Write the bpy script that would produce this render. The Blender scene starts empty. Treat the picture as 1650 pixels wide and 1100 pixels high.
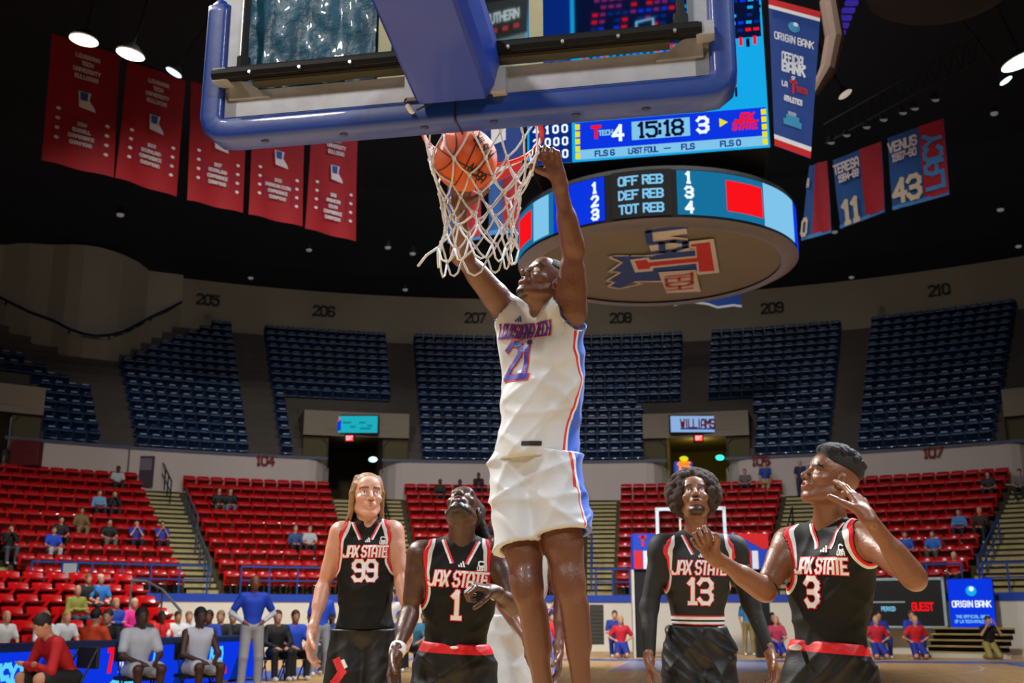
import bpy, math, random
import numpy as np
from mathutils import Vector, Matrix
from mathutils.bvhtree import BVHTree
random.seed(7); RS = np.random.RandomState(5)
SC = bpy.context.scene
COL = SC.collection
# ---------------------------------------------------------------- camera, world, light, exposure
FPX, PITCH, CAMH, YAW = 1761.3, 0.2467, 1.16, 0.18932
cd = bpy.data.cameras.new('camera'); cam = bpy.data.objects.new('camera', cd); COL.objects.link(cam)
cam.location = (0, 0, CAMH); cam.rotation_euler = (math.pi/2 + PITCH, 0, 0)
cd.sensor_width = 36; cd.lens = FPX/1650*36; cd.clip_start = .1; cd.clip_end = 300
cd.dof.use_dof = True; cd.dof.focus_distance = 4.8; cd.dof.aperture_fstop = 4.5
SC.camera = cam
SC.view_settings.view_transform = 'Standard'; SC.view_settings.look = 'None'
SC.view_settings.exposure = 0.0; SC.view_settings.gamma = 1; SC.view_settings.use_curve_mapping = False
w = bpy.data.worlds.new('world'); SC.world = w; w.use_nodes = True
w.node_tree.nodes['Background'].inputs[0].default_value = (.35, .40, .52, 1)
w.node_tree.nodes['Background'].inputs[1].default_value = .10

def area(name, loc, target, size, power, col, spread=180):
    l = bpy.data.lights.new(name, 'AREA'); l.shape = 'DISK'; l.size = size; l.energy = power; l.color = col
    l.spread = math.radians(spread)
    o = bpy.data.objects.new(name, l); COL.objects.link(o); o.location = loc
    o.rotation_euler = (Vector(target) - Vector(loc)).to_track_quat('-Z', 'Y').to_euler(); return o
WARM = (1.0, .96, .90); COOL = (.88, .94, 1.0)
area('arena_lamp', (-9, 4, 14), (0, 6, 1), 1.0, 400, WARM, 110)
area('arena_lamp', (10, 2, 14), (0, 6, 1), 1.0, 470, COOL, 110)
area('arena_lamp', (-8, -6, 12), (0, 5, 1.5), 1.6, 260, WARM, 100)
area('arena_lamp', (4, -7, 11), (0, 6, 1.8), 1.6, 200, COOL, 100)
area('arena_lamp', (-7, 22, 15), (-6, 36, 1), 1.2, 1050, WARM, 115)
area('arena_lamp', (10, 22, 15), (8, 36, 1), 1.2, 1050, WARM, 115)
area('arena_lamp', (2, 14, 16), (2, 30, 0), 1.5, 1500, WARM, 100)
area('arena_lamp', (8, 13, 15), (.3, 5, 2), 0.8, 620, COOL, 60)
area('arena_lamp', (-11, 14, 15), (.3, 5, 2), 0.8, 600, WARM, 60)
area('arena_lamp', (2, 30, 21), (2, 58, 10), 2.5, 650, (.9, .92, 1.0), 160)

# ---------------------------------------------------------------- helpers
cP, sP = math.cos(PITCH), math.sin(PITCH)
def ray(px, py):
    a = (px-825)/FPX; b = (550-py)/FPX
    return Vector((a, cP - b*sP, sP + b*cP))
def at(px, py, Y):
    r = ray(px, py); t = Y/r.y
    return Vector((r.x*t, Y, CAMH + r.z*t))
def atz(px, py, z):
    r = ray(px, py); t = (z-CAMH)/r.z
    return Vector((r.x*t, r.y*t, z))
def CT(u, v, z):
    du = u-.8548; dv = v+3.4657; c, s = math.cos(YAW), math.sin(YAW)
    return Vector((du*c+dv*s, -du*s+dv*c, z))
def lin(h):
    h = h.lstrip('#'); o = []
    for i in (0, 2, 4):
        v = int(h[i:i+2], 16)/255; o.append(v/12.92 if v < .04045 else ((v+.055)/1.055)**2.4)
    return (*o, 1)
_m = {}
def mat(name, col='#888888', rough=.6, metal=0, emis=0, var=.12, scale=8, bump=0, bscale=60, coat=0, trans=0, alpha=1, ecol=None, sheen=0, sss=0, spec=.5):
    if name in _m: return _m[name]
    m = bpy.data.materials.new(name); m.use_nodes = True; nt = m.node_tree; N = nt.nodes; L = nt.links
    b = N['Principled BSDF']; c = lin(col)
    b.inputs['Roughness'].default_value = rough; b.inputs['Metallic'].default_value = metal
    b.inputs['Coat Weight'].default_value = coat; b.inputs['Alpha'].default_value = alpha
    b.inputs['Transmission Weight'].default_value = trans; b.inputs['Sheen Weight'].default_value = sheen
    b.inputs['Specular IOR Level'].default_value = spec
    if sss:
        b.inputs['Subsurface Weight'].default_value = sss; b.inputs['Subsurface Radius'].default_value = (.02, .008, .004)
    tc = N.new('ShaderNodeTexCoord'); nz = N.new('ShaderNodeTexNoise'); nz.inputs['Scale'].default_value = scale; nz.inputs['Detail'].default_value = 4
    L.new(tc.outputs['Object'], nz.inputs['Vector'])
    mx = N.new('ShaderNodeMix'); mx.data_type = 'RGBA'
    mx.inputs[6].default_value = tuple(x*(1-var) for x in c[:3])+(1,); mx.inputs[7].default_value = tuple(min(1, x*(1+var)) for x in c[:3])+(1,)
    L.new(nz.outputs['Fac'], mx.inputs[0]); L.new(mx.outputs[2], b.inputs['Base Color'])
    if emis:
        b.inputs['Emission Color'].default_value = lin(ecol or col); b.inputs['Emission Strength'].default_value = emis
    if bump:
        n2 = N.new('ShaderNodeTexNoise'); n2.inputs['Scale'].default_value = bscale; n2.inputs['Detail'].default_value = 3
        L.new(tc.outputs['Object'], n2.inputs['Vector'])
        bp = N.new('ShaderNodeBump'); bp.inputs['Strength'].default_value = bump; bp.inputs['Distance'].default_value = .01
        L.new(n2.outputs['Fac'], bp.inputs['Height']); L.new(bp.outputs['Normal'], b.inputs['Normal'])
    _m[name] = m; return m
def emat(name, col, s=1.0):
    return mat('led '+name, '#020202', rough=.9, emis=s, ecol=col, var=0, spec=0)

def tag(o, label=None, cat=None, group=None, kind=None):
    if label: o['label'] = label
    if cat: o['category'] = cat
    if group: o['group'] = group
    if kind: o['kind'] = kind
    return o
def thing(name, label, cat, loc=(0, 0, 0), rz=0, group=None):
    o = bpy.data.objects.new(name, None); COL.objects.link(o); o.empty_display_size = .1
    o.location = loc; o.rotation_euler = (0, 0, rz); return tag(o, label, cat, group)
def dup(root, loc=None, rz=None, label=None, group=None):
    r = root.copy(); COL.objects.link(r)
    if loc is not None: r.location = loc
    if rz is not None: r.rotation_euler = (0, 0, rz)
    if label: r['label'] = label
    if group: r['group'] = group
    def rec(a, b):
        for ch in list(a.children):
            c = ch.copy(); COL.objects.link(c); c.parent = b; rec(ch, c)
    rec(root, r); return r
class MB:
    def __init__(s): s.v = []; s.f = []; s.mi = []
    def add(s, vs, fs, mi=0):
        k = len(s.v); s.v += [tuple(x) for x in vs]; s.f += [tuple(i+k for i in f) for f in fs]; s.mi += [mi]*len(fs); return s
    def box(s, c, d, M=None, mi=0, bev=0):
        x, y, z = d[0]/2, d[1]/2, d[2]/2
        if bev:
            b = bev; vs = []
            for sz in (-1, 1):
                for (ix, iy) in ((1, 1), (-1, 1), (-1, -1), (1, -1)):
                    vs += [Vector((ix*x, iy*(y-b), sz*(z-b))), Vector((ix*(x-b), iy*y, sz*(z-b))), Vector((ix*(x-b), iy*(y-b), sz*z))]
            # convex hull by hand is long; use simple hull
            import bmesh
            bm = bmesh.new(); [bm.verts.new(v) for v in vs]; bmesh.ops.convex_hull(bm, input=bm.verts); bm.verts.ensure_lookup_table()
            bm.verts.index_update(); vv = [v.co.copy() for v in bm.verts]; ff = [[q.index for q in f.verts] for f in bm.faces]; bm.free()
        else:
            vv = [Vector((i*x, j*y, k*z)) for i in (-1, 1) for j in (-1, 1) for k in (-1, 1)]
            ff = [(0, 1, 3, 2), (4, 6, 7, 5), (0, 4, 5, 1), (2, 3, 7, 6), (0, 2, 6, 4), (1, 5, 7, 3)]
        c = Vector(c)
        vv = [(M @ v if M is not None else v)+c for v in vv]
        return s.add(vv, ff, mi)
    def tube(s, pts, r, n=8, mi=0, caps=True, closed=False):
        pts = [Vector(p) for p in pts]; rs = r if isinstance(r, (list, tuple)) else [r]*len(pts)
        vs = []; prev = None; m = len(pts)
        for i, p in enumerate(pts):
            if closed: t = pts[(i+1) % m]-pts[i-1]
            else: t = pts[min(i+1, m-1)]-pts[max(i-1, 0)]
            t = t.normalized() if t.length > 1e-9 else Vector((0, 0, 1))
            if prev is None:
                a = t.orthogonal().normalized()
            else:
                a = (prev-t*prev.dot(t)); a = a.normalized() if a.length > 1e-6 else t.orthogonal().normalized()
            prev = a; b = t.cross(a)
            for k in range(n):
                g = 2*math.pi*k/n; vs.append(p+(a*math.cos(g)+b*math.sin(g))*rs[i])
        fs = []
        for i in range(m if closed else m-1):
            j = (i+1) % m
            for k in range(n):
                fs.append((i*n+k, i*n+(k+1) % n, j*n+(k+1) % n, j*n+k))
        if caps and not closed:
            fs.append(tuple(range(n-1, -1, -1))); fs.append(tuple((m-1)*n+k for k in range(n)))
        return s.add(vs, fs, mi)
    def prism(s, poly, O, X, Y, T, mi=0):
        # polygon (2D) in frame O,X,Y extruded along vector T
        O, X, Y, T = map(Vector, (O, X, Y, T)); n = len(poly)
        a = [O+X*p[0]+Y*p[1] for p in poly]; vs = a+[v+T for v in a]
        fs = [tuple(range(n-1, -1, -1)), tuple(range(n, 2*n))]+[(i, (i+1) % n, n+(i+1) % n, n+i) for i in range(n)]
        return s.add(vs, fs, mi)
    def ell(s, c, r, n=12, m=8, mi=0, M=None):
        vs = []; fs = []; c = Vector(c)
        for i in range(m+1):
            th = math.pi*i/m
            for k in range(n):
                ph = 2*math.pi*k/n; v = Vector((r[0]*math.sin(th)*math.cos(ph), r[1]*math.sin(th)*math.sin(ph), r[2]*math.cos(th)))
                vs.append((M @ v if M is not None else v)+c)
        for i in range(m):
            for k in range(n):
                fs.append((i*n+k, (i+1)*n+k, (i+1)*n+(k+1) % n, i*n+(k+1) % n))
        return s.add(vs, fs, mi)
    def mesh(s, name, mats, smooth=False):
        me = bpy.data.meshes.new(name); me.from_pydata([tuple(v) for v in s.v], [], s.f)
        for m in (mats if isinstance(mats, (list, tuple)) else [mats]): me.materials.append(m)
        me.polygons.foreach_set('material_index', s.mi)
        if smooth: me.polygons.foreach_set('use_smooth', [True]*len(s.f))
        me.update(); return me
    def build(s, name, mats, parent=None, smooth=False, **k):
        o = bpy.data.objects.new(name, s.mesh(name, mats, smooth)); COL.objects.link(o)
        if parent is not None: o.parent = parent
        return tag(o, **k)
def place_parent(o, parent):
    # geometry given in world space under a moved parent
    o.parent = parent; o.matrix_parent_inverse = Matrix.Translation(parent.location).inverted() if parent.rotation_euler.z == 0 else parent.matrix_basis.inverted()
    return o

# stroke lettering: polylines on a 4x6 grid
GL = dict(zip("ABCDEFGHIJKLMNOPQRSTUVWXYZ0123456789:-./>", """000416364440 0242|00063645443303 3342413000|4536160501103041|00062644422000|46060040 0333|460600 0333|453616050110304143 4323|0006 4046 0343|2026|4641301001|0006 4603 1440|060040|0006234640|00064046|051636454130100105|00063645443303|051636454130100105 2240|00063645443303 2340|453616050413334241301001|0646 2620|060110304146|062046|0610243046|0640 4600|062346 2320|06460040|051636454130100105|052620 1030|05163645440040|05163645443313 334241301001|30360242|460604344341301001|4536160501103041423303|064610|163645443313040516 1302011030414233|0110304145361605041343|1415 1112|0343|2021|0046|014305""".split('|')))
def strokes(s, h, wgt, asp=.62, sp=.28, slab=0):
    """list of (p,q) segments plus total width; x centred"""
    W = h*asp; out = []; x = 0
    for ch in s:
        if ch == '1' or ch == 'I': cw = W*.55
        elif ch in ':.' : cw = W*.35
        elif ch == ' ': cw = W*.45
        else: cw = W
        g = GL.get(ch, "")
        for pl in g.split():
            pl = pl[:len(pl)//2*2]
            pts = [(int(pl[i]), int(pl[i+1])) for i in range(0, len(pl), 2)]
            for a, b in zip(pts, pts[1:]):
                out.append(((x+a[0]/4*cw, a[1]/6*h), (x+b[0]/4*cw, b[1]/6*h)))
            if slab:
                for a in (pts[0], pts[-1]):
                    if a[1] in (0, 6) and a[0] in (0, 2, 4): out.append(((x+a[0]/4*cw-slab, a[1]/6*h), (x+a[0]/4*cw+slab, a[1]/6*h)))
        x += cw+W*sp
    tot = x-W*sp
    return [((a[0]-tot/2, a[1]-h/2), (b[0]-tot/2, b[1]-h/2)) for a, b in out], tot
def stroke_quads(segs, wgt, sub=1e9):
    q = []
    for a, b in segs:
        a = Vector(a); b = Vector(b); d = b-a; L = d.length
        if L < 1e-6: d = Vector((1, 0)); L = 1e-6
        d = d.normalized(); n = Vector((-d.y, d.x))*wgt/2; a = a-d*wgt*.45; b = b+d*wgt*.45
        k = max(1, int(math.ceil((b-a).length/sub)))
        for i in range(k):
            p = a.lerp(b, i/k); r = a.lerp(b, (i+1)/k); q.append((p-n, r-n, r+n, p+n))
    return q
def flat_text(mb, s, O, X, Y, h, wgt, off, mi=0, asp=.62, shear=0, maxw=None, sp=.28, slab=0):
    """lettering as thin quads in the plane O,X,Y (unit vectors), lifted by vector off"""
    segs, tot = strokes(s, h, wgt, asp, sp, slab); k = 1 if not maxw or tot <= maxw else maxw/tot
    O = Vector(O); X = Vector(X); Y = Vector(Y); off = Vector(off)
    for q in stroke_quads(segs, wgt):
        mb.add([O+off+X*((p.x+p.y*shear)*k)+Y*p.y for p in q], [(0, 1, 2, 3)], mi)
    return mb
def poly(mb, pts, O, X, Y, off, mi=0):
    O = Vector(O); mb.add([O+Vector(off)+Vector(X)*p[0]+Vector(Y)*p[1] for p in pts], [tuple(range(len(pts)))], mi); return mb
def disc(mb, c, r, O, X, Y, off, mi=0, n=16, r2=None):
    return poly(mb, [(c[0]+r*math.cos(6.2832*i/n), c[1]+(r2 or r)*math.sin(6.2832*i/n)) for i in range(n)], O, X, Y, off, mi)
# ---------------------------------------------------------------- arena shell
C0 = Vector((.8, 16.2, 0))
def PR(R, deg, z):
    a = math.radians(deg); return Vector((C0.x+R*math.sin(a), C0.y+R*math.cos(a), z))
def sweep(mb, prof, a0, a1, step=2.0, mi=0, closed=False):
    n = max(1, int(math.ceil((a1-a0)/step))); m = len(prof); vs = []
    for i in range(n+1):
        a = a0+(a1-a0)*i/n
        for (R, z) in prof: vs.append(PR(R, a, z))
    fs = []
    for i in range(n):
        for k in range(m if closed else m-1):
            l = (k+1) % m; fs.append((i*m+k, i*m+l, (i+1)*m+l, (i+1)*m+k))
    if closed: fs += [tuple(range(m)), tuple(n*m+k for k in range(m-1, -1, -1))]
    return mb.add(vs, fs, mi)
M_CONC = mat('concrete beige', '#7c7365', .85, var=.12, scale=.6, bump=.1)
M_UCONC = mat('upper concrete', '#8f8670', .9, var=.18, scale=.25, bump=.1)
M_WALLP = mat('painted lower wall', '#b5a9a4', .75, var=.10, scale=.4)
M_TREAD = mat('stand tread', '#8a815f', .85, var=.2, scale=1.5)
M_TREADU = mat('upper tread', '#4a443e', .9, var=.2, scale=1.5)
M_WHITE = mat('white wall paint', '#d6d2c8', .7, var=.05, scale=.7)
M_BLUEP = mat('blue paint', '#0f3fae', .45, var=.1)
M_RAILP = mat('blue rail paint', '#24499a', .4, var=.1)
M_RAILG = mat('grey rail', '#4d5868', .45)
M_BLACK = mat('matt black', '#0b0b0d', .7, var=.1)
M_DARK = mat('dark void', '#0d0e11', .9, var=.2, scale=.5)
M_CEIL = mat('ceiling', '#262c33', .95, var=.35, scale=.25)

# floor: plank wood built procedurally plus painted court lines as geometry
def floor_mat():
    m = bpy.data.materials.new('court floor'); m.use_nodes = True; nt = m.node_tree; N = nt.nodes; L = nt.links; b = N['Principled BSDF']
    tc = N.new('ShaderNodeTexCoord'); mp = N.new('ShaderNodeMapping'); mp.inputs['Rotation'].default_value = (0, 0, YAW+math.pi/2)
    br = N.new('ShaderNodeTexBrick'); br.inputs['Scale'].default_value = 1; br.inputs['Brick Width'].default_value = 1.2; br.inputs['Row Height'].default_value = .07
    br.inputs['Mortar Size'].default_value = .002; br.inputs['Color1'].default_value = lin('#dcb985'); br.inputs['Color2'].default_value = lin('#cba36c'); br.inputs['Mortar'].default_value = lin('#8a6a42')
    L.new(tc.outputs['Object'], mp.inputs[0]); L.new(mp.outputs[0], br.inputs['Vector']); L.new(br.outputs['Color'], b.inputs['Base Color'])
    b.inputs['Roughness'].default_value = .5; b.inputs['Specular IOR Level'].default_value = .25; b.inputs['Coat Weight'].default_value = .05; b.inputs['Coat Roughness'].default_value = .1
    return m
M_FLOOR = floor_mat()
fb = MB(); ps = [PR(50, a, 0) for a in range(0, 360, 6)]; fb.add(ps, [tuple(range(len(ps)-1, -1, -1))]); fb.build('floor', M_FLOOR, kind='structure')
ln = MB()
def court_line(u0, v0, u1, v1, wd=.05, z=.004, mi=0):
    a = CT(u0, v0, z); b = CT(u1, v1, z); d = (b-a).normalized(); n = Vector((-d.y, d.x, 0))*wd/2
    ln.add([a-n, b-n, b+n, a+n], [(0, 1, 2, 3)], mi)
B0, B1 = -1.22, 27.42
for a in ((-7.62, B0, 7.62, B0), (-7.62, B1, 7.62, B1), (-7.62, B0, -7.62, B1), (7.62, B0, 7.62, B1), (-7.62, 13.1, 7.62, 13.1)): court_line(*a)
for s_, b_ in ((1, B0), (-1, B1)):
    for u in (-1.83, 1.83): court_line(u, b_, u, b_+s_*5.79)
    court_line(-1.83, b_+s_*5.79, 1.83, b_+s_*5.79)
    pts = [(6.75*math.sin(math.radians(a)), b_+s_*(1.6+6.75*math.cos(math.radians(a)))) for a in range(-90, 91, 10)]
    for p, q in zip(pts, pts[1:]): court_line(*p, *q, mi=0)
pts = [(1.83*math.cos(a*.314), 13.1+1.83*math.sin(a*.314)) for a in range(21)]
for p, q in zip(pts, pts[1:]): court_line(*p, *q, mi=1)
ln.build('trim_1', [mat('court line white', '#e8e8e8', .3), mat('court line blue', '#2340c0', .3)], kind='structure')
# blue painted apron outside the court
ap = MB()
for (u0, v0, u1, v1) in ((-10, B1+.05, 10, B1+1.3), (-9.2, -4, -7.7, B1+.05), (7.7, -4, 9.2, B1+.05)):
    ap.add([CT(u0, v0, .003), CT(u1, v0, .003), CT(u1, v1, .003), CT(u0, v1, .003)], [(0, 1, 2, 3)])
ap.add([CT(-1.8, B1-5.7, .003), CT(1.8, B1-5.7, .003), CT(1.8, B1, .003), CT(-1.8, B1, .003)], [(0, 1, 2, 3)], 1)
ap.build('trim_2', [mat('apron blue', '#2f66c8', .3), mat('key paint', '#9aa0c0', .3)], kind='structure')

# lower stand: rows 0..10
R0, RD, Z0, ZD, NR = 23.5, .95, 1.9, .43, 11
prof = [(R0-.02, 0), (R0-.02, Z0-.25)]
m = MB(); sweep(m, prof, -75, 75); m.build('wall_front_stand', M_WHITE, kind='structure')
m = MB(); sweep(m, [(R0-.02, Z0-.25), (R0-.06, Z0-.25), (R0-.06, Z0), (R0, Z0)], -75, 75); m.build('trim_3', M_BLUEP, kind='structure')
prof = []
for i in range(NR): prof += [(R0+RD*i, Z0+ZD*i), (R0+RD*(i+1), Z0+ZD*i)]
RW = R0+RD*NR; ZW = Z0+ZD*(NR-1)
PORT = [(-13.3, 4.0, 1.9), (12.8, 4.0, 2.1), (38.5, 4, 2), (-39.5, 4, 2)]
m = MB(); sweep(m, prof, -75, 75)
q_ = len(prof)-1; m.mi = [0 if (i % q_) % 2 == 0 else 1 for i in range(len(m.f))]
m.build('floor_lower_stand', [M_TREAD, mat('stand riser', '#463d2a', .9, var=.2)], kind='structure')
ZC = 8.1
# lower back wall, broken at the portals, ends rounded back
edges = [-75]
for a, _, hw in sorted(PORT): edges += [a-hw, a+hw]
edges.append(75)
k = 0
for a0, a1 in zip(edges[::2], edges[1::2]):
    k += 1; m = MB(); n = 40; vs = []
    for i in range(n+1):
        a = a0+(a1-a0)*i/n; e = min(a-a0 if a0 > -75 else 9, a1-a if a1 < 75 else 9); R = 34+max(0, (1-e/1.6))**2*1.2; zt = ZC-max(0, (1-e/1.6))**2*.35
        vs += [PR(R, a, ZW), PR(R, a, zt), PR(R+.3, a, zt), PR(R+.3, a, ZW)]
    fs = [];
    for i in range(n):
        for j in range(3): fs.append((i*4+j, i*4+j+1, i*4+j+5, i*4+j+4))
    fs += [(0, 1, 2, 3), (n*4+3, n*4+2, n*4+1, n*4)]
    m.add(vs, fs); m.build('wall_lower_back', M_WALLP, smooth=False, kind='structure')
m = MB(); sweep(m, [(34-.02, ZC-.1), (34-.05, ZC-.1), (34-.05, ZC+.03), (34.1, ZC+.03)], -38, -15.5); sweep(m, [(34-.02, ZC-.1), (34-.05, ZC-.1), (34-.05, ZC+.03), (34.1, ZC+.03)], -11.4, 10.6); sweep(m, [(34-.02, ZC-.1), (34-.05, ZC-.1), (34-.05, ZC+.03), (34.1, ZC+.03)], 15, 36)
m.build('trim_4', mat('dark blue edge', '#12254d', .5), kind='structure')
# wall joints and door in the lower back wall
m = MB()
for a in (-29.8,):
    for R in (33.97,): sweep(m, [(R, ZW+.3), (R, ZC)], a-.06, a+.06)
m.build('trim_5', mat('wall joint', '#57504e', .8), kind='structure')
# upper stand
UR0, URD, UZ0, UZD, UN = 34.1, .60, 8.1, .494, 17
prof = []
for i in range(UN): prof += [(UR0+URD*i, UZ0+UZD*i), (UR0+URD*(i+1), UZ0+UZD*i)]
RU = UR0+URD*UN; ZU = UZ0+UZD*(UN-1)
def skipport(a0, a1):
    pass
# treads are interrupted by the portal boxes
pe = [-75]
for a, hw, _ in sorted(PORT): pe += [a-hw, a+hw]
pe.append(75)
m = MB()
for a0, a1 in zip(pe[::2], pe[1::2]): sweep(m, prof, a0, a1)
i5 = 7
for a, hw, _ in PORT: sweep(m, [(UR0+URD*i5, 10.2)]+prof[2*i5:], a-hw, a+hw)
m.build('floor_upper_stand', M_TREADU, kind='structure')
ZT = 18.9
m = MB(); sweep(m, [(RU, ZU-.2), (RU, ZT), (RU+.4, ZT)], -75, 75, 1.5); m.build('wall_upper_back', M_UCONC, kind='structure')
m = MB(); sweep(m, [(RU-.03, ZU-.1), (RU-.03, ZU+.12)], -75, 75, 1.5); m.build('trim_6', mat('dark skirting', '#37322b', .9), kind='structure')
# ceiling: shallow dark dome
m = MB(); pr = [(RU+.5, ZT), (RU-2, ZT+.6), (36, 22), (26, 24), (14, 25.5), (0.01, 26)]
n = 72; vs = []; fs = []
for i in range(n):
    for (R, z) in pr: vs.append(PR(R, i*360/n, z))
q = len(pr)
for i in range(n):
    for kx in range(q-1): fs.append((i*q+kx, ((i+1) % n)*q+kx, ((i+1) % n)*q+kx+1, i*q+kx+1))
m.add(vs, fs); m.build('ceiling', M_CEIL, kind='structure')
m = MB(); vs = [PR(RU+.45, a, z) for a in range(75, 286, 6) for z in (0, ZT+.1)]; m.add(vs, [(2*i, 2*i+2, 2*i+3, 2*i+1) for i in range(len(vs)//2-1)]); m.build('wall_behind_camera', M_DARK, kind='structure')

# portals (vomitories)
def portal(a, hw, ohw, ztop, ocol, warm):
    m = MB(); Rf = 34.6; Rb = UR0+URD*i5+.02; zl = 9.2
    # face above the opening, leaning wings, side walls, roof
    def quad(p): m.add(p, [(0, 1, 2, 3)])
    n = 8
    for i in range(n):
        b0, b1 = a-hw+2*hw*i/n, a-hw+2*hw*(i+1)/n
        quad([PR(Rf, b0, zl), PR(Rf, b1, zl), PR(Rf, b1, ztop), PR(Rf, b0, ztop)])
        quad([PR(Rf, b0, ztop), PR(Rf, b1, ztop), PR(Rb, b1, ztop), PR(Rb, b0, ztop)])
    for s in (-1, 1):
        quad([PR(Rf, a+s*hw, UZ0-.4), PR(Rb, a+s*hw, UZ0-.4), PR(Rb, a+s*hw, ztop), PR(Rf, a+s*hw, ztop)])
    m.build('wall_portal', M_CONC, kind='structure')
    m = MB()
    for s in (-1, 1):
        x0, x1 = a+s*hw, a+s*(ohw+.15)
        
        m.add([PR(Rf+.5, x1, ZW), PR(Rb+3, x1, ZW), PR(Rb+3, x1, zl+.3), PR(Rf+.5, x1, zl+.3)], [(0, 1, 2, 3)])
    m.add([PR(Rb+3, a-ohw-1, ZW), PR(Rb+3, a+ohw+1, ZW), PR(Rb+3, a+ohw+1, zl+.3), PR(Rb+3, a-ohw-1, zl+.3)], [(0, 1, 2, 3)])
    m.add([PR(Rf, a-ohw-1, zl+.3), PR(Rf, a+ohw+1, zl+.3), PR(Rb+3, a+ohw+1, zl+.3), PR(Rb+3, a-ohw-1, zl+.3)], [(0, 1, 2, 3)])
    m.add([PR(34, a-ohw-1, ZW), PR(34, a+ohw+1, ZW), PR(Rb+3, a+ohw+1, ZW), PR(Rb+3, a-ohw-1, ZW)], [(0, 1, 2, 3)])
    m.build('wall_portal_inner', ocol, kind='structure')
    m = MB()
    for s in (-1, 1):
        x0, x1 = a+s*hw, a+s*(ohw+.15); m.add([PR(Rf+.3, x0, ZC-.5), PR(Rf+.3, x1, ZC-.5), PR(Rf+.3, x1, zl+.25), PR(Rf+.3, x0, zl+.25)], [(0, 1, 2, 3)])
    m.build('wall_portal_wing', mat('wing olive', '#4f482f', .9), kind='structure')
    m = MB()
    for s in (-1, 1):   # picture-frame edge of each wing
        x0, x1 = a+s*(hw-.3), a+s*(ohw+.2)
        P = [PR(Rf+.24, x0, zl-.05), PR(Rf+.24, x1+s*.5, zl-.02), PR(Rf+.24, x1, zl-.35), PR(Rf+.24, x1, ZC-.1)]
        m.tube(P, .04, 5)
    m.build('trim_7', mat('wing edge', '#3c372e', .8), kind='structure')
    l = bpy.data.lights.new('portal_lamp', 'POINT'); l.energy = warm; l.color = (1, .85, .55); l.shadow_soft_size = .3
    o = bpy.data.objects.new('portal_lamp', l); COL.objects.link(o); o.location = PR(Rf+2.5, a, zl-.1)
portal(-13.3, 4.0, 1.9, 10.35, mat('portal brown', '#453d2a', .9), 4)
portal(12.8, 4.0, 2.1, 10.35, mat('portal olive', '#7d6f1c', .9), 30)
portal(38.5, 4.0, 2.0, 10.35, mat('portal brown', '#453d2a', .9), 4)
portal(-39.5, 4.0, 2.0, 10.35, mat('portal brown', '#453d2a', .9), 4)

# section numerals painted on the walls
def wall_text(s, px, py, R, h, col, wgt):
    # find point on cylinder of radius R under the pixel
    r = ray(px, py); lo, hi = 20, 90
    for _ in range(60):
        t = (lo+hi)/2; p = Vector((0, 0, CAMH))+r*t
        if (Vector((p.x, p.y, 0))-C0).length < R: lo = t
        else: hi = t
    X = (Vector((p.x, p.y, 0))-C0).normalized(); T = Vector((X.y, -X.x, 0))
    mb = MB(); flat_text(mb, s, p, T, (0, 0, 1), h, wgt, -X*.05)
    o = mb.build('section_number', col); o.data.transform(Matrix.Translation(-p)); o.location = p
    return tag(o, 'painted section number %s on the %s, %s' % (s, 'upper wall' if s[0] == '2' else 'lower back wall', {'205': 'beside the rounded bay', '206': 'above the left portal', '207': 'left of the dunking player', '208': 'right of the dunking player', '209': 'right of the hanging display ring', '210': 'nearest the right edge', '103': 'at the left edge', '104': 'left of the left portal', '106': 'right of the right portal', '107': 'nearest the right edge'}[s]), 'sign')
M_NUM2 = mat('dark number paint', '#3a362d', .8); M_NUM1 = mat('red number paint', '#7c2a2c', .8)
for s, x, y in (('205', 335, 483), ('206', 522, 501), ('207', 766, 512), ('208', 1000, 512), ('209', 1244, 496), ('210', 1513, 467)): wall_text(s, x, y, RU-.05, .52, M_NUM2, .11)
for s, x, y in (('103', 31, 717), ('104', 428, 742), ('106', 1226, 742), ('107', 1504, 729)): wall_text(s, x, y, 33.95, .38, M_NUM1, .09)

# rounded bay cut into the upper stand at left: parapet, rail and curved core wall
def oncone(px, py):
    r = ray(px, py); lo, hi = 30, 90
    for _ in range(50):
        t = (lo+hi)/2; p = Vector((0, 0, CAMH))+r*t; R = (Vector((p.x, p.y, 0))-C0).length
        if p.z > UZ0+(R-UR0)*UZD/URD: lo = t
        else: hi = t
    return p
bay = [(-30, 500), (6, 521), (45, 540), (82, 553), (108, 567), (131, 575), (152, 578), (173, 576), (195, 570), (214, 560), (240, 545), (264, 533), (290, 519)]
bp = [oncone(*q) for q in bay]; m = MB(); n = len(bp)
inn = [PR((Vector((p.x, p.y, 0))-C0).length+.25, math.degrees(math.atan2(p.x-C0.x, p.y-C0.y)), p.z) for p in bp]
vs = []
for a_, b_ in zip(bp, inn): vs += [a_-Vector((0, 0, .3)), a_+Vector((0, 0, .95)), b_+Vector((0, 0, .95)), b_-Vector((0, 0, .3))]
m.add(vs, [(i*4+j, i*4+j+1, i*4+j+5, i*4+j+4) for i in range(n-1) for j in range(3)]); m.build('wall_bay_parapet', M_UCONC, kind='structure')
m = MB(); vs = []
for i, p in enumerate(inn):
    R = min(RU-.1, (Vector((p.x, p.y, 0))-C0).length+1.6); a_ = math.degrees(math.atan2(p.x-C0.x, p.y-C0.y)); vs += [PR(R, a_, p.z-.5), PR(R, a_, ZT+.3)]
m.add(vs, [(2*i, 2*i+2, 2*i+3, 2*i+1) for i in range(n-1)]); m.build('wall_bay', mat('bay concrete', '#a39a86', .9, var=.15, scale=.3), kind='structure')
rl = thing('bay_rail', 'curved dark rail along the rounded concrete parapet at upper left', 'railing', bp[6])
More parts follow.
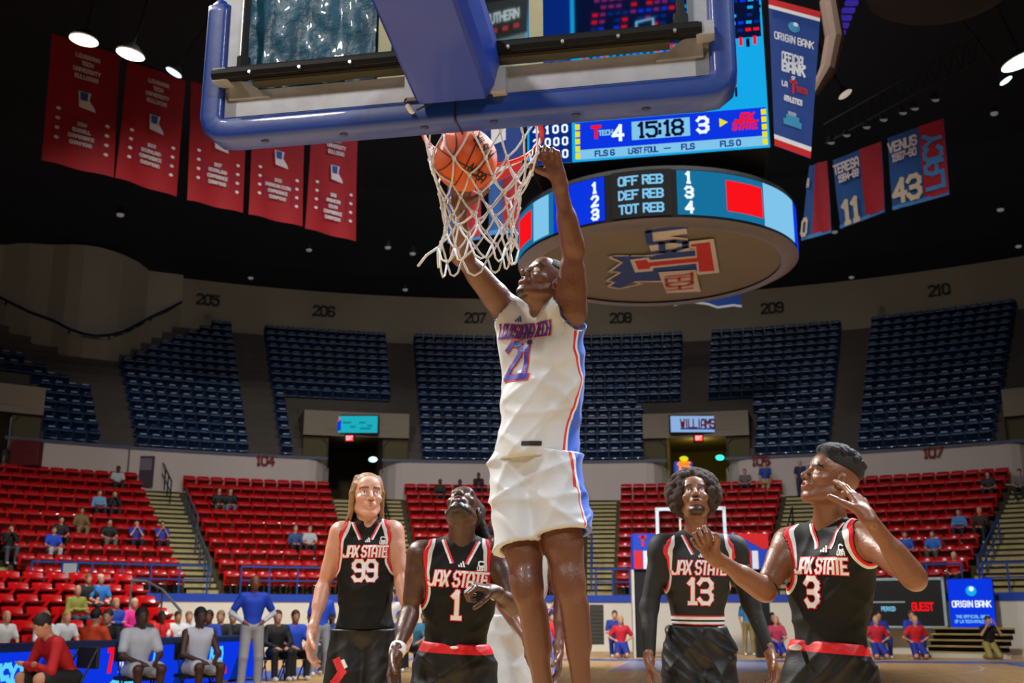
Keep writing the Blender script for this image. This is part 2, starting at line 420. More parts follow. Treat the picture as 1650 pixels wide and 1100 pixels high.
m = MB(); m.tube([p+Vector((0, 0, 1.12))-rl.location for p in bp], .07, 6); m.build('handrail', mat('dark blue rail', '#16203a', .5), rl)
for i in range(1, n, 3):
    m = MB(); m.tube([bp[i]+Vector((0, 0, .9))-rl.location, bp[i]+Vector((0, 0, 1.12))-rl.location], .05, 6); m.build('post', M_BLACK, rl)
m = MB(); c = at(66, 506, 53.5); m.box((0, 0, 0), (.85, .5, 1.0), bev=.06); m.box((0, -.26, 0), (.7, .04, .85)); sp = m.build('loudspeaker', M_BLACK)
sp.location = c; tag(sp, 'boxy black loudspeaker standing on the left concrete parapet', 'speaker')

# ---------------------------------------------------------------- seats
def chair_geo(wd, back_h, sd):
    """tip-up arena chair: contoured back shell with rolled top, seat pan folded up a little; local -y faces the court"""
    bk = MB(); n = 5; rows = [(.0, .30), (.03, .45), (.07, .62), (.12, back_h-.03), (.15, back_h), (.18, back_h-.02)]
    vs = []
    for (y, z) in rows:
        for i in range(n):
            t = -1+2*i/(n-1); vs.append((t*wd/2, .1+y-.05*t*t+.02, z-.02*t*t))
    fs = [(r*n+i, r*n+i+1, (r+1)*n+i+1, (r+1)*n+i) for r in range(len(rows)-1) for i in range(n-1)]
    bk.add(vs, fs)
    k = len(rows)
    vs2 = [(x, y+.03, z-.01) for x, y, z in vs[:n*5]]
    bk.add(vs2, [(r*n+i+1, r*n+i, (r+1)*n+i, (r+1)*n+i+1) for r in range(4) for i in range(n-1)])
    st = MB(); rows = [(-.06-sd*.55, .60), (-.10-sd*.5, .63), (-.04, .46), (.06, .38), (.12, .37)]
    vs = []
    for (y, z) in rows:
        for i in range(n):
            t = -1+2*i/(n-1); vs.append((t*wd*.47, y, z+.015*t*t))
    st.add(vs, [(r*n+i, r*n+i+1, (r+1)*n+i+1, (r+1)*n+i) for r in range(4) for i in range(n-1)])
    st.add([(x, y+.02, z-.03) for x, y, z in vs], [(r*n+i+1, r*n+i, (r+1)*n+i, (r+1)*n+i+1) for r in range(4) for i in range(n-1)])
    lg = MB(); lg.box((0, .14, .19), (.06, .06, .38))
    return bk, st, lg
M_RED = mat('red moulded plastic', '#b8090e', .2, var=.2, scale=3, coat=.55, spec=.7)
M_REDD = mat('red seat pan', '#b00b10', .3, var=.1, coat=.3)
M_BLUES = mat('blue moulded plastic', '#0c3560', .3, var=.3, scale=2, coat=.5, spec=.8)
M_STEEL = mat('dark steel', '#2a2c30', .4, .6)
b_, s_, l_ = chair_geo(.50, .80, .42)
ME_B, ME_S, ME_L = b_.mesh('red_back', M_RED, True), s_.mesh('red_pan', M_REDD, True), l_.mesh('red_leg', M_STEEL)
bb = MB(); cb, cs2, cl2 = chair_geo(.50, .80, .3); bb.v = []
bb.add(cb.v, cb.f); bb.add(cs2.v, cs2.f)
bb.tube([(-.19, .02, .74), (-.1, -.01, .765), (0, -.02, .77), (.1, -.01, .765), (.19, .02, .74)], .028, 6)
ME_BLUE = bb.mesh('blue_seat', M_BLUES, True)
glint_ = MB(); glint_.box((0, -.062, .755), (.27, .012, .05)); ME_GLINT = glint_.mesh('seat_glint', mat('pale seat highlight', '#7088a8', .4, var=.25, scale=.8))  # pale strip added to each blue seat, a gloss highlight painted as colour
def hidden(p):
    # behind the near players (same for every row): project to the photograph's frame
    d = p-Vector((0, 0, CAMH)); Y = d.y*cP+d.z*sP; x = 825+FPX*d.x/Y; y = 550-FPX*(-d.y*sP+d.z*cP)/Y
    if x < -40 or x > 1690: return True
    if 795 < x < 945 and 490 < y: return True
    if 540 < x < 630 and y > 830: return True
    if 680 < x < 790 and y > 870: return True
    if 1075 < x < 1165 and y > 765: return True
    if 1290 < x < 1400 and y > 740: return True
    return False
OCC = []   # occupied seats: (row, angle, who)
red_sec = [(103, -41.0, -29.2), (104, -26.1, -15.4), (105, -9.7, 4.2), (106, 7.0, 19.2), (107, 22.2, 34.8), (108, 44, 52)]
cand = []
for sec, a0, a1 in red_sec:
    for r in range(NR):
        R = R0+RD*r+.42; lo, hi = a0, a1
        if sec == 104: lo = a0+max(0, (3-r))*.0; hi = a1
        w_ = .54; na = int(math.radians(hi-lo)*R/w_)
        for k in range(na):
            a = lo+(hi-lo)*(k+.5)/na; cand.append((R, sec, a, PR(R, a, Z0+ZD*r), r))
vis = sorted(cand, key=lambda c: (hidden(c[3]+Vector((0, 0, .6))), (c[3]-Vector((0, 0, CAMH))).length))
top = vis[:300]; rest = vis[300:]
proto = None
WH = {103: 'left', 104: 'left of centre', 105: 'behind the dunking player', 106: 'right of centre', 107: 'right', 108: 'far right'}
for (R, sec, a, p, r) in top:
    lab = 'red plastic tip-up chair in the block of lower-stand seats %s' % {103: 'below wall number 103', 104: 'below wall number 104', 105: 'between the two portals', 106: 'right of the afro-haired player', 107: 'below wall number 107', 108: 'at far right'}[sec]
    t = thing('stadium_seat', lab, 'seat', p, -math.radians(a), 'red chairs of lower stand block %d' % sec)
    for nm, me in (('backrest', ME_B), ('seat_pan', ME_S), ('leg', ME_L)):
        o = bpy.data.objects.new(nm, me); COL.objects.link(o); o.parent = t
def bulk(name, items, meshes, label, cat):
    """everything past the limit joined in one mesh"""
    V = []; F = []; MI = []; mats_ = []; off = 0
    for mi, me in enumerate(meshes):
        mats_.append(me.materials[0]); nv = len(me.vertices); co = np.empty(nv*3); me.vertices.foreach_get('co', co); co = co.reshape(-1, 3)
        fs = [tuple(f.vertices) for f in me.polygons]
        for (a, p) in items:
            g = -math.radians(a); c, s = math.cos(g), math.sin(g)
            q = np.empty_like(co); q[:, 0] = co[:, 0]*c-co[:, 1]*s+p.x; q[:, 1] = co[:, 0]*s+co[:, 1]*c+p.y; q[:, 2] = co[:, 2]+p.z
            V.append(q); F += [tuple(i+off for i in f) for f in fs]; MI += [mi]*len(fs); off += nv
    if not V: return
    V = np.concatenate(V); me = bpy.data.meshes.new(name); me.from_pydata(V.tolist(), [], F)
    for m_ in mats_: me.materials.append(m_)
    me.polygons.foreach_set('material_index', MI); me.polygons.foreach_set('use_smooth', [True]*len(F)); me.update()
    o = bpy.data.objects.new(name, me); COL.objects.link(o); return tag(o, label, cat, kind='stuff')
bulk('distant_red_seats', [(c[2], c[3]) for c in rest], [ME_B, ME_S], 'farther rows of red chairs climbing to the lower back wall', 'seats')
# blue upper seats
blue_sec = [(203, -52, -43), (204, -42, -31.7), (205, -29.3, -21.3), (206, -19.0, -10.3), (207, -8.3, .6), (208, 2.6, 11.5), (209, 13.5, 22.6), (210, 24.6, 33.8), (211, 35.8, 46)]
cand = []
for sec, a0, a1 in blue_sec:
    for r in range(UN):
        R = UR0+URD*r+.25; z = UZ0+UZD*r; lo = a0; hi = a1
        if sec == 205: lo = -29.3+max(0, r-9)*.95
        if sec == 204: hi = -31.7-max(0, r-5)*1.3
        na = max(0, int(round(math.radians(hi-lo)*R/.56)))
        for k in range(na):
            a = lo+(hi-lo)*(k+.5)/na
            if r < i5 and any(abs(a-pa) < hw+.4 for pa, hw, _ in PORT): continue
            cand.append((sec, a, PR(R, a, z-.12)))
vis = sorted(cand, key=lambda c: (hidden(c[2]+Vector((0, 0, .6))), (c[2]-Vector((0, 0, CAMH))).length))
for sec, a, p in vis[:300]:
    o = bpy.data.objects.new('upper_seat', ME_BLUE); COL.objects.link(o); o.location = p; o.rotation_euler.z = -math.radians(a)
    tag(o, 'dark blue plastic chair in upper stand block under wall number %d, near its front rows' % sec, 'seat', 'blue chairs of upper stand block %d' % sec)
    if RS.rand() < .88: q_ = bpy.data.objects.new('painted_glint', ME_GLINT); COL.objects.link(q_); q_.parent = o
bulk('distant_blue_seats', [(c[1], c[2]) for c in vis[300:]], [ME_BLUE, ME_GLINT], 'higher rows of dark blue chairs in the upper stand', 'seats')

# aisle steps and rails
def rail(label, pts, r, mt, nposts, drop, mids=0, group=None):
    base = Vector(pts[0]); t = thing('guard_rail', label, 'railing', (base.x, base.y, base.z-drop), 0, group); L0 = Vector(t.location)
    m = MB(); m.tube([Vector(p)-L0 for p in pts], r, 6); m.build('top_rail', mt, t)
    for k in range(mids):
        m = MB(); m.tube([Vector(p)-L0-Vector((0, 0, drop*(k+1)/(mids+1))) for p in pts], r*.7, 6); m.build('middle_rail', mt, t)
    for i in range(nposts):
        f = i/(nposts-1)*(len(pts)-1); j = min(int(f), len(pts)-2); p = Vector(pts[j]).lerp(Vector(pts[j+1]), f-j)-L0
        m = MB(); m.tube([p, p-Vector((0, 0, drop))], r*.9, 6); m.build('post', mt, t)
    return t
st = MB()
for (a0, a1) in ((-29.2, -26.1), (-15.4, -9.7), (4.2, 7.0), (19.2, 22.2), (34.8, 43.9), (-45, -41)):
    for r in range(1, NR):
        sweep(st, [(R0+RD*r-.42, Z0+ZD*(r-1)), (R0+RD*r-.42, Z0+ZD*(r-.5)-.06)], a0+.3, a1-.3); sweep(st, [(R0+RD*r-.46, Z0+ZD*(r-.5)-.06), (R0+RD*r-.46, Z0+ZD*(r-.5))], a0+.3, a1-.3, mi=1)
        sweep(st, [(R0+RD*r-.01, Z0+ZD*(r-.5)), (R0+RD*r-.01, Z0+ZD*r-.06)], a0+.3, a1-.3); sweep(st, [(R0+RD*r-.05, Z0+ZD*r-.06), (R0+RD*r-.05, Z0+ZD*r)], a0+.3, a1-.3, mi=1); sweep(st, [(R0+RD*r-.42, Z0+ZD*(r-.5)), (R0+RD*r+.02, Z0+ZD*(r-.5))], a0+.3, a1-.3)
st.build('floor_aisle_steps', [mat('aisle tread', '#a79b6c', .8, var=.15), mat('step nosing', '#1c1812', .9)], kind='structure')
def front(a0, a1, n, lab):
    pts = [PR(R0+.02, a0+(a1-a0)*i/8, Z0+.9) for i in range(9)]; rail(lab, pts, .035, M_RAILP, n, .9, 1)
front(-41, -27.6, 7, 'long blue guard rail before the front row below wall number 103')
front(-24.9, -15.6, 5, 'blue guard rail before the front row below wall number 104')
front(-1, 4.3, 4, 'blue guard rail by the stairs left of the far basket')
front(5.3, 8.2, 3, 'short blue guard rail just left of the far basket')
front(22, 35, 6, 'blue guard rail above the courtside scoreboard')
front(36.5, 42, 4, 'blue guard rail by the stairs at far right')
def aisle_rail(a, r0, r1, lab, mt=M_RAILG):
    pts = [PR(R0+RD*r0+.1, a, Z0+ZD*r0+.9), PR(R0+RD*r1+.1, a, Z0+ZD*r1+.9)]; rail(lab, pts, .035, mt, 4, .9, 1)
aisle_rail(-27.1, .5, 3.5, 'sloping grey handrail low on the stairs between blocks 103 and 104')
aisle_rail(-26.6, 4.6, 7.5, 'sloping grey handrail halfway up the stairs between blocks 103 and 104')
aisle_rail(-27.4, 8.6, 11, 'dark handrail at the head of the stairs between blocks 103 and 104', M_STEEL)
aisle_rail(-11.6, 5, 10.5, 'dark handrail on stairs left of the dunking player', M_STEEL)
aisle_rail(3.9, 3, 11, 'dark handrail on stairs right of the dunking player', M_STEEL)
aisle_rail(4.9, .4, 3.4, 'blue handrail low on the stairs right of the dunking player', M_RAILP)
aisle_rail(36.0, .4, 4, 'blue handrail on the stairs at the right edge', M_RAILP)
aisle_rail(20.6, 0, 6, 'dark handrail on stairs behind the reaching player', M_STEEL)
# ---------------------------------------------------------------- centre-hung scoreboard
S0 = CT(0, 13.1, 0)
XU = Vector((math.cos(YAW), -math.sin(YAW), 0)); YV = Vector((math.sin(YAW), math.cos(YAW), 0)); ZZ = Vector((0, 0, 1))
def onv(px, py, v):
    """pixel -> point on the vertical plane v = const of the court frame"""
    r = ray(px, py); o = CT(0, v, 0)-Vector((0, 0, CAMH)); t = o.dot(YV)/r.dot(YV)
    return Vector((0, 0, CAMH))+r*t
SB = thing('scoreboard', 'four-sided centre-hung video scoreboard with a round display ring below it', 'scoreboard', (S0.x, S0.y, 6.5))
def loc(m, O): m.v = [tuple(Vector(v)-O) for v in m.v]; return m
E_BLUE = emat('blue', '#0a35e0', 1.0); E_CYAN = emat('cyan', '#14a8e8', 1.0); E_WHITE = emat('white', '#e8f4ff', 1.1); E_YEL = emat('yellow', '#e8e01c', 1.0)
E_RED = emat('red', '#f01018', 1.1); E_DKB = emat('dark blue', '#07143c', .8); E_TEAL = emat('teal', '#16709c', 1.0); E_MAG = emat('magenta', '#9a2a78', .9); E_PALE = emat('pale blue', '#7fc4ea', 1.0); E_GREEN = emat('green', '#2ad0a0', 1.5); E_NAVY = emat('navy', '#082c86', .9); E_ORG = emat('orange', '#ff7a10', 1.6)
SBM = [E_BLUE, E_CYAN, E_WHITE, E_YEL, E_RED, E_DKB, E_TEAL, E_MAG, E_PALE, E_NAVY]
VF = 13.1-1.75
def Pq(m, pts, lift, mi):
    m.add([onv(x, y, VF)-YV*lift for x, y in pts], [tuple(range(len(pts)))], mi)
def Rq(m, x0, y0, x1, y1, lift, mi, sk=-.08):
    Pq(m, [(x0, y1+0), (x1, y1+(x1-x0)*sk), (x1, y0+(x1-x0)*sk), (x0, y0)], lift, mi)
m = MB(); Mr = Matrix.Rotation(-YAW, 3, 'Z')
m.box((0, 0, 2.9), (3.5, 3.44, 3.5), Mr, bev=.05); m.build('cabinet', M_BLACK, SB)
m = MB(); m.box((0, 0, .95), (2.2, 2.2, .9), Mr); m.build('lower_frame', mat('dark truss', '#14161a', .6), SB)
m = MB(); O = CT(0, VF, 7.62)
def scr(m, u0, z0, u1, z1, lift, mi):
    m.add([O+XU*u0+ZZ*z0-YV*lift, O+XU*u1+ZZ*z0-YV*lift, O+XU*u1+ZZ*z1-YV*lift, O+XU*u0+ZZ*z1-YV*lift], [(0, 1, 2, 3)], mi)
scr(m, -1.75, .0, 1.75, 3.3, .012, 1)
o = loc(m, SB.location).build('video_screen', SBM, SB)
# picture on the screen: a wide view of the arena, drawn as lit tiles
m = MB(); scr(m, -1.72, 0, -1.08, 3.3, .018, 9)
scr(m, -1.02, 1.75, 1.72, 3.3, .016, 5)
rs = random.Random(3)
for k in range(11):
    for q in range(22):
        z = 1.85+.12*k; u = -.8+.115*q+k*.015
        if u < 1.7: scr(m, u, z, u+.08, z+.05, .02, rs.choice([7, 7, 7, 5, 9, 0, 4]) if u < .6 else rs.choice([0, 1, 1, 9, 4, 5]))
for q in range(26):
    u = -.9+.1*q; z = 1.62+rs.random()*.1; scr(m, u, z-.08, u+.05, z+.06, .02, rs.choice([0, 5, 4, 9]))
for q in range(16):
    u = -.55+rs.random()*1.9; z = .72+rs.random()*.12; scr(m, u, z, u+.03+.04*rs.random(), z+.1+.1*rs.random(), .02, rs.choice([9, 5, 0]))
scr(m, .98, 1.22, 1.3, 1.27, .02, 0); scr(m, 1.06, 1.27, 1.2, 1.42, .02, 0)
poly(m, [(-.1, 2.0), (.18, 2.03), (.18, 2.22), (-.1, 2.18)], O, XU, ZZ, -YV*.024, 8); poly(m, [(-.07, 2.03), (.15, 2.055), (.15, 2.19), (-.07, 2.15)], O, XU, ZZ, -YV*.026, 5)
# score strip
scr(m, -1.02, .03, 1.72, .62, .022, 0); scr(m, -1.02, .03, 1.72, .18, .024, 8)
for k in range(5):
    for u in (-1.03, 1.65): scr(m, u, .04+.115*k, u+.07, .13+.115*k, .03, 3)
scr(m, .02-.22, .27, .64, .56, .026, 8)
T = lambda s, u, z, h, wt, mi, mw=None, sh=0: flat_text(m, s, O+XU*u+ZZ*z, XU, ZZ, h, wt, -YV*.032, mi, maxw=mw, shear=sh)
T('15:18', .22, .415, .22, .045, 5, .72); T('4', -.4, .4, .22, .05, 2); T('3', .82, .42, .22, .05, 2)
poly(m, [(1.06, .36), (1.06, .5), (1.18, .43)], O, XU, ZZ, -YV*.034, 3)
T('T', -.72, .44, .17, .05, 4); T('TECH', -.58, .42, .07, .02, 8, .2); T('LA', -.85, .42, .08, .025, 0)
T('JAX', 1.42, .49, .11, .03, 4, .3, .2); T('STATE', 1.42, .36, .11, .03, 4, .34, .2)
T('FLS 6', -.6, .1, .08, .02, 9); T('LAST FOUL #--', .05, .1, .08, .02, 9, .6); T('FLS', .6, .1, .08, .02, 9); T('FLS 0', 1.2, .1, .08, .02, 9)
T('LA TECH', -1.4, 1.83, .2, .045, 2, .6)
for k in range(8):
    T(['0  0 0 0', '2  0 0 0', '4  1 0 0', '5  0 1 0', '1  4 0 0', '3  0 0 0', '0  2 1 0', '8  0 0 0'][k], -1.4, .14+.2*k, .11, .028, 2, .5)
scr(m, -1.7, 1.68, -1.1, 1.70, .03, 2)
loc(m, SB.location).build('screen_picture', SBM, SB, kind='stuff')
# ring display
RC = Vector((S0.x, S0.y, 6.5)); RR = 2.18
fa = math.atan2(-S0.x, -S0.y)  # direction towards the camera
def ringp(s, z, off=0):
    a = fa-s/RR; return Vector((math.sin(a)*(RR+off), math.cos(a)*(RR+off), z))
def rband(m, s0, s1, z0, z1, off, mi, n=10):
    for i in range(n):
        a, b = s0+(s1-s0)*i/n, s0+(s1-s0)*(i+1)/n
        m.add([ringp(a, z0, off), ringp(b, z0, off), ringp(b, z1, off), ringp(a, z1, off)], [(0, 1, 2, 3)], mi)
def rtext(m, s, sc_, z, h, wt, off, mi, mw=None):
    segs, tot = strokes(s, h, wt); k = 1 if not mw or tot < mw else mw/tot
    for q in stroke_quads(segs, wt): m.add([ringp(sc_+p.x*k, z+p.y, off) for p in q], [(0, 1, 2, 3)], mi)
m = MB(); rband(m, -math.pi*RR, math.pi*RR, .02, .74, -.02, 0, 64); rband(m, -math.pi*RR, math.pi*RR, .74, .8, -.02, 1, 64); m.build('ring_body', [M_BLACK, mat('ring top', '#55585c', .6)], SB)
sx = lambda x: RR*math.asin(max(-1, min(1, (x-1064)/226)))
m = MB()
for (x0, x1, mi) in ((838, 912, 6), (912, 992, 0), (1097, 1225, 6), (1225, 1277, 8), (1277, 1290, 0)): rband(m, sx(x0), sx(x1), .06, .72, .0, mi, 12)
rband(m, -RR*2.8, sx(838), .06, .72, 0, 6, 16); rband(m, sx(1290), RR*2.8, .06, .72, 0, 0, 16)
rband(m, sx(878), sx(905), .08, .70, .01, 8); rband(m, sx(848), sx(874), .16, .62, .01, 4); rband(m, sx(1168), sx(1222), .16, .62, .01, 4)
for i, ch in enumerate('321'): rtext(m, ch, sx(978), .17+.2*i, .14, .04, .012, 2)
for i, ch in enumerate('431'): rtext(m, ch, sx(1114), .17+.22*i, .15, .04, .012, 2)
m.build('ring_display', SBM, SB)
m = MB(); rband(m, sx(1003), sx(1090), .05, .74, .01, 0)
for i, ch in enumerate(('TOT REB', 'DEF REB', 'OFF REB')): rtext(m, ch, sx(1045), .17+.21*i, .12, .028, .022, 1, .74)
m.build('ring_name_panel', [M_BLACK, E_PALE], SB)
m = MB(); n = 64
m.add([Vector((math.cos(i*6.2832/n)*r, math.sin(i*6.2832/n)*r, z)) for r, z in ((RR, .02), (2.02, -.06), (1.92, -.03)) for i in range(n)], [(k*n+i, k*n+(i+1) % n, (k+1)*n+(i+1) % n, (k+1)*n+i) for k in range(2) for i in range(n)])
m.build('ring_lip', mat('ring lip', '#8b8690', .35, .3), SB, smooth=True)
m = MB(); m.add([Vector((math.cos(i*6.2832/n)*1.93, math.sin(i*6.2832/n)*1.93, 0)) for i in range(n)], [tuple(range(n-1, -1, -1))]); m.build('ring_soffit', mat('soffit board', '#857a68', .6, var=.06, scale=1), SB)
# emblem on the soffit: letters LA, T and TECH over the state outline
def onz(X, Y, dz=0):
    p = atz(930+X/6.11, 340+Y/6.11, 6.5+dz); return p-RC
def zp(m, pts, dz, mi): m.add([onz(x, y, dz) for x, y in pts], [tuple(range(len(pts)))], mi)
m = MB()
zp(m, [(660, 180), (1065, 130), (1085, 222), (910, 248), (1090, 268), (1112, 395), (735, 435)], -.02, 0)
st_ = [(300, 450), (350, 430), (740, 428), (890, 405), (1170, 380), (1190, 585), (830, 690), (640, 712), (520, 762), (290, 770), (330, 720), (265, 690), (300, 650), (330, 590), (300, 610), (440, 510)]
for a_, b_ in zip(st_, st_[1:]+st_[:1]): pass
zp(m, [(735, 420), (1180, 372), (1200, 600), (830, 700), (560, 700), (520, 470)], -.021, 0)
def bandline(m, pts, wd, dz, mi):
    for a_, b_ in zip(pts, pts[1:]):
        a_ = onz(*a_, dz); b_ = onz(*b_, dz); d = (b_-a_).normalized(); nn = Vector((-d.y, d.x, 0))*wd/2; a_ -= d*wd*.4; b_ += d*wd*.4
        m.add([a_-nn, b_-nn, b_+nn, a_+nn], [(0, 1, 2, 3)], mi)
cst = [(740, 440), (520, 440), (350, 440), (310, 455), (440, 505), (310, 600), (430, 600), (280, 690), (370, 700), (295, 745), (420, 765), (640, 715), (540, 695), (830, 690)]
zp(m, [(350, 445), (740, 440), (830, 690), (540, 700), (420, 755), (345, 740), (370, 700), (330, 680), (430, 600), (360, 590), (440, 510)], -.024, 1)
bandline(m, cst, .045, -.03, 0)
zp(m, [(735, 440), (880, 415), (1160, 388), (1180, 585), (860, 640), (560, 650), (530, 480)], -.026, 1)
zp(m, [(1095, 298), (1345, 272), (1402, 606), (1185, 628), (1175, 515), (750, 560), (745, 590), (570, 605), (520, 478), (700, 455), (722, 482), (1165, 440), (1160, 370), (1110, 370)], -.034, 0)
zp(m, [(1120, 330), (1305, 308), (1352, 588), (1200, 600), (1190, 500), (720, 545), (715, 568), (600, 575), (568, 492), (680, 480), (700, 508), (1180, 462), (1172, 350), (1122, 352)], -.04, 2)
zp(m, [(798, 602), (1165, 578), (1217, 792), (880, 808)], -.042, 0)
X_ = (onz(865, 300)-onz(855, 200)).normalized(); Y_ = (onz(1050, 240)-onz(700, 280)).normalized()
flat_text(m, 'LA', onz(888, 288, -.035), X_, Y_, .52, .10, (0, 0, -.01), 1, asp=.82, maxw=1.02)
flat_text(m, 'TECH', onz(1005, 692, -.05), X_, Y_, .42, .05, (0, 0, -.01), 2, asp=.5, maxw=.86)
m.build('emblem', [mat('emblem white', '#e6ddd6', .6), mat('emblem blue', '#22479f', .6), mat('emblem red', '#e02a14', .6)], SB)
# hanging trusses and cables
m = MB()
for u, v in ((-1.5, -1.5), (1.5, -1.5), (-1.5, 1.5), (1.5, 1.5)):
    p = Mr @ Vector((u, v, 0)); m.tube([p+Vector((0, 0, 4.6)), p*.7+Vector((0, 0, 18))], .02, 5)
m.build('hanging_cable', M_STEEL, SB, kind='stuff')
m = MB()
for k in range(9):
    a = k*.7; p = Vector((math.cos(a)*1.3, math.sin(a)*1.3, 0)); m.tube([p+Vector((0, 0, .7)), p*1.2+Vector((0, 0, 1.3))], .05, 5)
m.build('ring_bracket', M_STEEL, SB, kind='stuff')
# corner banners on the scoreboard
def quadmap(P): return lambda s, t, off=Vector((0, 0, 0)): (P[3].lerp(P[2], s)).lerp(P[0].lerp(P[1], s), t)+off
def qtext(m, f, s, cs, ct, hh, wt, asp, off, mi, mw=1):
    """lettering in banner coordinates; hh and wt are fractions of the banner height, x scaled by asp"""
    segs, tot = strokes(s, hh, wt); k = asp*(1 if tot*asp <= mw else mw/(tot*asp))
    for q in stroke_quads(segs, wt): m.add([f(cs+p.x*k, ct+p.y, off) for p in q], [(0, 1, 2, 3)], mi)
def cloth(m, f, off, mi, nx=10, ny=14, amp=0, s0=0, s1=1, t0=0, t1=1, nrm=Vector((0, -1, 0))):
    vs = []
    for j in range(ny+1):
        for i in range(nx+1):
            s = s0+(s1-s0)*i/nx; t = t0+(t1-t0)*j/ny
            vs.append(f(s, t, off+nrm*amp*math.sin(s*9+t*3)*(1-t*.6)))
    m.add(vs, [(j*(nx+1)+i, j*(nx+1)+i+1, (j+1)*(nx+1)+i+1, (j+1)*(nx+1)+i) for j in range(ny) for i in range(nx)], mi)
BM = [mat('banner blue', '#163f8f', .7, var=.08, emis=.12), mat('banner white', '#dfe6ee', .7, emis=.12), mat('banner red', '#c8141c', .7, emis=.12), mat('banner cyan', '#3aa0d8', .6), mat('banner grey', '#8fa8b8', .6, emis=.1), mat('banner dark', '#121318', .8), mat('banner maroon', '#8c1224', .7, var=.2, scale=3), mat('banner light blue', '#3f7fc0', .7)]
n_ = YV*-.02
P = [onv(1238, -2, VF-.1), onv(1322, 20, VF-.1), onv(1306, 256, VF-.1), onv(1248, 235, VF-.1)]
t = thing('corner_banner', 'blue hanging bank banner at the right corner of the scoreboard', 'banner', P[3]); f = quadmap(P); m = MB()
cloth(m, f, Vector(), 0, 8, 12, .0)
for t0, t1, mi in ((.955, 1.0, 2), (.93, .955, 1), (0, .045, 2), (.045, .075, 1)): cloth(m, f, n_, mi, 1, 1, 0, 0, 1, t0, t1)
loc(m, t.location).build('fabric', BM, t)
m = MB()
m.add([f(.5+.12*math.cos(a*.393), .84+.035*math.sin(a*.393), n_*1.5) for a in range(16)], [tuple(range(16))], 3)
m.add([f(.53+.05*math.cos(a*.393), .86+.014*math.sin(a*.393), n_*2) for a in range(16)], [tuple(range(16))], 1)
for s, ct, h, wt, mw, mi in (('ORIGIN BANK', .75, .045, .009, .8, 1), ('OFFICIAL', .62, .055, .014, .5, 1), ('BANK', .555, .06, .018, .55, 1), ('OF', .49, .02, .006, .1, 1), ('T', .43, .07, .02, .3, 2), ('LA', .435, .03, .009, .14, 1), ('TECH', .425, .03, .009, .3, 2), ('ATHLETICS', .34, .03, .01, .42, 1)):
    cs = .5 + {'LA': -.2, 'TECH': .19}.get(s, 0); qtext(m, f, s, cs, ct, h, wt, 2.7, n_*1.6, mi, mw)
for i, (s0, s1, t0, t1) in enumerate(((.38, .58, .235, .26), (.33, .66, .205, .235), (.26, .72, .165, .205))): cloth(m, f, n_*1.6, [4, 3, 3][i], 1, 1, 0, s0, s1, t0, t1)
loc(m, t.location).build('print', BM, t)
P = [onv(760, 12, VF-.1), onv(852, -8, VF-.1), onv(841, 274, VF-.1), onv(774, 306, VF-.1)]
t = thing('corner_banner', 'grey and blue banner at the left corner of the scoreboard, behind net', 'banner', P[3]); f = quadmap(P); m = MB()
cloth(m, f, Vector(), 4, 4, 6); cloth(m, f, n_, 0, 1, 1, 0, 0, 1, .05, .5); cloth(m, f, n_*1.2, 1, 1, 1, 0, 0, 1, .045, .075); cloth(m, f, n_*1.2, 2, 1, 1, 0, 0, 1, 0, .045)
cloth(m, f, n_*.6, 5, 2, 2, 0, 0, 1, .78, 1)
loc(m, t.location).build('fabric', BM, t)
m = MB(); qtext(m, f, 'SOUTHERN', .5, .9, .05, .012, 2.2, n_*2, 1, .8)
for k in range(4): cloth(m, f, n_*2, 2, 1, 1, 0, .15+.2*k, .25+.2*k, .815, .84)
cloth(m, f, n_*2, 1, 1, 1, 0, .3, .62, .2, .4)
loc(m, t.location).build('print', BM, t)

# ---------------------------------------------------------------- ceiling-hung banners
M_BR = [mat('championship red cloth', '#960a16', .75, var=.1, scale=2), mat('banner print white', '#d8ccd0', .8), mat('banner print blue', '#2b4f9e', .8), mat('banner print purple', '#7a1c5a', .8)]
def red_banner(TL, TR, BR, BL, lab, lines, year):
    a = atz(BL[0], BL[1], 14); b = atz(BR[0], BR[1], 14); P = [at(TL[0], TL[1], a.y), at(TR[0], TR[1], b.y), b, a]
    t = thing('championship_banner', lab, 'banner', a, 0, 'red championship banners'); f = quadmap(P); nr = (b-a).cross(ZZ).normalized(); nr = nr if nr.y < 0 else -nr
    m = MB(); cloth(m, f, Vector(), 0, 14, 10, .05, nrm=nr); cloth(m, f, -nr*.03, 0, 14, 10, .05, nrm=nr); loc(m, t.location).build('fabric', M_BR, t, smooth=True)
    m = MB(); n1 = nr*.075
    for k, s in enumerate(('LOUISIANA', 'TECH', 'UNIVERSITY', 'BULLDOGS')): qtext(m, f, s, .52, .88-.055*k, .028, .008, 1.9, n1, 1, .58)
    m.add([f(x, y, n1) for x, y in ((.42, .60), (.60, .60), (.58, .54), (.66, .49), (.68, .46), (.44, .475))], [tuple(range(6))], 1)
    m.add([f(x, y, n1*1.1) for x, y in ((.44, .595), (.56, .595), (.555, .53), (.455, .53))], [tuple(range(4))], 2)
    for k, s in enumerate([year]+lines): qtext(m, f, s, .5, .34-.05*k, .024, .008, 1.9, n1, 1, .5)
    for x in (.16, .86):
        for k in range(4): m.add([f(x+.035*math.cos(g*.785), .42-.075*k+.013*math.sin(g*.785)-(0 if x < .5 else .04), n1) for g in range(8)], [tuple(range(8))], 1)
    for x in (.25, .76): cloth(m, f, n1, 3, 1, 1, 0, x, x+.015, .14, .36)
    loc(m, t.location).build('print', M_BR, t)
    m = MB(); m.tube([P[0], P[1]], .05, 5); loc(m, t.location).build('hanging_bar', M_BLACK, t)
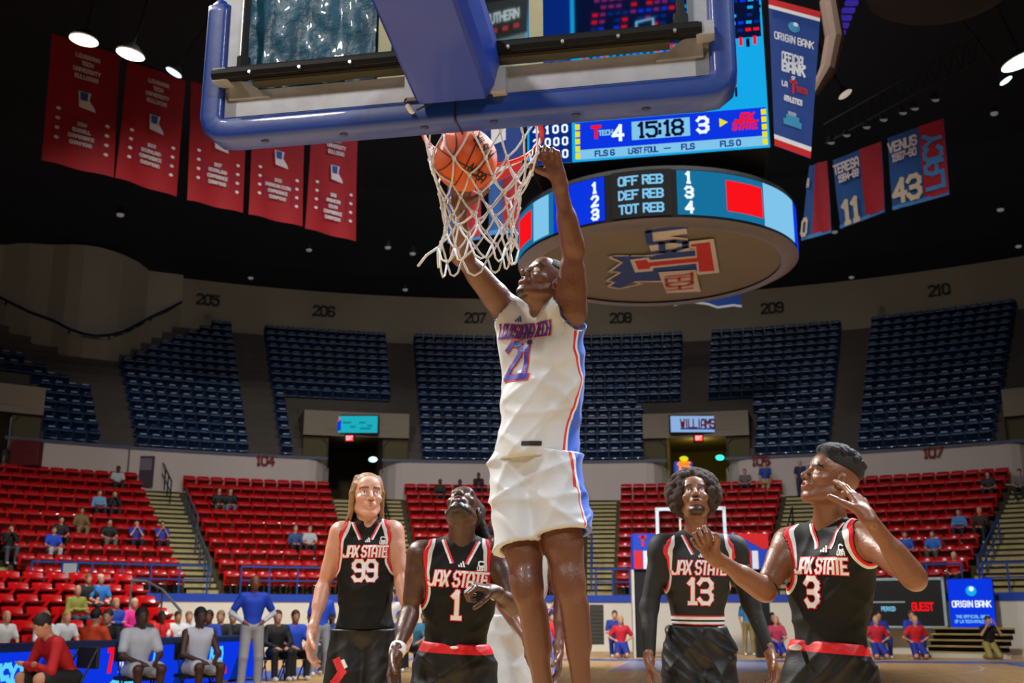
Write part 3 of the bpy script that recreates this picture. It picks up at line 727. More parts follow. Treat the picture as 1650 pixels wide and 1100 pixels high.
red_banner((84, 52), (194, 88), (183, 286), (67, 258), 'leftmost red championship banner, below the bright lamp', ['RUSSELL', 'CONFERENCE', 'CHAMPIONS'], '1984')
red_banner((206, 96), (300, 128), (284, 317), (186, 286), 'second red championship banner from the left', ['SOUTHLAND', 'CONFERENCE', 'CHAMPIONS'], '1985')
red_banner((308, 128), (400, 158), (391, 343), (302, 322), 'third red championship banner, partly behind the left end of the blue padding', ['SOUTHLAND', 'CONFERENCE', 'CHAMPIONS'], '1987')
red_banner((408, 160), (492, 184), (487, 365), (401, 345), 'fourth red championship banner from the left, below the padding', ['AMERICAN SOUTH', 'CONFERENCE', 'CHAMPIONS'], '1989')
red_banner((503, 186), (577, 205), (573, 389), (492, 368), 'rightmost red championship banner of the row of five', ['AMERICAN', 'SOUTH', 'CONFERENCE', 'CHAMPIONS'], '1991')
def retired(TL, TR, BR, BL, lab, z, items, right=.55):
    a = atz(BL[0], BL[1], z); b = atz(BR[0], BR[1], z); P = [at(TL[0], TL[1], a.y), at(TR[0], TR[1], b.y), b, a]
    t = thing('number_banner', lab, 'banner', a, 0, 'retired number banners'); f = quadmap(P); nr = (b-a).cross(ZZ).normalized(); nr = nr if nr.y < 0 else -nr
    mb_ = [mat('retired blue', '#1c4f90', .75, var=.15), mat('banner print white', '#d8ccd0'), mat('retired red', '#a01626', .75, var=.2, scale=3), BM[7], mat('cream print', '#c8b8a0')]
    m = MB(); cloth(m, f, Vector(), 0, 8, 8, .04, nrm=nr); cloth(m, f, nr*.03, 2, 6, 6, .04, right, 1, .03, 1, nrm=nr); cloth(m, f, -nr*.02, 0, 4, 4); cloth(m, f, nr*.04, 3, 2, 1, .02, .0, 1, 0, .05, nrm=nr); loc(m, t.location).build('fabric', mb_, t)
    m = MB()
    for s, cs, ct, h, wt, mw, mi in items:
        qtext(m, f, s, cs, ct, h, wt, 1.3, nr*.1, mi, mw)
    loc(m, t.location).build('print', mb_, t)
retired((1304, 267), (1333, 259), (1340, 375), (1292, 388), 'retired number banner half hidden behind the scoreboard ring, ending in 0', 13, [('0', .1, .16, .2, .055, .3, 4), ('A', .1, .75, .1, .03, .2, 1)], .35)
retired((1342, 258), (1420, 228), (1426, 342), (1355, 369), 'blue and red retired number banner with number 11, second from the right', 13, [('TERESA', .3, .83, .12, .03, .52, 1), ('1984-88', .33, .68, .09, .025, .42, 1), ('11', .32, .18, .3, .07, .4, 4)], .58)
retired((1430, 222), (1520, 191), (1530, 314), (1439, 339), 'blue and red retired number banner with number 43, rightmost of its row', 13, [('VENUS', .28, .83, .12, .03, .5, 1), ('1987-90', .3, .68, .09, .025, .42, 1), ('43', .3, .22, .28, .065, .46, 4)], .58)
P_ = [o for o in COL.objects if o.get('label', '').endswith('number 43, rightmost of its row')][0]
m = MB(); a = atz(1439, 339, 13); b = atz(1530, 314, 13); f = quadmap([at(1430, 222, a.y), at(1520, 191, b.y), b, a]); nr = (b-a).cross(ZZ).normalized(); nr = nr if nr.y < 0 else -nr
segs, tot = strokes('LACY', .3, .07)
for q in stroke_quads(segs, .07): m.add([f(.8-p.y*.95, .48+p.x*.78, nr*.1) for p in q], [(0, 1, 2, 3)], 0)
loc(m, P_.location).build('print', BM[7], P_)
for (x0, y0, x1, y1, lab) in ((722, 300, 775, 392, 'blue and maroon number banner seen through the net, left one'), (788, 288, 838, 380, 'blue and maroon number banner seen through the net, right one')):
    retired((x0, y0-60), (x1, y0-66), (x1, y1-6), (x0, y1), lab, 13, [], .45)
# cloth hanging below the ring at the far side
a = at(1086, 492, 46); b = at(1186, 502, 46); m = MB()
m.prism([(0, 0), (.5, .18), (1.0, .12), (1.5, .05), (1.9, -.1), (2.6, 0), (2.95, -.05), (2.9, .9), (.2, .9)], a, (1, 0, 0), (0, 0, 1), (0, .04, 0), 0)
m.tube([a+Vector((x, -.03, z)) for x, z in ((0, 0), (.5, .18), (1.0, .12), (1.5, .05), (1.9, -.1), (2.6, 0), (2.95, -.05))], .05, 5, 1)
o = m.build('hanging_cloth', [BM[0], BM[1]]); tag(o, 'blue cloth with white wavy edge hanging beyond the scoreboard ring', 'banner')

# ---------------------------------------------------------------- lamps under the roof
def lamp(px, py, Y, wd, dp, em, lab, e_, tilt=0):
    p = at(px, py, Y); t = thing('roof_lamp', lab, 'lamp', p); t.rotation_euler = (0, tilt, 0)
    m = MB(); m.ell((0, 0, 0), (wd, dp, .05), 20, 6); m.build('lens', mat('lamp glow %g' % em, '#ffffff', .5, emis=em, ecol=e_), t)
    m = MB(); m.tube([(0, 0, .03), (0, 0, .25)], [wd*1.02, wd*.4], 16); m.build('housing', M_BLACK, t)
    m = MB(); m.tube([(0, 0, .25), (0, 0, 3)], .03, 6); m.build('pendant', M_BLACK, t)
lamp(135, 65, 24, .34, .30, 9, 'leftmost bright oval roof lamp over the red banners', '#fff0dc', .12)
lamp(210, 88, 24, .34, .30, 9, 'second bright oval roof lamp over the red banners', '#fff0dc', .2)
lamp(280, 117, 27, .24, .2, 3, 'bluish roof lamp above the third red banner', '#bfe0ff', .5)
lamp(1648, 98, 24, .5, .5, 9, 'bright roof lamp cut by the right edge', '#dff0ff', -.3)
lamp(1621, 130, 26, .16, .2, 3, 'small bluish roof lamp near the right edge', '#bfe8ff', -.5)
lamp(1362, 152, 30, .2, .3, .5, 'dim roof lamp right of the corner banner', '#d8c8b8', -.4)
# catwalk with small fixtures at right
ca, cb_ = at(1330, 232, 34), at(1590, 88, 30)
t = thing('catwalk', 'dark catwalk truss under the roof above the number banners', 'catwalk', ca)
def P2(x): return (cb_-ca)*x
for dz in (0, .7):
    m = MB(); m.tube([P2(0)+Vector((0, 0, dz)), P2(1)+Vector((0, 0, dz))], .035, 5); m.build('chord', mat('catwalk grey', '#22242a', .7), t)
for k in range(14):
    m = MB(); m.tube([P2(k/14)+Vector((0, 0, 0)), P2((k+.5)/14)+Vector((0, 0, .7)), P2((k+1)/14)], .02, 4); m.build('lattice', mat('catwalk grey', '#22242a', .7), t)
for i, (x, y) in enumerate(((1336, 222), (1361, 210), (1393, 197), (1420, 185), (1451, 174), (1470, 167), (1503, 153))):
    p = at(x, y, 33.6-.4*i); m = MB(); m.tube([(0, 0, 0), (.02, -.1, -.2)], [.08, .12], 8); m.add([(.13*math.cos(k*.785)+.02, -.105+.02*math.sin(k*.785), -.205+.1*math.sin(k*.785)) for k in range(8)], [tuple(range(8))], 1)
    o = m.build('spotlight', [M_BLACK, mat('spot face', '#8f9498', .4, emis=.25)]); o.location = p; tag(o, 'small dim spotlight on the catwalk above the number banners', 'spotlight', 'catwalk spotlights')
for i, (x, y, Y) in enumerate(((194, 345, 36), (404, 447, 52), (653, 466, 52), (665, 408, 46), (1345, 373, 46), (1372, 446, 52), (1602, 182, 36), (1612, 337, 40), (1641, 396, 46), (625, 398, 44), (498, 402, 46))):
    p = at(x, y, Y); m = MB(); m.tube([(0, 0, .3), (0, 0, 0)], [.06, .18], 8); m.ell((0, 0, -.02), (.14, .14, .08), 8, 5, 1); o = m.build('downlight', [M_BLACK, mat('downlight lens', '#8b8d92', .4, emis=.35)]); o.location = p
    tag(o, 'small dim downlight hanging from the dark ceiling, %s' % ('below the leftmost red banner', 'left of wall number 206', 'above wall number 206', 'left of the net bottom', 'below the number 11 banner', 'above wall number 210', 'near the upper right edge', 'right of the number 43 banner', 'at the right edge above the upper wall', 'left of the basketball net', 'below the fifth red banner')[i], 'downlight')
# big dark duct at top right and dark grid shape at left under the roof
m = MB(); p = at(1510, -14, 22); m.ell((0, 0, 0), (1.6, 1.2, .5), 20, 10); o = m.build('roof_duct', mat('duct grey', '#2a2825', .8, bump=.4, bscale=6), smooth=True); o.location = p; tag(o, 'rounded dark duct under the roof at the top right', 'duct')
m = MB(); pts = [onv(1335, 0, 14.5), onv(1345, 60, 14.6), onv(1335, 110, 14.7), onv(1312, 150, 14.8)]; m.tube([q-pts[0] for q in pts], [.16, .17, .15, .08], 10); o = m.build('cable_bundle', mat('cable bundle', '#4c3a30', .8, bump=.3)); o.location = pts[0]; tag(o, 'thick brown cable bundle hanging behind the corner bank banner', 'cable')
m = MB()
for k in range(6): q = onv(1372-5*k, 5+12*k, 15); m.box(q-pts[0], (.22, .1, .06))
o = m.build('purple_strip_lights', emat('violet', '#3a2a9a', .8)); o.location = pts[0]; tag(o, 'violet glowing strip at the far corner of the scoreboard', 'light', kind='stuff')

# ---------------------------------------------------------------- portal signs, exit signs and lamps
def sign(px0, py0, px1, py1, Y, mats_, lab, draw, name='lit_sign', cat='sign'):
    a = at(px0, py1, Y); b = at(px1, py1, Y); h = at(px0, py0, Y).z-a.z; wd = (b-a).length
    m = MB(); m.box((wd/2, .1, h/2), (wd+.1, .2, h+.1)); t = m.build(name, M_BLACK); t.location = a; tag(t, lab, cat)
    m = MB(); m.add([(0, -.01, 0), (wd, -.01, 0), (wd, -.01, h), (0, -.01, h)], [(0, 1, 2, 3)], 0); draw(m, wd, h); m.build('face', mats_, t); return t
def d1(m, w_, h):
    poly(m, [(.2, .12*h), (.2, .85*h), (w_*.33, .85*h)], (0, 0, 0), (1, 0, 0), (0, 0, 1), (0, -.02, 0), 1); poly(m, [(.25, .12*h), (w_*.33, .8*h), (w_*.33, .12*h)], (0, 0, 0), (1, 0, 0), (0, 0, 1), (0, -.02, 0), 2)
    for x_, w1, z_ in ((.44, .16, .6), (.55, .10, .35), (.72, .12, .6), (.86, .10, .42), (.78, .2, .25)): m.box((w_*x_, -.02, h*z_), (w_*w1, .01, h*.12), mi=3)
pr1 = PR(34.4, -13.3, 0).y; pr2 = PR(34.4, 12.8, 0).y
sign(520, 670, 608, 697, pr1, [emat('aqua', '#1fb4c4', .9), E_RED, E_BLUE, emat('aqua dark', '#1590a0', .8)], 'aqua lit sign with red and blue triangles over the left stairway portal', d1)
def d2(m, w_, h): flat_text(m, 'WILLIAMS', (w_/2, 0, h*.52), (1, 0, 0), (0, 0, 1), .38, .09, (0, -.02, 0), 1, maxw=1.55); m.box((w_/2, -.02, h*.2), (1.6, .01, .06), mi=2)
sign(1081, 670, 1168, 696, pr2, [emat('frost', '#8fb8e8', .9), mat('led crimson', '#7a1830', emis=.2), E_NAVY], 'pale blue lit sign reading WILLIAMS over the right stairway portal', d2)
for px, Y, s in ((563, pr1, 'left'), (1126, pr2, 'right')):
    sign(px-6, 701, px+6, 710, Y-.25, [emat('exit red', '#ff2010', 1.6), E_WHITE], 'small red exit sign above the %s portal' % s, lambda m, w_, h: flat_text(m, 'EXIT', (w_/2, 0, h/2), (1, 0, 0), (0, 0, 1), h*.6, .03, (0, -.02, 0), 1, maxw=w_*.8), 'exit_sign')
for px, py, Y, em, lab in ((601, 740, 49.5, emat('lamp ice', '#a8dcf0', 2.5), 'white-blue lamp beside the left portal'), (1160, 737, 49, emat('lamp mint', '#3ae0b8', 2.0), 'green lamp at the right portal'), (1102, 739, 49, E_YEL, 'yellow lamp left of the green one at the right portal')):
    m = MB(); m.ell((0, 0, 0), (.2, .1, .13), 12, 8); m.box((0, .1, 0), (.1, .1, .06)); o = m.build('emergency_lamp', em, smooth=True); o.location = at(px, py, Y); tag(o, lab, 'lamp')
m = MB(); m.box((0, 0, 0), (.7, .06, 1.3), bev=.02); m.box((0, -.04, .3), (.5, .02, .5), mi=1); o = m.build('wall_case', [mat('case maroon', '#3c2a34', .6), mat('case print', '#67606c', .6)]); o.location = PR(33.9, -28.6, ZW+.9); tag(o, 'dark framed case on the lower back wall near the joint below 103', 'display case')
m = MB(); m.box((0, 0, 0), (1.1, .5, 1.0), bev=.03); m.box((0, -.26, .2), (.9, .02, .3)); o = m.build('red_crate', mat('dull red crate', '#5c0f12', .7)); o.location = PR(33.75, -36.6, ZW+1.25); tag(o, 'dull red box standing behind the top row at far left', 'crate')

# ---------------------------------------------------------------- near basket
HB = thing('basketball_hoop', 'near basketball hoop with glass backboard, blue padding, rim and white net', 'basketball hoop', CT(0, 0, 2.84)); HB.rotation_euler.z = -YAW
# children are modelled in the court frame relative to (0,0,2.84)
M_PAD = mat('royal blue pad', '#0d3488', .42, var=.06, coat=.15, bump=.06, bscale=30); M_PADD = mat('dark clip', '#0c1c40', .5)
M_FR = mat('galvanised frame', '#a2a4aa', .5, .3, var=.25, scale=14); M_BAR = mat('black bar', '#060606', .6, 0, spec=.2); M_BEIGE = mat('beige line tape', '#b8b48a', .6); M_ALU = mat('bare aluminium', '#c8ccd0', .3, .8)
def pad_section(m, pts, hw, hh, mi=0, r=.03):
    """rounded padding swept along pts in the u-z plane; hw along v"""
    import bmesh
    n = len(pts); ring = []
    for (cx, cz) in ((1, 1), (-1, 1), (-1, -1), (1, -1)):
        for k in range(4):
            a = {(1, 1): 0, (-1, 1): 90, (-1, -1): 180, (1, -1): 270}[(cx, cz)]+k*30
            ring.append((cx*(hw-r)+r*math.cos(math.radians(a)), cz*(hh-r)+r*math.sin(math.radians(a))))
    vs = []
    for i, (u, z) in enumerate(pts):
        a = Vector(pts[max(i-1, 0)]); b = Vector(pts[min(i+1, n-1)]); d = (b-a).normalized(); nn = Vector((-d.y, d.x)); sc = 1/max(.6, abs(nn.dot(Vector((-(Vector(pts[min(i+1, n-1)])-Vector(pts[i])).y, (Vector(pts[min(i+1, n-1)])-Vector(pts[i])).x)).normalized()))) if 0 < i < n-1 else 1
        for (v, q) in ring: vs.append((u+nn.x*q*sc, v, z+nn.y*q*sc))
    N_ = len(ring); fs = [(i*N_+k, i*N_+(k+1) % N_, (i+1)*N_+(k+1) % N_, (i+1)*N_+k) for i in range(n-1) for k in range(N_)]
    fs += [tuple(range(N_-1, -1, -1)), tuple((n-1)*N_+k for k in range(N_))]; m.add(vs, fs, mi)
m = MB(); H = .055
path = [(-.925, .555), (-.925, .53), (-.925, .5), (-.925, .10), (-.915, .07), (-.89, .05), (-.85, .045)]+[(-.85+1.7*i/20, .045) for i in range(1, 20)]+[(.85, .045), (.89, .05), (.915, .07), (.925, .10), (.925, .5), (.925, .53), (.925, .555)]
pad_section(m, path, .06, .045, 0, .022)
# rounded tops of the side pads
for s in (-1, 1): m.ell((s*.925, 0, .55), (.045, .06, .05), 14, 8)
pad = m.build('edge_padding', [M_PAD], HB, smooth=True)
for i, u in enumerate((-.72, -.42, -.12, .13, .42, .66)):
    m = MB(); m.ell((u, -.02, -.001), (.016, .012, .006), 10, 6); m.build('pad_clip', M_PADD, pad)
m = MB(); m.box((.0, -.062, .045), (.006, .004, .085)); m.box((0, 0, -.001), (.006, .12, .004)); m.build('pad_seam', M_BLACK, pad)
m = MB()  # steel frame (channel) behind the glass edge
m.box((0, -.02, .145), (1.82, .04, .10)); m.box((-.875, -.02, .62), (.085, .04, 1.05)); m.box((.875, -.02, .62), (.085, .04, 1.05)); m.box((0, -.02, 1.13), (1.82, .04, .06))
fr = m.build('steel_frame', M_FR, HB)
m = MB(); m.box((-.822, -.03, .66), (.02, .02, .95)); m.build('frame_strip', M_ALU, HB)
m = MB(); m.box((.822, -.03, .66), (.02, .02, .95)); m.build('frame_strip', M_ALU, HB)
m = MB(); m.box((0, 0, .64), (1.78, .012, 1.0)); g = mat('backboard glass', '#d6ecf0', .03, trans=1.0, var=0); m.build('glass', g, HB)
for (c_, d_) in (((-.28, -.012, .45), (.05, .003, .46)), ((.28, -.012, .45), (.05, .003, .46)), ((0, -.012, .19), (.61, .003, .05)), ((0, -.012, .65), (.61, .003, .05))):
    m = MB(); m.box(c_, d_); m.build('target_line', M_BEIGE, HB)
m = MB(); m.tube([(-.90, -.10, .235), (.86, -.10, .235)], .024, 10); m.box((0, -.10, .235), (1.7, .03, .045)); m.build('cross_bar', M_BAR, HB)
m = MB(); m.box((0, -.07, .205), (1.50, .05, .012)); m.build('cross_bar_ledge', mat('dull ledge', '#3c3a2c', .7), HB)
for u in (-.79, .79):
    m = MB(); m.tube([(u, -.09, .22), (u, -.09, 1.0)], .014, 8); m.tube([(u, -.09, .22), (u, -.09, .30)], .026, 8); m.build('upright_rod', M_BAR, HB)
for s in (-1, 1):
    m = MB(); m.prism([(0, 0), (.16, 0), (.16*0, .12)], (s*.86, -.05, .16), (-s, 0, 0), (0, 0, 1), (0, .01, 0)); m.box((s*.87, -.08, .235), (.06, .06, .05)); m.tube([(s*.90, -.07, .26), (s*.80, -.1, .26)], .008, 6); m.build('corner_bracket', M_FR, HB)
for k in range(9):
    u = -.75+.19*k; m = MB(); m.tube([(u, -.118, .225), (u, -.128, .225)], .006, 8); m.build('bolt', M_ALU, HB)
# added crumpled sheet; its teal colour paints a reflection in the left glass
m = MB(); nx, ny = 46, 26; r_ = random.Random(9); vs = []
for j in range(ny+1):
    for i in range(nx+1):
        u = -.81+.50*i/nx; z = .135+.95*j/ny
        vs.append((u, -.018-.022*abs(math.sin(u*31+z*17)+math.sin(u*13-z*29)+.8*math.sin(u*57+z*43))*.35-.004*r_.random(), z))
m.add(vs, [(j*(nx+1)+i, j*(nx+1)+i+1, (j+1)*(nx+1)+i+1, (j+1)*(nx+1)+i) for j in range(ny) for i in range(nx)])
m.build('painted_reflection', mat('teal reflection paint', '#154e66', .42, 0, var=.8, scale=14, bump=.5, bscale=28, coat=.25, spec=.4), HB, smooth=True)
# goose-neck arm with its blue pad
m = MB(); d = Vector((0, -1, .17)).normalized(); up = Vector((0, .17, 1)).normalized(); A0 = Vector((0, -.10, .05))
sec = []
prof = [(-.13, .012), (-.118, 0), (.118, 0), (.13, .012), (.15, .05), (.165, .13), (.155, .22), (-.155, .22), (-.135, .05)]
vs = []
for k, L_ in enumerate((0, .02, .4, 1.6, 3.6)):
    for (x, y) in prof: vs.append(A0+d*(L_-.0)+Vector((1, 0, 0))*x*(.97 if k == 0 else 1)+up*y)
n = len(prof); m.add(vs, [(i*n+k, i*n+(k+1) % n, (i+1)*n+(k+1) % n, (i+1)*n+k) for i in range(4) for k in range(n)]+[tuple(range(n-1, -1, -1))])
m.build('arm_pad', mat('arm pad blue', '#16349c', .4, var=.05, coat=.15, spec=.3), HB, smooth=False)
m = MB(); m.box((0, -.055, .13), (.36, .05, .08)); m.box((.16, -.06, .12), (.05, .07, .09)); m.build('arm_mount', M_FR, HB)
# thin cable and white connector
m = MB(); m.tube([(-.16, -.05, .13), (-.18, -.075, .08), (-.165, -.09, .05), (-.15, -.09, .035)], .003, 6); m.tube([(-.02, -.06, .10), (-.07, -.09, .06), (-.13, -.095, .03)], .003, 6); m.build('cable', M_BLACK, HB)
m = MB(); m.tube([(-.165, -.09, .055), (-.15, -.093, .03), (-.142, -.094, .022)], [.009, .009, .006], 8); m.build('cable_connector', mat('connector ivory', '#d8cfc6', .5), HB)
# rim
TILT = math.radians(8.5); Mt = Matrix.Rotation(-TILT, 3, 'X')
def RP(x, y, z=0): return Mt @ Vector((x, y, z))+Vector((0, 0, .205))
M_RIM = mat('orange red rim', '#e0210f', .35, .2, coat=.3)
m = MB(); m.tube([RP(.232*math.cos(i*.1309), .385+.232*math.sin(i*.1309)) for i in range(48)], .0095, 8, closed=True, caps=False)
rim = m.build('rim', M_RIM, HB, smooth=True)
m = MB(); m.prism([(-.09, -.07), (.09, -.07), (.09, .06), (-.09, .06)], (0, .045, .2), (1, 0, 0), (0, 0, 1), (0, .02, 0)); m.tube([RP(-.08, .05, -.02), RP(-.12, .18, -.01)], .008, 6); m.tube([RP(.08, .05, -.02), RP(.12, .18, -.01)], .008, 6); m.build('rim_bracket', M_RIM, rim)
for k in range(12):
    a = (k+.5)*math.pi/6; c = RP(.232*math.cos(a), .385+.232*math.sin(a)); m = MB()
    m.tube([c+Vector((.012*math.cos(q), .004*math.sin(a), -.008-.012*(1-math.cos(q)))) for q in np.linspace(-1.4, 1.4, 6)], .0028, 5); m.build('net_hook', M_RIM, rim)
# net: 12 loops, sagging diamonds swept to the left and pushed by the ball
NB = .0042; rows = 8; nodes = []
rr = random.Random(4)
for j in range(rows):
    t_ = j/(rows-1); row = []
    rad = [.228, .215, .19, .165, .148, .138, .134, .142][j]; zz = [0, -.075, -.15, -.215, -.28, -.345, -.405, -.465][j]
    for k in range(12):
        a = (k+.5+(.5 if j % 2 else 0))*math.pi/6
        base = RP(rad*math.cos(a), .385+rad*math.sin(a)) if j == 0 else Vector((rad*math.cos(a), .382+rad*math.sin(a)*.95, 0))
        jit = Vector((rr.uniform(-1, 1), rr.uniform(-1, 1), rr.uniform(-1, 1)))*(.004+.013*t_) if j else Vector()
        p = base if j == 0 else base+Vector((-.012*t_-.02*max(0, -math.cos(a))*t_**2, 0, RP(0, .385).z+zz-.02))+jit
        if j == 1: p.z += (RP(0, .385+rad*math.sin(a)).z-RP(0, .385).z)*.7
        row.append(p)
    nodes.append(row)
BALL = at(750, 257, 3.86)
hinv = (Matrix.Translation(HB.location) @ Matrix.Rotation(-YAW, 4, 'Z')).inverted(); bl_ = hinv @ BALL
for row in nodes:
    for k, p in enumerate(row):
        d = p-bl_
        if d.length < .13: row[k] = bl_+d.normalized()*.13
m = MB(); fs_ = 0
def cord(a, b, sag=.006):
    mid = (a+b)/2+Vector((rr.uniform(-.004, .004), rr.uniform(-.004, .004), -sag)); d = mid-bl_
    if d.length < .128: mid = bl_+d.normalized()*.128
    m.tube([a, a.lerp(mid, .6)+Vector((0, 0, -.001)), mid, b.lerp(mid, .6)+Vector((0, 0, -.001)), b], NB, 6)
M_NET = mat('white nylon cord', '#c9cbcf', .8, bump=.3, bscale=300)
for j in range(rows-1):
    for k in range(12):
        if j % 2 == 0: pr_ = [(k, k), (k, (k-1) % 12)]
        else: pr_ = [(k, k), (k, (k+1) % 12)]
        for x, y in pr_: cord(nodes[j][x], nodes[j+1][y])
for row in nodes[1:-1]:
    for p in row: m.ell(p, (.0085, .0085, .010), 7, 5)
lr = nodes[-1]
for k in range(12):
    a, b = lr[k], lr[(k+1) % 12]; mid = (a+b)/2+Vector((0, 0, -.05-.02*rr.random())); m.tube([a, a.lerp(mid, .5)+Vector((0, 0, -.02)), mid, b.lerp(mid, .5)+Vector((0, 0, -.02)), b], NB, 6)
m.tube([lr[6], lr[6]+Vector((-.04, -.01, -.03)), lr[6]+Vector((-.07, -.02, -.075))], NB*1.2, 6)
m.build('net', M_NET, HB, smooth=True)
# the ball
t = thing('basketball', 'orange basketball dropping through the white net', 'ball', BALL)
m = MB(); m.ell((0, 0, 0), (.121, .121, .121), 48, 32); m.build('shell', mat('orange ball leather', '#d2591c', .5, var=.12, scale=20, bump=.5, bscale=420), t, smooth=True)
m = MB(); Rb = Matrix.Rotation(.55, 3, 'Y') @ Matrix.Rotation(.5, 3, 'X') @ Matrix.Rotation(.35, 3, 'Z')
def sph(v): return (Rb @ Vector(v).normalized())*.1215
for cv in ([(math.cos(g), math.sin(g), 0) for g in np.linspace(0, 6.2832, 60, False)], [(0, math.cos(g), math.sin(g)) for g in np.linspace(0, 6.2832, 60, False)]):
    m.tube([sph(c) for c in cv], .0022, 6, closed=True, caps=False)
for s in (-1, 1): m.tube([sph((s*(.62-.22*math.cos(2*g)), math.cos(g)*.8, math.sin(g)*.8)) for g in np.linspace(0, 6.2832, 60, False)], .0022, 6, closed=True, caps=False)
M_SEAM = mat('seam black', '#140d0b', .7); m.build('seam', M_SEAM, t, smooth=True)
m = MB(); vc = (Vector((0, 0, CAMH))-BALL).normalized(); ux = vc.cross(ZZ).normalized(); ux = -ux; uy = vc.cross(ux).normalized()
if uy.z < 0: uy = -uy
def ball_text(s, cx, cy, h, wt, ang, mw=9):
    segs, tot = strokes(s, h, wt); k = min(1, mw/tot); ca_, sa_ = math.cos(ang), math.sin(ang)
    for q in stroke_quads(segs, wt, .01):
        vv = []
        for p in q:
            x = cx+(p.x*k)*ca_-p.y*sa_; y = cy+(p.x*k)*sa_+p.y*ca_; r2 = x*x+y*y
            if r2 > .0140: r2 = .0140
            vv.append((ux*x+uy*y+vc*math.sqrt(.122**2-r2)).normalized()*.1222)
        m.add(vv, [(0, 1, 2, 3)])
ball_text('WILSON', .066, .050, .032, .007, -.95, .085); ball_text('NCAA', .045, -.05, .03, .007, -.75, .07)
m.build('lettering', M_SEAM, t)
# ---------------------------------------------------------------- implicit-surface bodies
V3 = lambda *a: np.array(a, dtype=np.float32)
def nv(v): return np.array(v, dtype=np.float64)
def unit(v): v = nv(v); return v/np.linalg.norm(v)
class Pr:
    def __init__(s, lo, hi, f, k, sg=1): s.lo = nv(lo); s.hi = nv(hi); s.f = f; s.k = k; s.sg = sg
def cap(a, b, ra, rb=None, k=.03, sg=1):
    a = nv(a); b = nv(b); rb = ra if rb is None else rb; d = b-a; L2 = max(1e-9, d.dot(d)); r = max(ra, rb)
    def f(x, y, z):
        t = np.clip(((x-a[0])*d[0]+(y-a[1])*d[1]+(z-a[2])*d[2])/L2, 0, 1)
        return np.sqrt((x-a[0]-t*d[0])**2+(y-a[1]-t*d[1])**2+(z-a[2]-t*d[2])**2)-(ra+(rb-ra)*t)
    return Pr(np.minimum(a, b)-r, np.maximum(a, b)+r, f, k, sg)
def ell(c, R, r, k=.03, sg=1):
    """R rows = local axes in world space"""
    c = nv(c); R = nv(R); r = nv(r); m = r.max()
    def f(x, y, z):
        dx, dy, dz = x-c[0], y-c[1], z-c[2]; k0 = 0; k1 = 0
        for i in range(3):
            q = dx*R[i][0]+dy*R[i][1]+dz*R[i][2]; k0 = k0+(q/r[i])**2; k1 = k1+(q/r[i]**2)**2
        k0 = np.sqrt(k0)+1e-6; return k0*(k0-1)/(np.sqrt(k1)+1e-6)
    return Pr(c-m, c+m, f, k, sg)
def smin(a, b, k):
    h = np.clip(.5+.5*(b-a)/k, 0, 1); return b*(1-h)+a*h-k*h*(1-h)
def fld(prims, x, y, z, off=0):
    D = np.full(np.broadcast(x, y, z).shape, 10., np.float32)
    for p in prims:
        d = p.f(x, y, z)
        D = smin(D, d, p.k) if p.sg > 0 else -smin(-D, d, p.k)
    return D
def grid(prims, lo, hi, h, margin):
    lo = nv(lo); hi = nv(hi); n = np.ceil((hi-lo)/h).astype(int)+1
    ax = [(lo[i]+np.arange(n[i])*h).astype(np.float32) for i in range(3)]
    D = np.full(n, 10., np.float32)
    for p in prims:
        a = np.clip(np.floor((p.lo-margin-p.k-lo)/h).astype(int), 0, n); b = np.clip(np.ceil((p.hi+margin+p.k-lo)/h).astype(int)+1, 0, n)
        if (b <= a).any(): continue
        x = ax[0][a[0]:b[0], None, None]; y = ax[1][None, a[1]:b[1], None]; z = ax[2][None, None, a[2]:b[2]]
        S = (slice(a[0], b[0]), slice(a[1], b[1]), slice(a[2], b[2])); d = p.f(x, y, z)
        D[S] = smin(D[S], d, p.k) if p.sg > 0 else -smin(-D[S], d, p.k)
    return ax, D
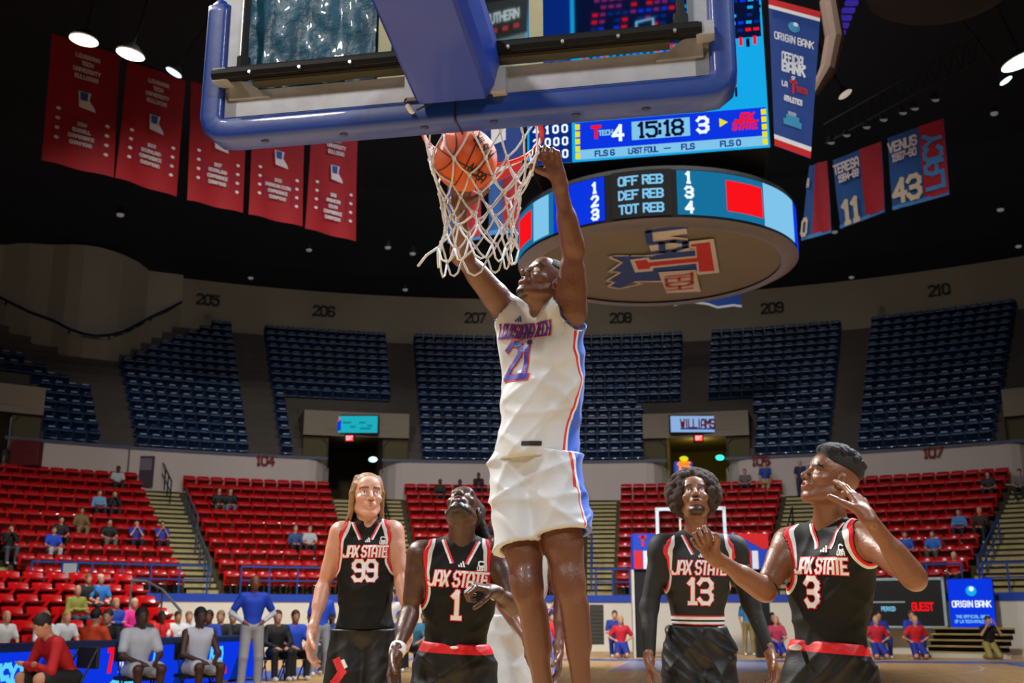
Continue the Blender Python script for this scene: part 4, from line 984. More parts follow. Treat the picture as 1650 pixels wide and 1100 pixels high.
def nets(ax, D):
    s = D < 0; n = D.shape
    c = s[:-1, :-1, :-1].astype(np.int8)
    for i, j, k in ((1, 0, 0), (0, 1, 0), (0, 0, 1), (1, 1, 0), (1, 0, 1), (0, 1, 1), (1, 1, 1)): c = c+s[i:n[0]-1+i, j:n[1]-1+j, k:n[2]-1+k]
    act = (c > 0) & (c < 8); I = np.argwhere(act); N = len(I)
    if N == 0: return np.zeros((0, 3)), np.zeros((0, 4), int)
    ids = np.full(act.shape, -1, np.int32); ids[act] = np.arange(N)
    h = ax[0][1]-ax[0][0]; o = nv([ax[0][0], ax[1][0], ax[2][0]])
    cr = [(i, j, k) for i in (0, 1) for j in (0, 1) for k in (0, 1)]
    val = {q: D[I[:, 0]+q[0], I[:, 1]+q[1], I[:, 2]+q[2]] for q in cr}
    P = np.zeros((N, 3)); W = np.zeros(N)
    for q in cr:
        for a in range(3):
            if q[a] == 0:
                r = list(q); r[a] = 1; r = tuple(r); u, v = val[q], val[r]; m = (u < 0) != (v < 0)
                t = np.where(m, u/(u-v+1e-12), 0); e = np.zeros((N, 3)); e[:] = q; e[:, a] = t; P += e*m[:, None]; W += m
    P = (P/W[:, None]+I)*h+o; F = []
    for a in range(3):
        b, d = (a+1) % 3, (a+2) % 3
        sl = [slice(None)]*3; sl[a] = slice(0, n[a]-1); s0 = s[tuple(sl)]; sl[a] = slice(1, n[a]); s1 = s[tuple(sl)]
        E = np.argwhere(s0 != s1); E = E[(E[:, b] > 0) & (E[:, d] > 0) & (E[:, b] < n[b]-1) & (E[:, d] < n[d]-1)]
        if not len(E): continue
        fl = s0[E[:, 0], E[:, 1], E[:, 2]]; q = []
        for (x, y) in ((1, 1), (0, 1), (0, 0), (1, 0)):
            e = E.copy(); e[:, b] -= x; e[:, d] -= y; q.append(ids[e[:, 0], e[:, 1], e[:, 2]])
        q = np.stack(q, 1); q[~fl] = q[~fl][:, ::-1]; F.append(q)
    return P, np.concatenate(F)
def bounds(prims):
    p = [q for q in prims if q.sg > 0]; return np.min([q.lo for q in p], 0), np.max([q.hi for q in p], 0)
def surf(prims, h, margin=.05, off=0, post=None, regions=()):
    """mesh of the union; regions = finer boxes (lo, hi, h)"""
    lo, hi = bounds(prims); Vs = []; Fs = []; k = 0
    for (a, b, hh, main) in [(lo-margin, hi+margin, h, True)]+[(nv(r[0]), nv(r[1]), r[2], False) for r in regions]:
        ax, D = grid(prims, a, b, hh, margin)
        if off: D = D-off
        if post is not None: D = post(D, ax[0][:, None, None], ax[1][None, :, None], ax[2][None, None, :])
        P, F = nets(ax, D)
        if main and len(F):
            c = P[F].mean(1); keep = np.ones(len(F), bool)
            for r in regions: keep &= ~((c > nv(r[0])+h*1.2) & (c < nv(r[1])-h*1.2)).all(1)
            F = F[keep]
        Vs.append(P); Fs.append(F+k); k += len(P)
    return np.concatenate(Vs), np.concatenate(Fs)
def mk(name, P, F, mats, parent, attrs=None, loc_=None, smooth=True):
    L = nv(loc_) if loc_ is not None else np.zeros(3)
    me = bpy.data.meshes.new(name); me.vertices.add(len(P)); me.vertices.foreach_set('co', (P-L).astype(np.float32).ravel())
    me.loops.add(F.size); me.loops.foreach_set('vertex_index', F.ravel().astype(np.int32)); me.polygons.add(len(F))
    me.polygons.foreach_set('loop_start', np.arange(len(F), dtype=np.int32)*4); me.polygons.foreach_set('loop_total', np.full(len(F), 4, np.int32))
    for m in (mats if isinstance(mats, (list, tuple)) else [mats]): me.materials.append(m)
    for k, v in (attrs or {}).items():
        at_ = me.attributes.new(k, 'FLOAT', 'POINT'); at_.data.foreach_set('value', v.astype(np.float32))
    me.update(calc_edges=True); me.validate()
    if smooth: me.polygons.foreach_set('use_smooth', [True]*len(me.polygons))
    o = bpy.data.objects.new(name, me); COL.objects.link(o); o.parent = parent; return o
def amat(name, base, rough, ramps, var=.06, bump=0, bscale=60, sheen=0, sss=0, coat=0, spec=.5):
    """ramps: list of (attribute, [(pos, colour or None)...], constant) mixed over the base colour"""
    if name in _m: return _m[name]
    m = mat(name, base, rough, var=var, bump=bump, bscale=bscale, sheen=sheen, sss=sss, coat=coat, spec=spec); nt = m.node_tree; N = nt.nodes; L = nt.links; b = N['Principled BSDF']
    cur = b.inputs['Base Color'].links[0].from_socket
    for attr, stops, const in ramps:
        an = N.new('ShaderNodeAttribute'); an.attribute_name = attr
        rc = N.new('ShaderNodeValToRGB'); rf = N.new('ShaderNodeValToRGB')
        for r_, al in ((rc, 0), (rf, 1)):
            cr = r_.color_ramp; cr.interpolation = 'CONSTANT' if const else 'LINEAR'
            while len(cr.elements) > 1: cr.elements.remove(cr.elements[-1])
            for i, (p, c) in enumerate(stops):
                e = cr.elements[0] if i == 0 else cr.elements.new(p); e.position = p
                col = lin(c) if c else (0, 0, 0, 1); e.color = (1 if c else 0,)*3+(1,) if al else col
            L.new(an.outputs['Fac'], r_.inputs['Fac'])
        mx = N.new('ShaderNodeMix'); mx.data_type = 'RGBA'; L.new(rf.outputs['Color'], mx.inputs[0]); L.new(cur, mx.inputs[6]); L.new(rc.outputs['Color'], mx.inputs[7]); cur = mx.outputs[2]
    L.new(cur, b.inputs['Base Color']); return m
def frame(F, U):
    F = unit(F); U = nv(U)-F*np.dot(nv(U), F); U = unit(U); return np.cross(F, U), F, U   # X (person's right), forward, up
def torso(J, g, w=1.0):
    """prims of the trunk; g girth scale"""
    N, P, SL, SR = J['N'], J['P'], J['SL'], J['SR']; U = unit(N-P); X = unit(SR-SL-U*np.dot(SR-SL, U)); F = unit(np.cross(X, U)); L = np.linalg.norm(N-P)
    R = [X, F, U]; mid = (SL+SR)/2; half = np.linalg.norm(SR-SL)/2; g2 = g
    pr = [ell(P+U*L*.60, R, (.165*g*w, .108*g2, L*.34), .05), ell(P+U*L*.30, R, (.142*g*w, .096*g2, L*.30), .05), ell(P, R, (.160*g, .108*g2, .125), .06)]
    for S, s in ((SL, -1), (SR, 1)):
        pr.append(cap(N-U*.02, S-X*s*.02, .052*g, .058*g, .06)); pr.append(ell(P+U*L*.74+X*s*.075*g+F*.045, R, (.078*g, .055*g, .065), .04))
        pr.append(cap(S-X*s*.03-U*.02, P+U*L*.5+X*s*.09*g, .062*g, .07*g, .05))
    return pr, (X, F, U, L)
def arm(S, E, W, g, X, out):
    d = unit(E-S); f = unit(W-E); pr = [ell(S+d*.03+out*.01, [d, np.cross(d, out)/np.linalg.norm(np.cross(d, out)), out-d*np.dot(out, d)], (.085*g, .058*g, .060*g), .04) if 0 else cap(S-d*.0, S+d*.09, .060*g, .054*g, .04)]
    bend = unit(f-d*np.dot(f, d)) if np.linalg.norm(f-d*np.dot(f, d)) > .05 else nv(out)
    m = S+(E-S)*.55; pr += [cap(S, E, .050*g, .038*g, .03), cap(S+(E-S)*.35+bend*.014, S+(E-S)*.72+bend*.012, .040*g, .036*g, .03), cap(S+(E-S)*.3-bend*.014, S+(E-S)*.65-bend*.012, .038*g, .034*g, .03)]
    pr += [cap(E, W, .038*g, .0265*g, .025), cap(E+(W-E)*.12, E+(W-E)*.42, .043*g, .037*g, .03), cap(E-bend*.006, E-bend*.012, .034*g, .030*g, .02)]
    return pr
def leg(H, K, A, g, F):
    d = K-H; pr = [cap(H, K, .092*g, .060*g, .04), cap(H+d*.25+F*.02, H+d*.7+F*.012, .078*g, .064*g, .04), cap(K+F*.014-unit(d)*.02, K+F*.012+unit(d)*.03, .050*g, .046*g, .025),
        cap(K, A, .050*g, .034*g, .03), cap(K+(A-K)*.18-F*.022, K+(A-K)*.45-F*.020, .047*g, .042*g, .035), cap(K+F*.03+unit(d)*.055, K+(A-K)*.55+F*.02, .020*g, .018*g, .03)]
    return pr
def hand(W, D, Np, T, curls, th=(.3, .3), s=1.0, spread=.10):
    """D fingers' direction, Np palm side, T towards the thumb"""
    D = unit(D); Np = unit(nv(Np)-D*np.dot(nv(Np), D)); T0 = np.cross(D, Np); T = T0 if np.dot(T0, nv(T)) > 0 else -T0
    pr = []; W = nv(W)
    for i, (l, dd, seg) in enumerate(((.031, .094, (.046, .028, .022)), (.010, .098, (.051, .031, .023)), (-.011, .094, (.047, .029, .022)), (-.031, .084, (.037, .023, .020)))):
        b = W+(D*dd+T*l)*s; pr.append(cap(W+T*l*.55*s+D*.01, b, .0150*s, .0122*s, .014)); a = 0; p = b; dr = unit(D+T*spread*(l/.03)); r = .0100*s if i < 3 else .0086*s
        for q in range(3):
            a += curls[i][q]; dv_ = dr*math.cos(a)+Np*math.sin(a); e = p+dv_*seg[q]*s; pr.append(cap(p, e, r, r*.92, .0035 if q else .006)); p = e; r *= .92
    b = W+(D*.022+T*.026+Np*.006)*s; dv_ = unit(D*.62+T*(.78-th[0]*.5)+Np*(.15+th[0])); pr.append(cap(b, b+dv_*.046*s, .0165*s, .0125*s, .014)); p = b+dv_*.046*s
    for q, L_ in enumerate((.034, .027)):
        dv_ = unit(dv_+(Np*.4-T*.35+D*.3)*th[1]); pr.append(cap(p, p+dv_*L_*s, .0115*s, .0100*s, .005)); p = p+dv_*L_*s
    pr.append(cap(W-D*.03, W+D*.02, .026*s, .024*s, .02)); return pr
CURL = {'half': [(.9, 1.35, .9), (1.0, 1.35, .9), (1.05, 1.4, .9), (1.1, 1.4, .9)], 'relaxed': [(.35, .45, .3)]*4, 'fist': [(1.3, 1.5, 1.0), (1.35, 1.5, 1.0), (1.4, 1.5, 1.0), (1.4, 1.5, 1.0)], 'loose': [(.6, .9, .5), (.75, 1.0, .6), (.85, 1.1, .6), (.95, 1.1, .6)],
        'grip': [(1.0, 1.2, .8)]*4, 'open': [(.15, .2, .15), (.2, .25, .2), (.35, .4, .3), (.5, .5, .3)], 'ball': [(.45, .4, .3)]*4}
def head(H, F, U, s, opt):
    X, F, U = frame(F, U); R = [X, F, U]
    def q(x, y, z): return nv(H)+(X*x+F*y+U*z)*s
    pr = [ell(q(0, -.012, .035), R, nv((.076, .098, .083))*s, .02), ell(q(0, .026, -.028), R, nv((.060, .064, .086))*s, .03)]
    for e in (-1, 1):
        pr += [cap(q(e*.052, -.01, -.055), q(e*.020, .064, -.100), .020*s, .018*s, .025), ell(q(e*.044, .058, -.022), R, nv((.022, .022, .017))*s, .02)]
    pr += [ell(q(0, .074, -.098), R, nv((.022, .017, .017))*s, .02), cap(q(-.038, .081, .024), q(.038, .081, .024), .011*s, .011*s, .014), ell(q(0, .066, .05), R, nv((.05, .028, .035))*s, .03)]
    for e in (-1, 1): pr.append(ell(q(e*.033, .096, .002), R, nv((.017, .015, .0115))*s, .010*s, -1))
    pr += [cap(q(0, .088, .016), q(0, .113, -.026), .0075*s, .0115*s, .010), ell(q(.014, .100, -.031), R, nv((.0105, .012, .009))*s, .007), ell(q(-.014, .100, -.031), R, nv((.0105, .012, .009))*s, .007)]
    pr.append(ell(q(0, .083, -.060), R, nv((.033, .022, .024))*s, .012))
    op = opt.get('mouth', 0)
    lips = []
    for z_, y_, r_ in ((-.0535+op*.006, .1005, .0052), (-.0655-op*.010, .0985, .0060)):
        for e in (-1, 1): lips.append(cap(q(0, y_, z_), q(e*.026, y_-.015, -.0600), r_*s, .0028*s, .005))
    pr += lips
    if op: pr.append(ell(q(0, .104, -.060), R, nv((.017, .016, .0035+.006*op))*s, .004, -1))
    else: pr.append(cap(q(-.018, .103, -.0595), q(.018, .103, -.0595), .0016*s, .0016*s, .003, -1))
    for e in (-1, 1):
        pr += [ell(q(e*.079, -.012, -.004), [X, F*.95+U*.3, U*.95-F*.3], nv((.0085, .020, .033))*s, .008), ell(q(e*.086, -.006, 0), R, nv((.006, .010, .018))*s, .006, -1)]
    return pr, lips, q, (X, F, U)
SKL = {}
def skin_mat(name, col, lip='#7a3a34', dark='#16100d'):
    return amat(name, col, .42, [('lip', [(0, None), (.5, lip)], False), ('dark', [(0, None), (.85, dark)], False)], var=.07, bump=.2, bscale=90, sss=.06, coat=.05)
def rib(poly_, wd):  # polyline -> ribbon quads, subdivided
    return stroke_quads([(a, b) for a, b in zip(poly_, poly_[1:])], wd, .012)
def project(bvh, quads, O, X, Y, F, off):
    O, X, Y, F = map(Vector, (O, X, Y, F)); vs = []; fs = []
    for q in quads:
        t = []
        for p in q:
            h = bvh.ray_cast(O+X*p[0]+Y*p[1]+F*.6, -F)
            if h[0] is None: break
            t.append(h[0]+h[1]*off+F*off*.3)
        if len(t) == 4 and max((t[i]-t[i-1]).length for i in range(4)) < .12: k = len(vs); vs += t; fs.append((k, k+1, k+2, k+3))
    return vs, fs
def decal(name, parent, bvh, quads, O, X, Y, F, off, m, loc_):
    vs, fs = project(bvh, quads, O, X, Y, F, off)
    if not fs: return None
    me = bpy.data.meshes.new(name); me.from_pydata([tuple(v-Vector(loc_)) for v in vs], [], fs); me.materials.append(m)
    o = bpy.data.objects.new(name, me); COL.objects.link(o); o.parent = parent; return o
def lettering(s, cx, cy, h, wt, mw, bend=0, asp=.62, shear=0, slab=0):
    segs, tot = strokes(s, h, wt, asp, .26, slab); k = min(1, mw/tot)
    out = []
    for q in stroke_quads([((a[0]*k, a[1]), (b[0]*k, b[1])) for a, b in segs], wt, .012):
        out.append([(cx+p.x+p.y*shear, cy+p.y-bend*(p.x*p.x)) for p in q])
    return out
def logo3(cx, cy, s):  # three slanted bars
    return [[(cx+x0*s, cy), (cx+(x0+.28)*s, cy), (cx+(x0+.28+h*.35-.35*h)*s-.5*h*s*.6, cy+h*s), (cx+x0*s-.5*h*s*.6, cy+h*s)] for x0, h in ((-.5, .35), (-.1, .65), (.3, .95))]

M_LETW = mat('letter white', '#dcdfe2', .6); M_LETR = mat('letter red', '#d3232b', .6); M_LETB = mat('letter blue', '#26329a', .6); M_EYEW = mat('eye white', '#e8e2dc', .2, coat=.5); M_IRIS = mat('iris dark', '#1c100a', .1, coat=1); M_TEETH = mat('teeth', '#e8e2d0', .3)
def garment_folds(seed, amp):
    r = np.random.RandomState(seed); w = [(r.uniform(-34, 34), r.uniform(-16, 16), r.uniform(8, 34), r.uniform(0, 6), r.uniform(.5, 1)) for _ in range(6)]
    def f(x, y, z):
        o = 0
        for a, b, c, p, m in w:
            sg = 1-np.abs(np.sin(.5*(a*x+b*y+c*z+p+1.5*np.sin(8*x-6*z+p)))); o = o-m*(sg**3*1.6-.3)
        return o*amp
    return f
def hero(lab, J, g, H, Fh, Uh, hs, skin, opt):
    """builds one near player; J joints (world); returns empty and useful frames"""
    J = {k: nv(v) for k, v in J.items()}; base = nv((J['P'][0], J['P'][1], 0)) if not opt.get('air') else nv((J['P'][0], J['P'][1], J['AL'][2]-.1))
    root = thing('person', lab, 'person', tuple(base)); L0 = base
    tr, (X, F, U, L) = torso(J, g, opt.get('w', 1))
    hd, lips, hq, (hX, hF, hU) = head(H, Fh, Uh, hs, opt)
    body = list(tr); nb = J['N']
    for S, E, W, s in ((J['SL'], J['EL'], J['WL'], -1), (J['SR'], J['ER'], J['WR'], 1)): body += arm(S, E, W, g, X, X*s)
    legs = leg(J['HL'], J['KL'], J['AL'], g, F)+leg(J['HR'], J['KR'], J['AR'], g, F)
    for A in (J['AL'], J['AR']): legs.append(cap(A, A-U*.05+F*.1, .036, .03, .03))
    body += legs
    body += [cap(nb-U*.03, hq(0, -.022, -.045), .063*g, .056*g, .035), cap(nb+F*.03-U*.01, hq(0, .0, -.06), .045*g, .040*g, .03)]
    for sgn in (-1, 1): body.append(cap(hq(sgn*-.055, -.03, -.03), nb+F*.05+X*.02*sgn-U*.01, .016*g, .016*g, .02))
    body += hd
    hl, hr = opt['hands']
    hp = []
    for W, hh in ((J['WL'], hl), (J['WR'], hr)): pr = hand(W, *hh); hp.append(pr); body += pr
    regs = []
    for pr, hv, m_ in ((hd, opt.get('hh', .0032), .03), (hp[0], .0038, .02), (hp[1], .0038, .02)):
        lo, hi = bounds(pr); regs.append((lo-m_, hi+m_, hv))
    P_, F_ = surf(body, .0095, .03, regions=regs)
    lx = (P_-nv(H)); lc = np.stack([lx@hX, lx@hF, lx@hU], 1)/hs
    x, y, z = P_[:, 0], P_[:, 1], P_[:, 2]; inh = np.linalg.norm(lc, axis=1) < .16
    lipd = np.full(len(P_), 1.)
    sel = np.where(inh)[0]; dl = np.min([p.f(x[sel], y[sel], z[sel]) for p in lips], 0); lipd[sel] = dl
    lipa = np.clip(1-np.maximum(lipd, 0)/.0035, 0, 1)
    dk = np.zeros(len(P_)); nz = .35*np.sin(lc[:, 0]*300)*np.sin(lc[:, 2]*270)*np.sin(lc[:, 1]*310)
    if opt.get('scalp'):
        zt = opt['scalp']; hl_ = zt-.0+np.clip(lc[:, 1]-.05, -1, 1)*.35; a = np.clip((lc[:, 2]-(.055+np.clip(lc[:, 1], -.05, .08)*.35+np.abs(lc[:, 0])*0-(lc[:, 1] < 0)*.05))/.012, 0, 1); dk = np.maximum(dk, a*opt.get('scalpd', .8))
    br = ((np.abs(np.abs(lc[:, 0])-.033) < .021) & (np.abs(lc[:, 2]-.027-.1*(.02-np.abs(np.abs(lc[:, 0])-.03))) < .0055) & (lc[:, 1] > .05)); dk = np.maximum(dk, br*.9)
    if opt.get('beard'):
        bz = opt['beard']; a = ((lc[:, 2] < bz[0]) & (lc[:, 2] > -.125) & (lc[:, 1] > bz[1]) & (np.abs(lc[:, 0]) < bz[2])); a2 = (np.abs(lc[:, 0]) < .024) & (np.abs(lc[:, 2]+.044) < .0045) & (lc[:, 1] > .08) if bz[3] else a & False; dk = np.maximum(dk, (a | a2)*(inh)*(.75+nz*.2)*(lipa < .3))
    nost = [hq(e*.009, .106, -.039) for e in (-1, 1)]
    for c in nost: dk = np.maximum(dk, (np.linalg.norm(P_-c, axis=1) < .0055)*.9)
    dk = dk*inh
    mk('body', P_, F_, skin, root, {'lip': lipa*inh, 'dark': dk}, L0)
    for e in (-1, 1):
        m = MB(); c = Vector(hq(e*.033, .0775, .0015)); m.ell(c-Vector(L0), (.0138*hs,)*3, 16, 12); ey = m.build('eye', M_EYEW, root, smooth=True)
        gz = Vector(unit(hF+hU*opt.get('gaze', .15))); m = MB(); m.ell(c+gz*.0085*hs-Vector(L0), (.0064*hs,)*3, 12, 8); m.build('iris', M_IRIS, ey, smooth=True)
        m = MB(); lid = [Vector(hq(e*.033+.0165*math.cos(a_)*1.0, .0775+.0145*abs(math.sin(a_))*1.0+.0005, .0015+.0115*math.sin(a_)*.55+.003)) for a_ in np.linspace(0, math.pi, 9)]
        m.tube([p-Vector(L0) for p in lid], .0022*hs, 6); m.build('eyelid', skin, ey, smooth=True)
    if opt.get('mouth', 0) > .5:
        m = MB(); m.ell(Vector(hq(0, .090, -.0565))-Vector(L0), (.015*hs, .006*hs, .0045*hs), 12, 8); m.build('teeth', M_TEETH, root, smooth=True)
    return root, L0, J, (X, F, U, L), hq, (hX, hF, hU), (tr, body)
def jersey(root, L0, J, fr, tr, g, matn, opt):
    X, F, U, L = fr; N, P = J['N'], J['P']; hem = opt.get('hem', .02); fo = garment_folds(opt.get('seed', 1), opt.get('fold', .0016))
    pr = list(tr)
    if opt.get('loose'): pr.append(cap(P+U*L*.05, P+U*L*.35, .135*g, .12*g, .08))
    cuts_n = [cap(N-U*.012+F*.020, N+U*.14+F*.05, .076*g, .105*g, .01), cap(N+F*.085-U*.035, N+F*.10+U*.05, .042, .06, .02)]
    if opt.get('neck') == 'high': cuts_n = [cap(N+U*.028+F*.012, N+U*.16+F*.05, .066*g, .10*g, .01)]
    cuts_a = []
    for S, E, s in ((J['SL'], J['EL'], -1), (J['SR'], J['ER'], 1)):
        d = unit(E-S); cuts_a.append(cap(S+X*s*.020+U*.005-d*.01, S+d*.17+X*s*.02, .082*g, .088*g, .02)); cuts_a.append(cap(S+X*s*.05+U*.03, S+X*s*.10+U*.08, .075*g, .10*g, .02))
    def dn(x, y, z): return fld(cuts_n, x, y, z)
    def da(x, y, z): return fld(cuts_a, x, y, z)
    def post(D, x, y, z):
        D = D+fo(x, y, z).astype(np.float32) if opt.get('fold', 1) else D
        q = (x-P[0])*U[0]+(y-P[1])*U[1]+(z-P[2])*U[2]
        D = np.maximum(D, -dn(x, y, z)); 
        if not opt.get('sleeves'): D = np.maximum(D, -da(x, y, z))
        D = np.maximum(D, hem*L-q+.012*np.sin(14*((x-P[0])*X[0]+(y-P[1])*X[1]))*opt.get('wavy', 0)); return D
    P_, F_ = surf(pr, opt.get('h', .0075), .06, off=opt.get('off', .013), post=post)
    x, y, z = P_[:, 0], P_[:, 1], P_[:, 2]
    t = np.clip(np.minimum(da(x, y, z), dn(x, y, z)+(0 if opt.get('neck') != 'high' or opt.get('neck_trim') else .5))/.1, 0, 1)
    r = P_-P; px_, pf, pu = r@X, r@F+.0, r@U/L; phi = np.degrees(np.arctan2(np.abs(px_), pf)); thr = np.interp(pu, [0, .25, .55, .75], opt.get('thr', [58, 70, 78, 66]))
    sd = np.clip((phi-thr+30)/60, 0, 1); hm = np.clip((pu-hem)/.2, 0, 1)
    o = mk('jersey', P_, F_, matn, root, {'trim': t, 'side': sd, 'hemd': hm}, L0)
    return o, BVHTree.FromPolygons([tuple(p) for p in P_], [tuple(f) for f in F_])
def shorts(root, L0, J, fr, g, matn, opt):
    X, F, U, L = fr; P = J['P']; fo = garment_folds(opt.get('seed', 5), opt.get('fold', .002)); c = opt.get('cover', .82); fl = opt.get('flare', 1)
    pr = [ell(P-U*.01, [X, F, U], (.172*g, .122*g, .14), .05), cap(P+U*.07-X*.06, P+U*.07+X*.06, .10*g, .10*g, .05)]; ends = []
    cc = c if isinstance(c, tuple) else (c, c)
    for (H, K), c in zip(((J['HL'], J['KL']), (J['HR'], J['KR'])), cc):
        e = H+(K-H)*c; pr.append(cap(H, e+(K-H)*.1, .105*g, .112*g*fl, .03)); ends.append((e, unit(K-H)))
    inner = [cap(H+(K-H)*.3, H+(K-H)*1.3, .088*g, .100*g*fl, .02) for H, K in ((J['HL'], J['KL']), (J['HR'], J['KR']))]
    def post(D, x, y, z):
        D = D+fo(x, y, z).astype(np.float32); D = np.maximum(D, -fld(inner, x, y, z)-.0)
        sp = (J['HL']+J['HR'])/2; Q = [((x-e[0])*d[0]+(y-e[1])*d[1]+(z-e[2])*d[2], (x-sp[0])*X[0]+(y-sp[1])*X[1]+(z-sp[2])*X[2]) for e, d in ends]
        mx = (J['KL']+J['KR'])/2-sp; dz = unit(mx); s = (x-sp[0])*X[0]+(y-sp[1])*X[1]; w = (x-sp[0])*dz[0]+(y-sp[1])*dz[1]+(z-sp[2])*dz[2]; off = s-w*np.dot(dz, X)
        cut = np.where(off < 0, Q[0][0], Q[1][0]); D = np.maximum(D, cut)
        top = (x-P[0])*U[0]+(y-P[1])*U[1]+(z-P[2])*U[2]-opt.get('top', .11); return np.maximum(D, top)
    P_, F_ = surf(pr, opt.get('h', .008), .06, off=.010, post=post)
    r = P_-P; phi = np.degrees(np.arctan2(np.abs(r@X)-.0, r@F)); dn_ = -(r@U)/.45; thr = np.interp(dn_, [0, 1], opt.get('thr', [60, 62]))
    # leg-wise side angle lower down
    for i, (H, K) in enumerate(((J['HL'], J['KL']), (J['HR'], J['KR']))):
        d = unit(K-H); q = P_-H; q = q-np.outer(q@d, d); a = np.degrees(np.arctan2((q@X)*(1 if i else -1), q@F)); m_ = ((r@X > 0) if i else (r@X < 0)) & (dn_ > .25)
        phi = np.where(m_, a, phi)
    hemd = np.full(len(P_), 1.)
    for e, d in ends: hemd = np.minimum(hemd, np.abs((P_-e)@d))
    o = mk('shorts', P_, F_, matn, root, {'side': np.clip((phi-thr+30)/60, 0, 1), 'hemd': np.clip(hemd/.2, 0, 1), 'topd': np.clip((opt.get('top', .11)-(r@U))/.2, 0, 1)}, L0)
    return o, BVHTree.FromPolygons([tuple(p) for p in P_], [tuple(f) for f in F_])
def shoes(root, L0, J, F, m_, m2, sc_=1):
    for A in (J['AL'], J['AR']):
        f = unit(nv((F[0], F[1], 0))); u = nv((0, 0, 1)); x = np.cross(f, u)
        pr = [cap(A-u*.03-f*.02, A-u*.055+f*.14, .046, .040, .03), cap(A+u*.04, A-u*.03, .045, .045, .03)]
        P_, F_ = surf(pr, .012, .03); o = mk('shoe', P_, F_, m_, root, None, L0)
        m = MB(); m.box(Vector(A-u*.092+f*.06-L0), (.09, .29, .03), Matrix((x, f, u)).transposed(), bev=.01); m.build('sole', m2, o)
def lower(P, X, F, spread=.12, kz=.5, fwd=.08):
    """legs that stand on the floor below a pelvis point"""
    P = nv(P); X = nv(X); F = nv((F[0], F[1], 0)); o = {}
    for n, s in (('L', -1), ('R', 1)):
        H = P+X*s*.09-nv((0, 0, .04)); K = P+X*s*spread+F*fwd; K[2] = kz; A = P+X*s*(spread+.03)-F*.02; A[2] = .11
        o['H'+n], o['K'+n], o['A'+n] = H, K, A
    return o
RED_RIM = amat('black team jersey', '#090b0a', .65, [('trim', [(0, '#050606'), (.04, '#d01a22'), (.17, '#cfd2d4'), (.29, None)], True)], var=.25, bump=.2, bscale=260, spec=.25)
M_BKS = amat('black team shorts', '#050606', .5, [('topd', [(0, '#c8141c'), (.22, None)], True)], var=.2, bump=.1, bscale=200, spec=.4)
M_BKS2 = amat('black team shorts plain', '#050606', .5, [('topd', [(0, '#050606'), (.12, None)], True)], var=.2, bump=.1, bscale=200)
WH_J = amat('white team jersey', '#b6bac0', .5, [('side', [(0, None), (.5, '#c21f2c'), (.56, '#d8d8d8'), (.62, '#1c55c4')], True), ('trim', [(0, '#1c4fb0'), (.05, '#b6bac0'), (.07, None)], True)], var=.05, bump=.15, bscale=260, sheen=.2)
WH_S = amat('white team shorts', '#b2b6bc', .45, [('side', [(0, None), (.5, '#c21f2c'), (.56, '#d8d8d8'), (.62, '#1c55c4')], True)], var=.05, bump=.12, bscale=200, sheen=.2)
# ---------------------------------------------------------------- the five near players and one behind
A_ = lambda x, y, Y: nv(at(x, y, Y))
def add_mesh(name, prims, h, m_, root, L0, noise=None, margin=.04):
    P_, F_ = surf(prims, h, margin, post=noise); return mk(name, P_, F_, m_, root, None, L0)
def curls_noise(fr, amp):
    def f(D, x, y, z): return (D+amp*(np.sin(fr*x+1.7*np.sin(fr*.7*z))*np.sin(fr*y+1.3*np.sin(fr*.8*x))*np.sin(fr*z+1.1*np.sin(fr*.6*y)))).astype(np.float32)
    return f
M_HAIRB = mat('black hair', '#0d0a09', .75, var=.4, scale=60, bump=.5, bscale=200); M_HAIRBR = mat('dark brown afro hair', '#2a1a12', .85, var=.4, scale=40, bump=.7, bscale=160)
M_HAIRBL = mat('light brown hair', '#7c5630', .55, var=.55, scale=30, bump=.4, bscale=120)
M_SHOE = mat('shoe white', '#dcdcdc', .5); M_SOLE = mat('shoe sole', '#b8b8b8', .6); M_SHOEB = mat('shoe black', '#15161a', .5)

# --- number 21, dunking
J = dict(N=A_(884, 512, 4.36), P=A_(864, 738, 4.40), SL=A_(822, 506, 4.46), SR=A_(920, 500, 4.24), EL=A_(744, 412, 4.30), WL=A_(740, 335, 4.10), ER=A_(924, 402, 4.14), WR=A_(899, 285, 4.00),
         HL=A_(833, 752, 4.44), HR=A_(892, 748, 4.34), KL=A_(850, 945, 4.30), KR=A_(918, 938, 4.25), AL=A_(884, 1160, 4.42), AR=A_(944, 1155, 4.36))
SK21 = skin_mat('skin deep brown', '#613b29', '#7a3a38')
root, L0, J, fr, hq, hf, (tr, body) = hero('leaping player in white jersey number 21 hanging on the rim', J, 1.0, A_(880, 459, 4.30), (-.72, -.42, .55), (.45, .25, .85), 1.0, SK21,
    dict(air=1, mouth=.8, beard=(-.092, .05, .03, 1), hands=(((.15, -.55, .85), (.1, -.8, -.45), (1, 0, 0), CURL['ball'], (.2, .2), 1.05), ((-.35, -.35, .85), (-.5, -.75, -.3), (-1, .4, 0), CURL['grip'], (.5, .6), 1.05))))
X, F, U, L = fr
jo, bv = jersey(root, L0, J, fr, tr, 1.0, WH_J, dict(hem=-.02, loose=1, seed=3, fold=.0045, off=.017, neck='high', neck_trim=1, thr=[74, 82, 92, 74], wavy=1))
so, bs = shorts(root, L0, J, fr, 1.0, WH_S, dict(seed=8, fold=.006, cover=(.70, .61), top=.03, flare=1.0, thr=[80, 82]))
O = J['P']+U*(L*.74+.065)-X*.028; Fd = unit(F)
q = lettering('LOUISIANA TECH', 0, .01, .056,   .0058, .275, bend=-.25, slab=.004)
